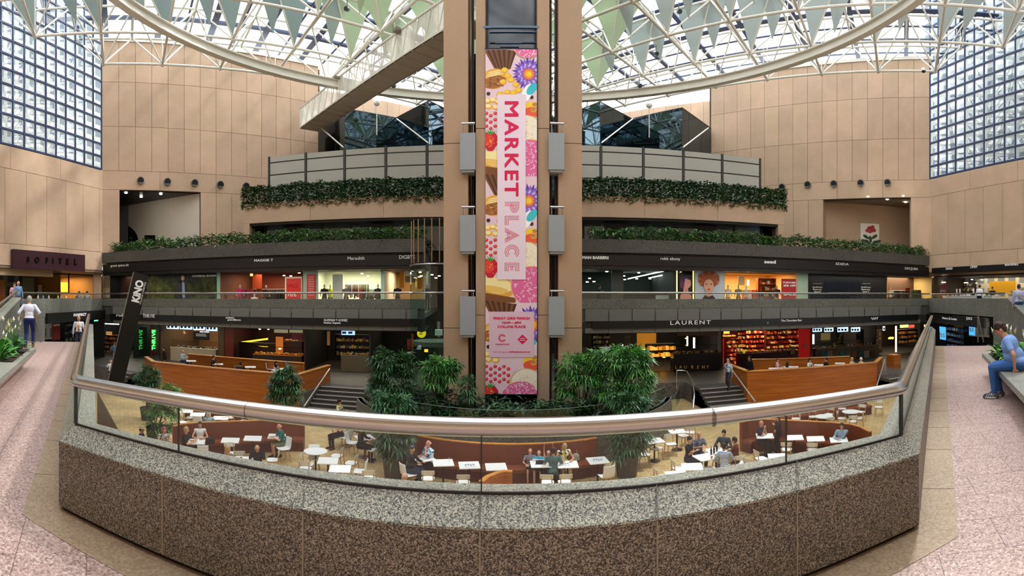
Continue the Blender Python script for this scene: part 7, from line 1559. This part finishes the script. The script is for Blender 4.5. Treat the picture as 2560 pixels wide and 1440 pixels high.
# ================================================================ granite benches with lilies on the walkway
def bench_block(tag_, P, lab, lab2):
    # P: list of plan points for the top outline; leaning faceted front face
    pass
def gbench(A_, B_, back, foot, name, label, seed, sp_=2.6):
    # A_ far tip, B_ near end (towards the viewer side); top z .45, foot line recessed
    e = empty('granite_bench', (A_.x, A_.y, 0), label, 'bench'); O = Vector((A_.x, A_.y, 0)); T_ = [Vector((*A_, .45)), Vector((*B_, .45)), Vector((*(B_+back), .45)), Vector((*(A_+back), .45))]
    c = MB(); c.hexa([p-O-Vector((0,0,.07)) for p in T_]+[p-O for p in T_]); 
    dl = (B_-A_); L_ = dl.length; u = dl.normalized(); bk = back.normalized()
    pp = lambda a, b, z: Vector((*(A_+u*a+bk*b), z))-O
    top = MB()
    for a, b in ((sp_, sp_+.9), (sp_+.9, sp_+1.9), (sp_+1.9, L_)): top.hexa([pp(a+.004, 0, .36), pp(b-.004, 0, .36), pp(b-.004, back.length, .36), pp(a+.004, back.length, .36), pp(a+.004, 0, .45), pp(b-.004, 0, .45), pp(b-.004, back.length, .45), pp(a+.004, back.length, .45)])
    for a0_, a1_, b0_, b1_ in ((0, sp_, 0, .12), (0, .12, .12, back.length)): top.hexa([pp(a0_, b0_, .36), pp(a1_, b0_, .36), pp(a1_, b1_, .36), pp(a0_, b1_, .36), pp(a0_, b0_, .45), pp(a1_, b0_, .45), pp(a1_, b1_, .45), pp(a0_, b1_, .45)])
    top.build('granite_top', M['granite_top'], e)
    fc = MB(); n = 7
    for i in range(n):
        a, b = L_*i/n+.006, L_*(i+1)/n-.006; fc.add([pp(a, 0, .36), pp(b, 0, .36), pp(b, foot, .02), pp(a+.12, foot, .02), pp(a, .3, .36), pp(b, .3, .36), pp(b, foot+.2, .02), pp(a+.12, foot+.2, .02)], [(0,1,2,3),(4,7,6,5),(0,4,5,1),(1,5,6,2),(2,6,7,3),(3,7,4,0)])
    fc.build('slanting_face', mat('84695d', .22, 0, .6, 0, .05, 5), e); MB().hexa([pp(.05, foot+.05, 0), pp(L_, foot+.05, 0), pp(L_, back.length, 0), pp(.05, back.length, 0), pp(.05, foot+.05, .36), pp(L_, foot+.05, .36), pp(L_, back.length, .36), pp(.05, back.length, .36)]).build('base', M['black'], e)
    MB().hexa([pp(.12, .12, .3), pp(sp_, .12, .3), pp(sp_, back.length, .3), pp(.12, back.length, .3), pp(.12, .12, .41), pp(sp_, .12, .41), pp(sp_, back.length, .41), pp(.12, back.length, .41)]).build('soil', mat('35291d', .9), e)
    return e, pp, sp_, O
LIL = leafmats('lily', ('1d4a1c', '2f6a26', '4a8d35', '6fae4c'))
def lily(base, seed, label, h=.5, n=16, fl=6):
    r_ = random.Random(seed); e = empty('peace_lily', base, label, 'plant', group='peace lilies'); lf = MB()
    for i in range(n):
        a = r_.random()*2*PI; t = .35+.9*r_.random(); l = h*(.55+.5*r_.random()); d = Vector((math.cos(a)*math.sin(t), math.sin(a)*math.sin(t), math.cos(t))); b0 = d*l*.35; sd = Vector((-math.sin(a), math.cos(a), 0)); w_ = .055+.03*r_.random()
        p1 = b0+d*l*.25+Vector((0,0,.02)); p2 = b0+d*l*.55+Vector((0,0,-.02)); p3 = b0+d*l*.85+Vector((0,0,-.12)); k = len(lf.v); lf.mat(r_.choice((0,1,1,2,2,3)))
        lf.add([b0-sd*.01, b0+sd*.01, p1-sd*w_, p1+sd*w_, p2-sd*w_*.9, p2+sd*w_*.9, p3, p1+Vector((0,0,-.015)), p2+Vector((0,0,-.015))], [(0,1,7,2),(1,3,7),(2,7,8,4),(7,3,5,8),(4,8,6),(8,5,6)]); lf.tube([(0,0,0), b0], .006, 4)
    lf.build('leaves', LIL, e)
    for i in range(fl):
        a = r_.random()*2*PI; t = r_.random()*.45; l = h*(.95+.55*r_.random()); d = Vector((math.cos(a)*math.sin(t), math.sin(a)*math.sin(t), math.cos(t))); s_ = MB(); s_.tube([(0,0,0), d*l], .005, 4); q = d*l
        o = MB(); sd = Vector((math.cos(a+1.3), math.sin(a+1.3), 0)); fwd = Vector((math.cos(a), math.sin(a), 0)); o.add([q, q+sd*.03+Vector((0,0,.05)), q+Vector((0,0,.13))+fwd*.03, q-sd*.03+Vector((0,0,.05)), q-fwd*.025+Vector((0,0,.055))], [(0,1,4),(1,2,4),(2,3,4),(3,0,4)]); ob = o.build('flower', mat('ecebda', .6), e)
        s_.build('stalk', LIL[2], ob); MB().tube([q+Vector((0,0,.01)), q+Vector((0,0,.08))+fwd*.01], .009, 5).build('spadix', mat('d9d28a', .6), ob)
    return e
A_, B_ = at(90, 870, .45).xy, at(-260, 1160, .45).xy; ee, pp, sp_, O = gbench(A_, B_, Vector((-1.3, -1.45)), .3, 'west', 'granite bench with slanting polished sides and a bed of white lilies, beside the walking man', 1)
r_ = random.Random(5); nL = 0
for i in range(7):
    for j in range(3):
        a = .4+i*(sp_-.7)/6; b = .38+.5*j; p = pp(a+.1*r_.random(), b+.1*r_.random(), .41)+O; lily(p, 10+i*3+j, 'white flowering peace lily, '+['front','middle','back'][j]+' row of the bed on the west granite bench', fl=5 if j else 3, n=15)
A_, B_ = at(2455, 882, .45).xy, at(2800, 1230, .45).xy; ee, pp, sp_, O = gbench(A_, B_, Vector((1.4, -1.45)), .3, 'east', 'granite bench with slanting polished sides under the seated man in light blue', 2, 1.75)
for i in range(4):
    for j in range(2):
        p = pp(.3+.38*i, .38+.5*j, .41)+O; lily(p, 60+i*3+j, 'peace lily with pale flowers, '+['front','back'][j]+' row of the bed behind the seated man', h=.42, fl=3)
T = [(490,1104,'square white table with two orange pastries before the woman in the white top'),(576,1101,'empty square white table beside the black handbag on the west bench'),(632,1096,'empty square white table, middle of the row before the west bench'),(692,1091,'square white table under the elbows of the man in the green polo'),(612,1150,'square white table where the bald man in black reads his phone'),
(820,1152,'bare square white table just beside the round table'),(850,1172,'bare square white table nearest the parapet, past the round table'),(868,1069,'square white table half hidden by the handrail beside the crossed leg'),(912,1094,'square white table with a pink cup before the man dressed in black'),
(1058,1146,'square white table between the man in the aloha shirt and the dark jacket'),(1108,1157,'square white table with an empty drinking glass'),(1173,1163,'square white table with an open newspaper beside the middle glazing joint'),(1240,1167,'bare square white table in the middle of the curved bench'),(1352,1160,'square white table with a black laptop bag and two boys behind it'),(1419,1161,'square white table strewn with papers before the blonde woman'),(1494,1151,'square white table with a folded newspaper at the east end of the curved bench'),
(1636,1102,'square white table with a crumpled sheet of paper by the potted palm'),(1692,1078,'square white table with an orange cup under the handrail'),(1763,1143,'nearer of two joined white tables in the group of five'),(1790,1127,'farther of two joined white tables, with black bottles'),(1730,1167,'bare square white table below the group of five'),(1692,1187,'square white table mostly cut off by the parapet'),
(1912,1090,'square white table before the couple in dark clothes'),(1986,1094,'square white table beside the glazing joint on the east bench row'),(2039,1097,'bare square white table on the east bench row'),(2097,1100,'square white table with cups before the man with hand on chin'),(1945,1142,'square white table nearest the parapet on the east side'),(465,1028,'square white table at the palm, under the handrail'),(494,1036,'square white table beside the denim jacket'),(552,1045,'square white table just behind the west bench')]
T2 = []
for x, y, l in T: T2.append(put('t', x, y, {1058: 25, 1763: 30, 1790: 30, 1494: 15, 912: 20, 868: 20, 1636: 20, 1692: 15}.get(x, -5 if x < 1100 else 5), l))
for x, y, l in ((789,1128,'round white table standing alone on the paving'),(2060,1041,'round white table among wooden chairs, nearer of the two'),(2127,1029,'round white table among wooden chairs, farther of the two')): put('r', x, y, 0, l)
C = [(576,1134,10,'cream wooden chair before the tables of the west bench'),(598,1146,180,'cream wooden chair tucked at the table of the bald man in black'),(681,1150,-90,'cream wooden chair beside the bald man in black'),(770,1160,80,'wooden chair on the near side of the round table, turned to it'),(763,1172,170,'wooden chair seen from behind below the round table'),(842,1140,-110,'wooden chair beyond the pair of bare tables, farthest'),(878,1158,-110,'wooden chair beside the pair of bare tables, middle'),(921,1196,180,'wooden chair cut off by the parapet near the potted palm'),
(845,1087,90,'stool-like cream chair by the crossed leg'),(930,1124,-60,'cream wooden chair half under the west potted palm'),(1070,1197,180,'wooden chair with its back to the parapet, before the drinking glass table'),(1158,1207,180,'wooden chair before the newspaper table'),(1238,1209,180,'wooden chair half hidden by the rounded bench end'),(1368,1207,175,'wooden chair the man in the grey green shirt sits on'),(1412,1206,190,'wooden chair before the table strewn with papers'),
(1612,1136,100,'wooden chair half under the east potted palm'),(1642,1121,60,'wooden chair at the table with crumpled paper'),(1677,1110,20,'wooden chair standing before the stone planter wall'),(1708,1089,-60,'wooden chair beside the orange cup table'),(1725,1081,-20,'wooden chair under the handrail beside the orange cup table'),(1697,1172,110,'wooden chair with rounded back beside the bare table'),(1654,1194,110,'wooden chair nearest the parapet beside the bare table'),(1812,1165,190,'wooden chair holding the person in blue stripes'),(1845,1158,200,'wooden chair holding the man in brown'),(1775,1172,-60,'wooden chair pushed under the joined tables'),
(1966,1124,178,'wooden chair at the second table of the east bench row'),(2031,1125,178,'wooden chair at the third table of the east bench row'),(1903,1147,120,'wooden chair beside the nearest east table'),(1878,1166,150,'wooden chair cut off by the parapet on the east side'),
(1990,1047,0,'wooden chair against the east timber bench, first of the row'),(2033,1042,10,'wooden chair against the east timber bench, second of the row'),(2012,1054,90,'wooden chair seen edge on beside the nearer round table'),(2076,1058,180,'wooden chair on the near side of the nearer round table'),(2072,1036,-30,'wooden chair between the two round tables, back to the bench'),(2105,1046,80,'wooden chair between the two round tables, seat turned aside'),(2146,1046,-90,'wooden chair beyond the farther round table, turned aside'),(2132,1054,185,'wooden chair on the near side of the farther round table'),(2152,1030,-20,'wooden chair behind the farther round table'),(2197,1018,-10,'wooden chair alone by the steps at the east end'),(2105,1022,0,'wooden chair behind the farther round table against the bench'),
(471,1044,80,'stool-like chair beside the bushy potted palm'),(456,1056,60,'wooden chair half hidden by the bushy potted palm'),(531,1058,180,'wooden chair holding the person in the denim jacket'),(572,1044,-70,'wooden chair by the far table behind the west bench'),(610,1053,-20,'wooden chair alone against the timber wall bench'),(557,1058,-150,'wooden chair just showing over the west bench')]
for x, y, a, l in C: put('c', x, y, a, l)
for x, y, a, l in ((507,1138,180,'white shell chair with its back to us before the pastries table'),(710,1123,-60,'white shell chair of the man in the green polo'),(785,1146,0,'white shell chair on the far side of the round table'),(900,1180,-100,'white shell chair beside the nearest bare table'),(866,1095,-120,'white shell chair by the pink cup table, nearer the round table'),(880,1108,70,'white shell chair of the man dressed in black'),(1020,1188,120,'white shell chair of the person in the dark jacket'),(1516,1192,205,'white shell chair at the folded newspaper table'),(494,1060,175,'white shell chair beside the denim jacket')): put('s', x, y, a, l)
def small(name, px, py, z, label, cat, fn, grp=None):
    P = at(px, py, z); e = empty(name, P, label, cat, facing(px, 180), grp); fn(e); return e
def cup(c):
    def f(e): MB().lathe([(.028, 0), (.036, .085), (.032, .085), (.026, .01)], n=12).build('cup_body', mat(c, .5), e, smooth='auto'); MB().lathe([(.038, .085), (.036, .095)], n=12).build('lid', M['white'], e)
    return f
def glass_(e): MB().lathe([(.03, 0), (.036, .12), (.033, .12), (.028, .01)], n=14).build('tumbler', M['glass'], e, smooth='auto')
def bottle(e): MB().lathe([(.032, 0), (.034, .16), (.014, .21), (.013, .26)], n=12).build('bottle_body', M['blackm'], e, smooth='auto'); MB().lathe([(.015, .26), (.015, .28)], n=10).build('cap', mat('777777', .4), e)
def pastry(e): MB().ball((0,0,.03), (.07, .05, .035), 10, 6).ball((.04,.02,.035), (.04, .04, .03), 8, 5).build('pastry_body', mat('c8732c', .6), e, smooth=True); MB().lathe([(.09, 0), (.1, .008)], n=16).build('plate', M['white'], e)
def paper(e): MB().box((0,0,.003), (.36, .28, .005), .15).build('sheet', mat('dfe2e4', .8), e); m_ = MB(); [m_.box((-.12+.08*i, .04*(i % 2), .0065), (.05, .12, .001), .15) for i in range(4)]; m_.build('print', mat('7d8794', .8), e)
zt = ZL+.755
for a in ((481,1106,'orange pastry on a plate nearest the woman in black'),(502,1099,'orange pastry on a plate nearest the woman in the white top')): small('pastry', a[0], a[1], zt, a[2], 'pastry', pastry)
small('drinking_glass', 1123, 1151, zt, 'empty clear drinking glass on the table west of the newspaper', 'glass', glass_)
for a in ((1174,1163,'open newspaper on a white table beside the middle glazing joint'),(1494,1150,'folded newspaper on the easternmost table of the curved bench'),(1410,1160,'papers spread before the blonde woman'),(1628,1103,'crumpled sheet on the table by the east potted palm')): small('newspaper', a[0], a[1], zt, a[2], 'newspaper', paper)
def lap(e): MB().box((0,.02,.05), (.32, .1, .1)).build('bag_body', mat('1f2228', .7), e); MB().box((0,.02,.105), (.12, .03, .02)).build('handle', M['black'], e)
small('laptop_bag', 1352, 1160, zt, 'black laptop bag standing on the table before the two boys', 'bag', lap)
for a in ((1778,1136,'black drink bottle, nearer of three on the joined tables'),(1792,1128,'black drink bottle, tallest at the far edge of the joined tables'),(1785,1133,'black drink bottle in the middle of three')): small('drink_bottle', a[0], a[1], zt, a[2], 'bottle', bottle, 'black bottles on the joined tables')
for a in ((1779,1146,'c8642e','orange cup on the nearer joined table'),(1686,1076,'d9703a','orange cup on the table under the handrail'),(914,1092,'c98f8a','pink cup before the man dressed in black'),(2085,1097,'e6e3dc','white cup before the man with hand on chin'),(603,1148,'26262a','black cup beside the bald man in black')): small('takeaway_cup', a[0], a[1], zt, a[3], 'cup', cup(a[2]))
def bag(c):
    def f(e): remesh([('e', (0,0,.14), (.17,.09,.14)), ('e', (0,0,.06), (.18,.1,.07))], .02, mat(c, .6), 'bag_body', e); MB().tube([(-.1,0,.24),(-.06,0,.36),(.06,0,.36),(.1,0,.24)], .012, 6).build('strap', mat(c, .6), e)
    return f
small('handbag', 526, 1110, ZL+.46, 'black leather handbag on the west bench beside the woman in white', 'bag', bag('17171a'))
small('handbag', 1437, 1152, ZL+.46, 'grey and pale canvas bag on the curved bench beside the blonde woman', 'bag', bag('a5a597'))
small('handbag', 472, 1104, ZL+.46, 'dark bag on the bench between the two women', 'bag', bag('1d1d20'))
# ================================================================ people in the sunken court
aloha = blobs(['4a86b4','a9cfe3','2f6694','e4eef2'], 14); floral = blobs(['e9e2cc','4f7a4a','d8b45a','e9e2cc'], 16); dressp = blobs(['e9dfb8','2b2b2b','c9b54a','f2efe2'], 13)
sitter(350, 1072, 75, 'person in a straw hat and navy shirt sitting low by the parapet, west', hair='short', hairc='5a4636', shirt='1f2b5a', hat='b3a67c', hands=[(-.15,.3,.72),(.15,.3,.72)])
sitter(410, 1072, 10, 'person with pink hair and glasses in a black and white top', hair='bob', hairc='b84a5c', shirt=blobs(['d9d9d2','2b2b2e','9aa39a'], 12), sleeve='none', skin='pale', hands=[(-.08,.22,.9),(.1,.2,.92)])
sitter(461, 1073, 80, 'person with short blonde hair in a black top facing the woman in white', hair='short', hairc='b59a68', shirt='19191c', hands=[(-.12,.34,.8),(.14,.36,.82)])
sitter(500, 1060, 0, 'person in a white sleeveless top sitting upright on the west bench', hair='bun', hairc='4b3a2c', shirt='e6e4dc', sleeve='none', trousers='b9b7ae', lean=0)
sitter(566, 1122, 45, 'person with long blonde hair seen over the parapet', hair='long', hairc='b6935a', shirt='8a7a66')
sitter(645, 1112, -10, 'bald person in a black t-shirt looking down at a phone', hair='ring', hairc='3a2f28', shirt='20242a', nod=.5, lean=.18, hands=[(-.1,.38,.78),(.1,.36,.78)], bulk=1.05)
sitter(710, 1063, -75, 'bearded bald person in a green polo shirt leaning on a white table', hair='ring', hairc='c9bfae', shirt='0f6e63', legs='shorts', trousers='6b6a55', skin='ruddy', lean=.3, hands=[(-.1,.42,.8),(.1,.45,.8)])
sitter(521, 1034, 175, 'person in a pale blue denim jacket seen from behind', hair='bob', hairc='d3cbb8', shirt='8fa5a8', sleeve='long')
sitter(845, 1003, 70, 'person in a floral shirt behind the thick handrail, by the west stair', hair='messy', hairc='2b2320', shirt=floral, skin='tan')
sitter(912, 1008, -50, 'person in a pale top raising a hand to the face behind the handrail', hair='long', hairc='4a3328', shirt='d9d2c4', sleeve='none', hands=[(-.05,.16,1.15),(.15,.3,.8)])
sitter(851, 1043, -60, 'person with one dark trousered leg stretched out, half hidden by the handrail', shirt='3a3d44', trousers='17171a', shoes='4a2e20', hair='short')
sitter(900, 1068, 70, 'person dressed in black at the table with the pink cup', hair='short', hairc='1a1a1a', shirt='1c1d20', sleeve='long', trousers='17171a')
sitter(1076, 1106, -55, 'white haired person in a blue aloha shirt with hand at the mouth', hair='ring', hairc='cfcac2', shirt=aloha, skin='ruddy', bulk=1.12, hands=[(-.05,.2,1.08),(.1,.36,.82)], lean=.12)
sitter(1025, 1120, 60, 'person in a dark jacket with a grey cap, before the west potted palm', hair='short', hairc='4d5152', shirt='232323', sleeve='long')
sitter(1013, 1188, -20, 'top of a balding head just above the parapet coping', hair='ring', hairc='6b5540', shirt='4a4a4a', hz=1.22)
sitter(1325, 1125, 5, 'boy in a striped t-shirt and dark shorts on the curved bench', s=.78, hair='fringe', hairc='8a6a42', shirt=stripes('2d2f45', 'b9b3bd', 9), legs='shorts', trousers='2e3a3a', skin='pale', cat='child', hands=[(.1,.3,.7),(.17,.34,.72)])
sitter(1348, 1130, -10, 'boy in a white and blue t-shirt beside the boy in stripes', s=.74, hair='fringe', hairc='a8703e', shirt=stripes('2fa9cc', 'e8ecec', 2.2), legs='shorts', skin='pale', cat='child')
sitter(1371, 1130, 0, 'child with blonde hair raising both arms behind the man in grey green', s=.7, hair='fringe', hairc='c9b083', shirt='c07a60', sleeve='none', skin='pale', cat='child', hands=[(-.22,-.02,1.55),(.2,-.02,1.6)])
sitter(1383, 1128, 178, 'person in a grey green t-shirt seen from behind at the laptop table', hair='short', hairc='2a211c', shirt='4d6a66', trousers='3a4a55', lean=.2)
sitter(1409, 1110, 15, 'person with long blonde hair in a patterned sleeveless dress', hair='long', hairc='b09468', shirt=dressp, sleeve='none', legs='skirt', trousers=dressp, nod=.6)
sitter(1745, 1084, 25, 'bald person in a patterned grey shirt at the group table', hair='none', shirt=blobs(['4d525c','7d838c','5d626c'], 20), skin='ruddy', bulk=1.1, hands=[(-.1,.4,.86),(.15,.42,.88)])
sitter(1720, 1097, 60, 'person in a dark t-shirt with crossed arms at the group table', hair='short', hairc='2c221d', shirt='23272f', hands=[(.1,.22,.85),(-.1,.24,.82)])
sitter(1811, 1080, -15, 'person with short black hair in a charcoal sweater facing us at the group table', hair='short', hairc='17130f', shirt='3a4048', sleeve='long')
sitter(1812, 1117, 190, 'person in a blue and white striped top seen from behind', hair='short', hairc='1f1a17', shirt=stripes('35648c', 'e4e8ea', 8), sleeve='long', lean=.3, trousers='3c4048')
sitter(1841, 1100, -110, 'bearded person in a brown t-shirt at the end of the group table', hair='short', hairc='1c1512', shirt='5c2f1c', skin='tan')
sitter(1899, 1056, 60, 'person in a navy t-shirt with hands clasped at the mouth on the east bench', hair='none', shirt='2c3340', skin='ruddy', hands=[(-.03,.22,1.0),(.03,.22,1.0)], trousers='252c36')
stander(1948, 1062, -70, 'person with long dark hair in a black coat drinking from a cup', ZL, s=.86, r=19.3, hair='long', hairc='15110f', shirt='1b1a1d', sleeve='long', trousers='121214', hands=[(-.05,.24,1.28),(.2,.1,1.0)])
sitter(2105, 1062, -5, 'person in a pale blue shirt with a hand on the chin', hair='short', hairc='4a3a2e', shirt='93a9b6', sleeve='long', bulk=1.08, hands=[(-.02,.18,1.05),(.14,.34,.8)])
# upper booth level
for x, y, a, l, kw in ((455,878,60,'person in a pale blue shirt dining in the west booth, first from the black sign',dict(shirt='a9bccb', sleeve='long', hair='ring', hairc='6a5a4a')),(531,893,70,'person in a black top eating in the west booth',dict(shirt='1c1d20', hair='bun', hairc='1a1512')),(601,909,180,'dark haired head just above the timber wall of the west booth',dict(shirt='23262b', hairc='14110f')),(688,907,60,'person with dark long hair in a pink top in the west booth',dict(shirt='c48a8e', hair='long', hairc='17120f')),(690,915,180,'person in a white shirt seen from behind in the west booth',dict(shirt='d5dce6', sleeve='long', hairc='17120f')),(720,908,-60,'person with a slate blue headscarf in the west booth',dict(shirt='4a5b69', sleeve='long', hair='bob', hairc='4a5b69')),
 (1968,909,170,'person with dark ponytail in a white top in the east booth',dict(shirt='dcdcdc', hair='long', hairc='1b1512')),(2022,899,60,'person in white at the middle table of the east booth',dict(shirt='d9d2cf', hair='long', hairc='2b1d17')),(2068,898,-70,'person in black leaning on the middle table of the east booth',dict(shirt='18191c', hairc='17120f')),(2128,897,60,'person with blonde curls in the east booth',dict(shirt='c9b9a4', hair='long', hairc='b8955c')),(2155,897,-60,'person with short white hair in the east booth',dict(shirt='c9c5ba', hairc='d6d2c8')),(1942,899,80,'person in a pink top behind the east partition',dict(shirt='cf9aa6', hairc='6b4a34'))):
    sitter(x, y, a, l, zf=ZM, voxel=.03, **kw)
for x, y, a, l in ((478,902,0,'small white table before the person in pale blue'),(545,910,0,'small white table before the person eating in black'),(626,917,0,'empty white table in the west booth'),(703,922,0,'white table among the three friends in the west booth'),(1935,921,0,'empty white table at the west end of the east booth'),(1983,917,0,'white table beside the ponytailed diner'),(2048,912,0,'white table shared in the middle of the east booth'),(2100,908,0,'white table before the blonde diner')): put('t', x, y, a, l, zf=ZM, zr=.75, group='tables in the timber booths')
for x, y, a, l in ((518,905,90,'white chair of the diner in black in the west booth'),(497,903,-90,'white chair facing the diner in black'),(577,912,90,'empty white chair in the middle of the west booth'),(593,915,-100,'white chair beside the dark head in the west booth'),(674,924,90,'white chair at the group table in the west booth'),(1950,921,100,'white chair at the west end of the east booth'),(2085,911,90,'white chair between the tables of the east booth')): put('s', x, y, a, l, zf=ZM, group='white chairs in the timber booths')
# standing and walking people
stander(412, 852, -90, 'shop worker dressed in black at the juice counter', ZM, shirt='151517', trousers='131315', sleeve='long', hair='short', voxel=.03, r=33.5)
stander(1875, 868, -40, 'shop worker dressed in black in the chocolate shop', ZM, shirt='121214', trousers='101012', sleeve='long', skin='tan', voxel=.03, r=28.3)
stander(1822, 872, -30, 'person in a blue printed shirt walking past the chocolate shop', ZM, shirt=blobs(['6f93b5','c9d6e0','456a90'], 14), trousers='2c3442', stride=.5, voxel=.03, hairc='8a857c', r=27.0)
sitter(285, 858, 10, 'person in a blue t-shirt on a stool beside the slanting black sign', zf=ZM+.3, shirt='4f7fa0', trousers='26303c', skin='tan', legs='shorts', voxel=.03)
sitter(277, 903, 170, 'bald person in a white shirt under the slanting black sign', zf=ZM-.4, shirt='dfe2e4', hair='none', voxel=.03)
stander(197, 795, 0, 'person in a white shirt and orange tie coming up from the pharmacy steps', 0, r=22.3, s=.98, skin='ruddy', hair='none', shirt='dfe0e6', sleeve='long', tie='d9861c', trousers='2a2c36', stride=.3).location.z = -.86
stander(73, 745, 172, 'grey haired person in a white shirt and navy trousers walking away beside the flowers', 0, r=16.0, s=.99, hair='short', hairc='a9a49c', shirt='dcdfee', sleeve='roll', trousers='223060', shoes='6b3a22', stride=-.55, hands=[(-.22,.12,1.0),(.22,.1,1.0)], voxel=.018, bulk=1.05)
stander(44, 704, 30, 'bald person in a blue jacket and pink shirt at the top of the west stair', 0, r=25, hair='none', shirt='6f8fae', sleeve='long', trousers='3a4a5c', voxel=.03, skin='ruddy').location.z = .75
stander(35, 710, 20, 'person in a pink top behind the person in the blue jacket', 0, r=25.8, hair='short', shirt='d9a0a8', trousers='5a5a66', voxel=.03, s=.97).location.z = .75
sitter(197, 722, 150, 'person in a white shirt at the cafe rail under the hotel sign, nearer the flowers', zf=.75, voxel=.03, shirt='e4e4e8', sleeve='long', hairc='4a4038') if 0 else None
for x, l, c in ((197, 'person in a white shirt seated at the hotel cafe, first of two', '6b5f55'), (217, 'person in a white shirt seated at the hotel cafe, second of two', '2b2420')): person(rr(x, 36.9, .75), facing(x, 160), l, 'sit', 1.0, shirt='e6e6ea', sleeve='long', hairc=c, voxel=.03)
person(rr(2448, 33, .75), facing(2448, 150), 'person in a white shirt and navy trousers serving at the cafe counter', 'stand', 1.0, shirt='e8e8ea', sleeve='long', trousers='1c2238', hairc='2a1d16', voxel=.03)
person(rr(2481, 33.8, .75), facing(2481, 0), 'person with tied dark hair in black behind the cafe counter', 'stand', .93, shirt='241f22', trousers='1c1c20', hair='bun', hairc='2b1a14', voxel=.03)
person(rr(2547, 20.0, .5), facing(2547, 178), 'person in a lavender shirt and blue trousers climbing the east stair', 'stand', .98, shirt='aeb2d0', sleeve='long', trousers='3a4c74', hairc='3a2c22', stride=.4, voxel=.022)
# seated person in front on the granite bench
person(Vector((6.93, 4.27, 0)), facing(2535, -92), 'heavy-set person in light blue shirt and jeans hunched on the granite bench', 'sit', .98, skin='ruddy', hair='messy', hairc='3b2a20', shirt=mat('7fa3dc', .8, 0, .2, 0, .05, 9, 'blue_chambray'), trousers=mat('3a64a2', .8, 0, .2, 0, .16, 5, 'denim'), lean=.46, nod=.38,
       bulk=1.28, voxel=.011, hands=[(-.26, .06, .50), (.30, .04, .50)], shoes='5c6064', seat=.46, detail=True, knees=[(-.1,.44,.52),(.1,.40,.53)], feet=[(-.1,.40,.09),(.11,.32,.09)], curl=.3)
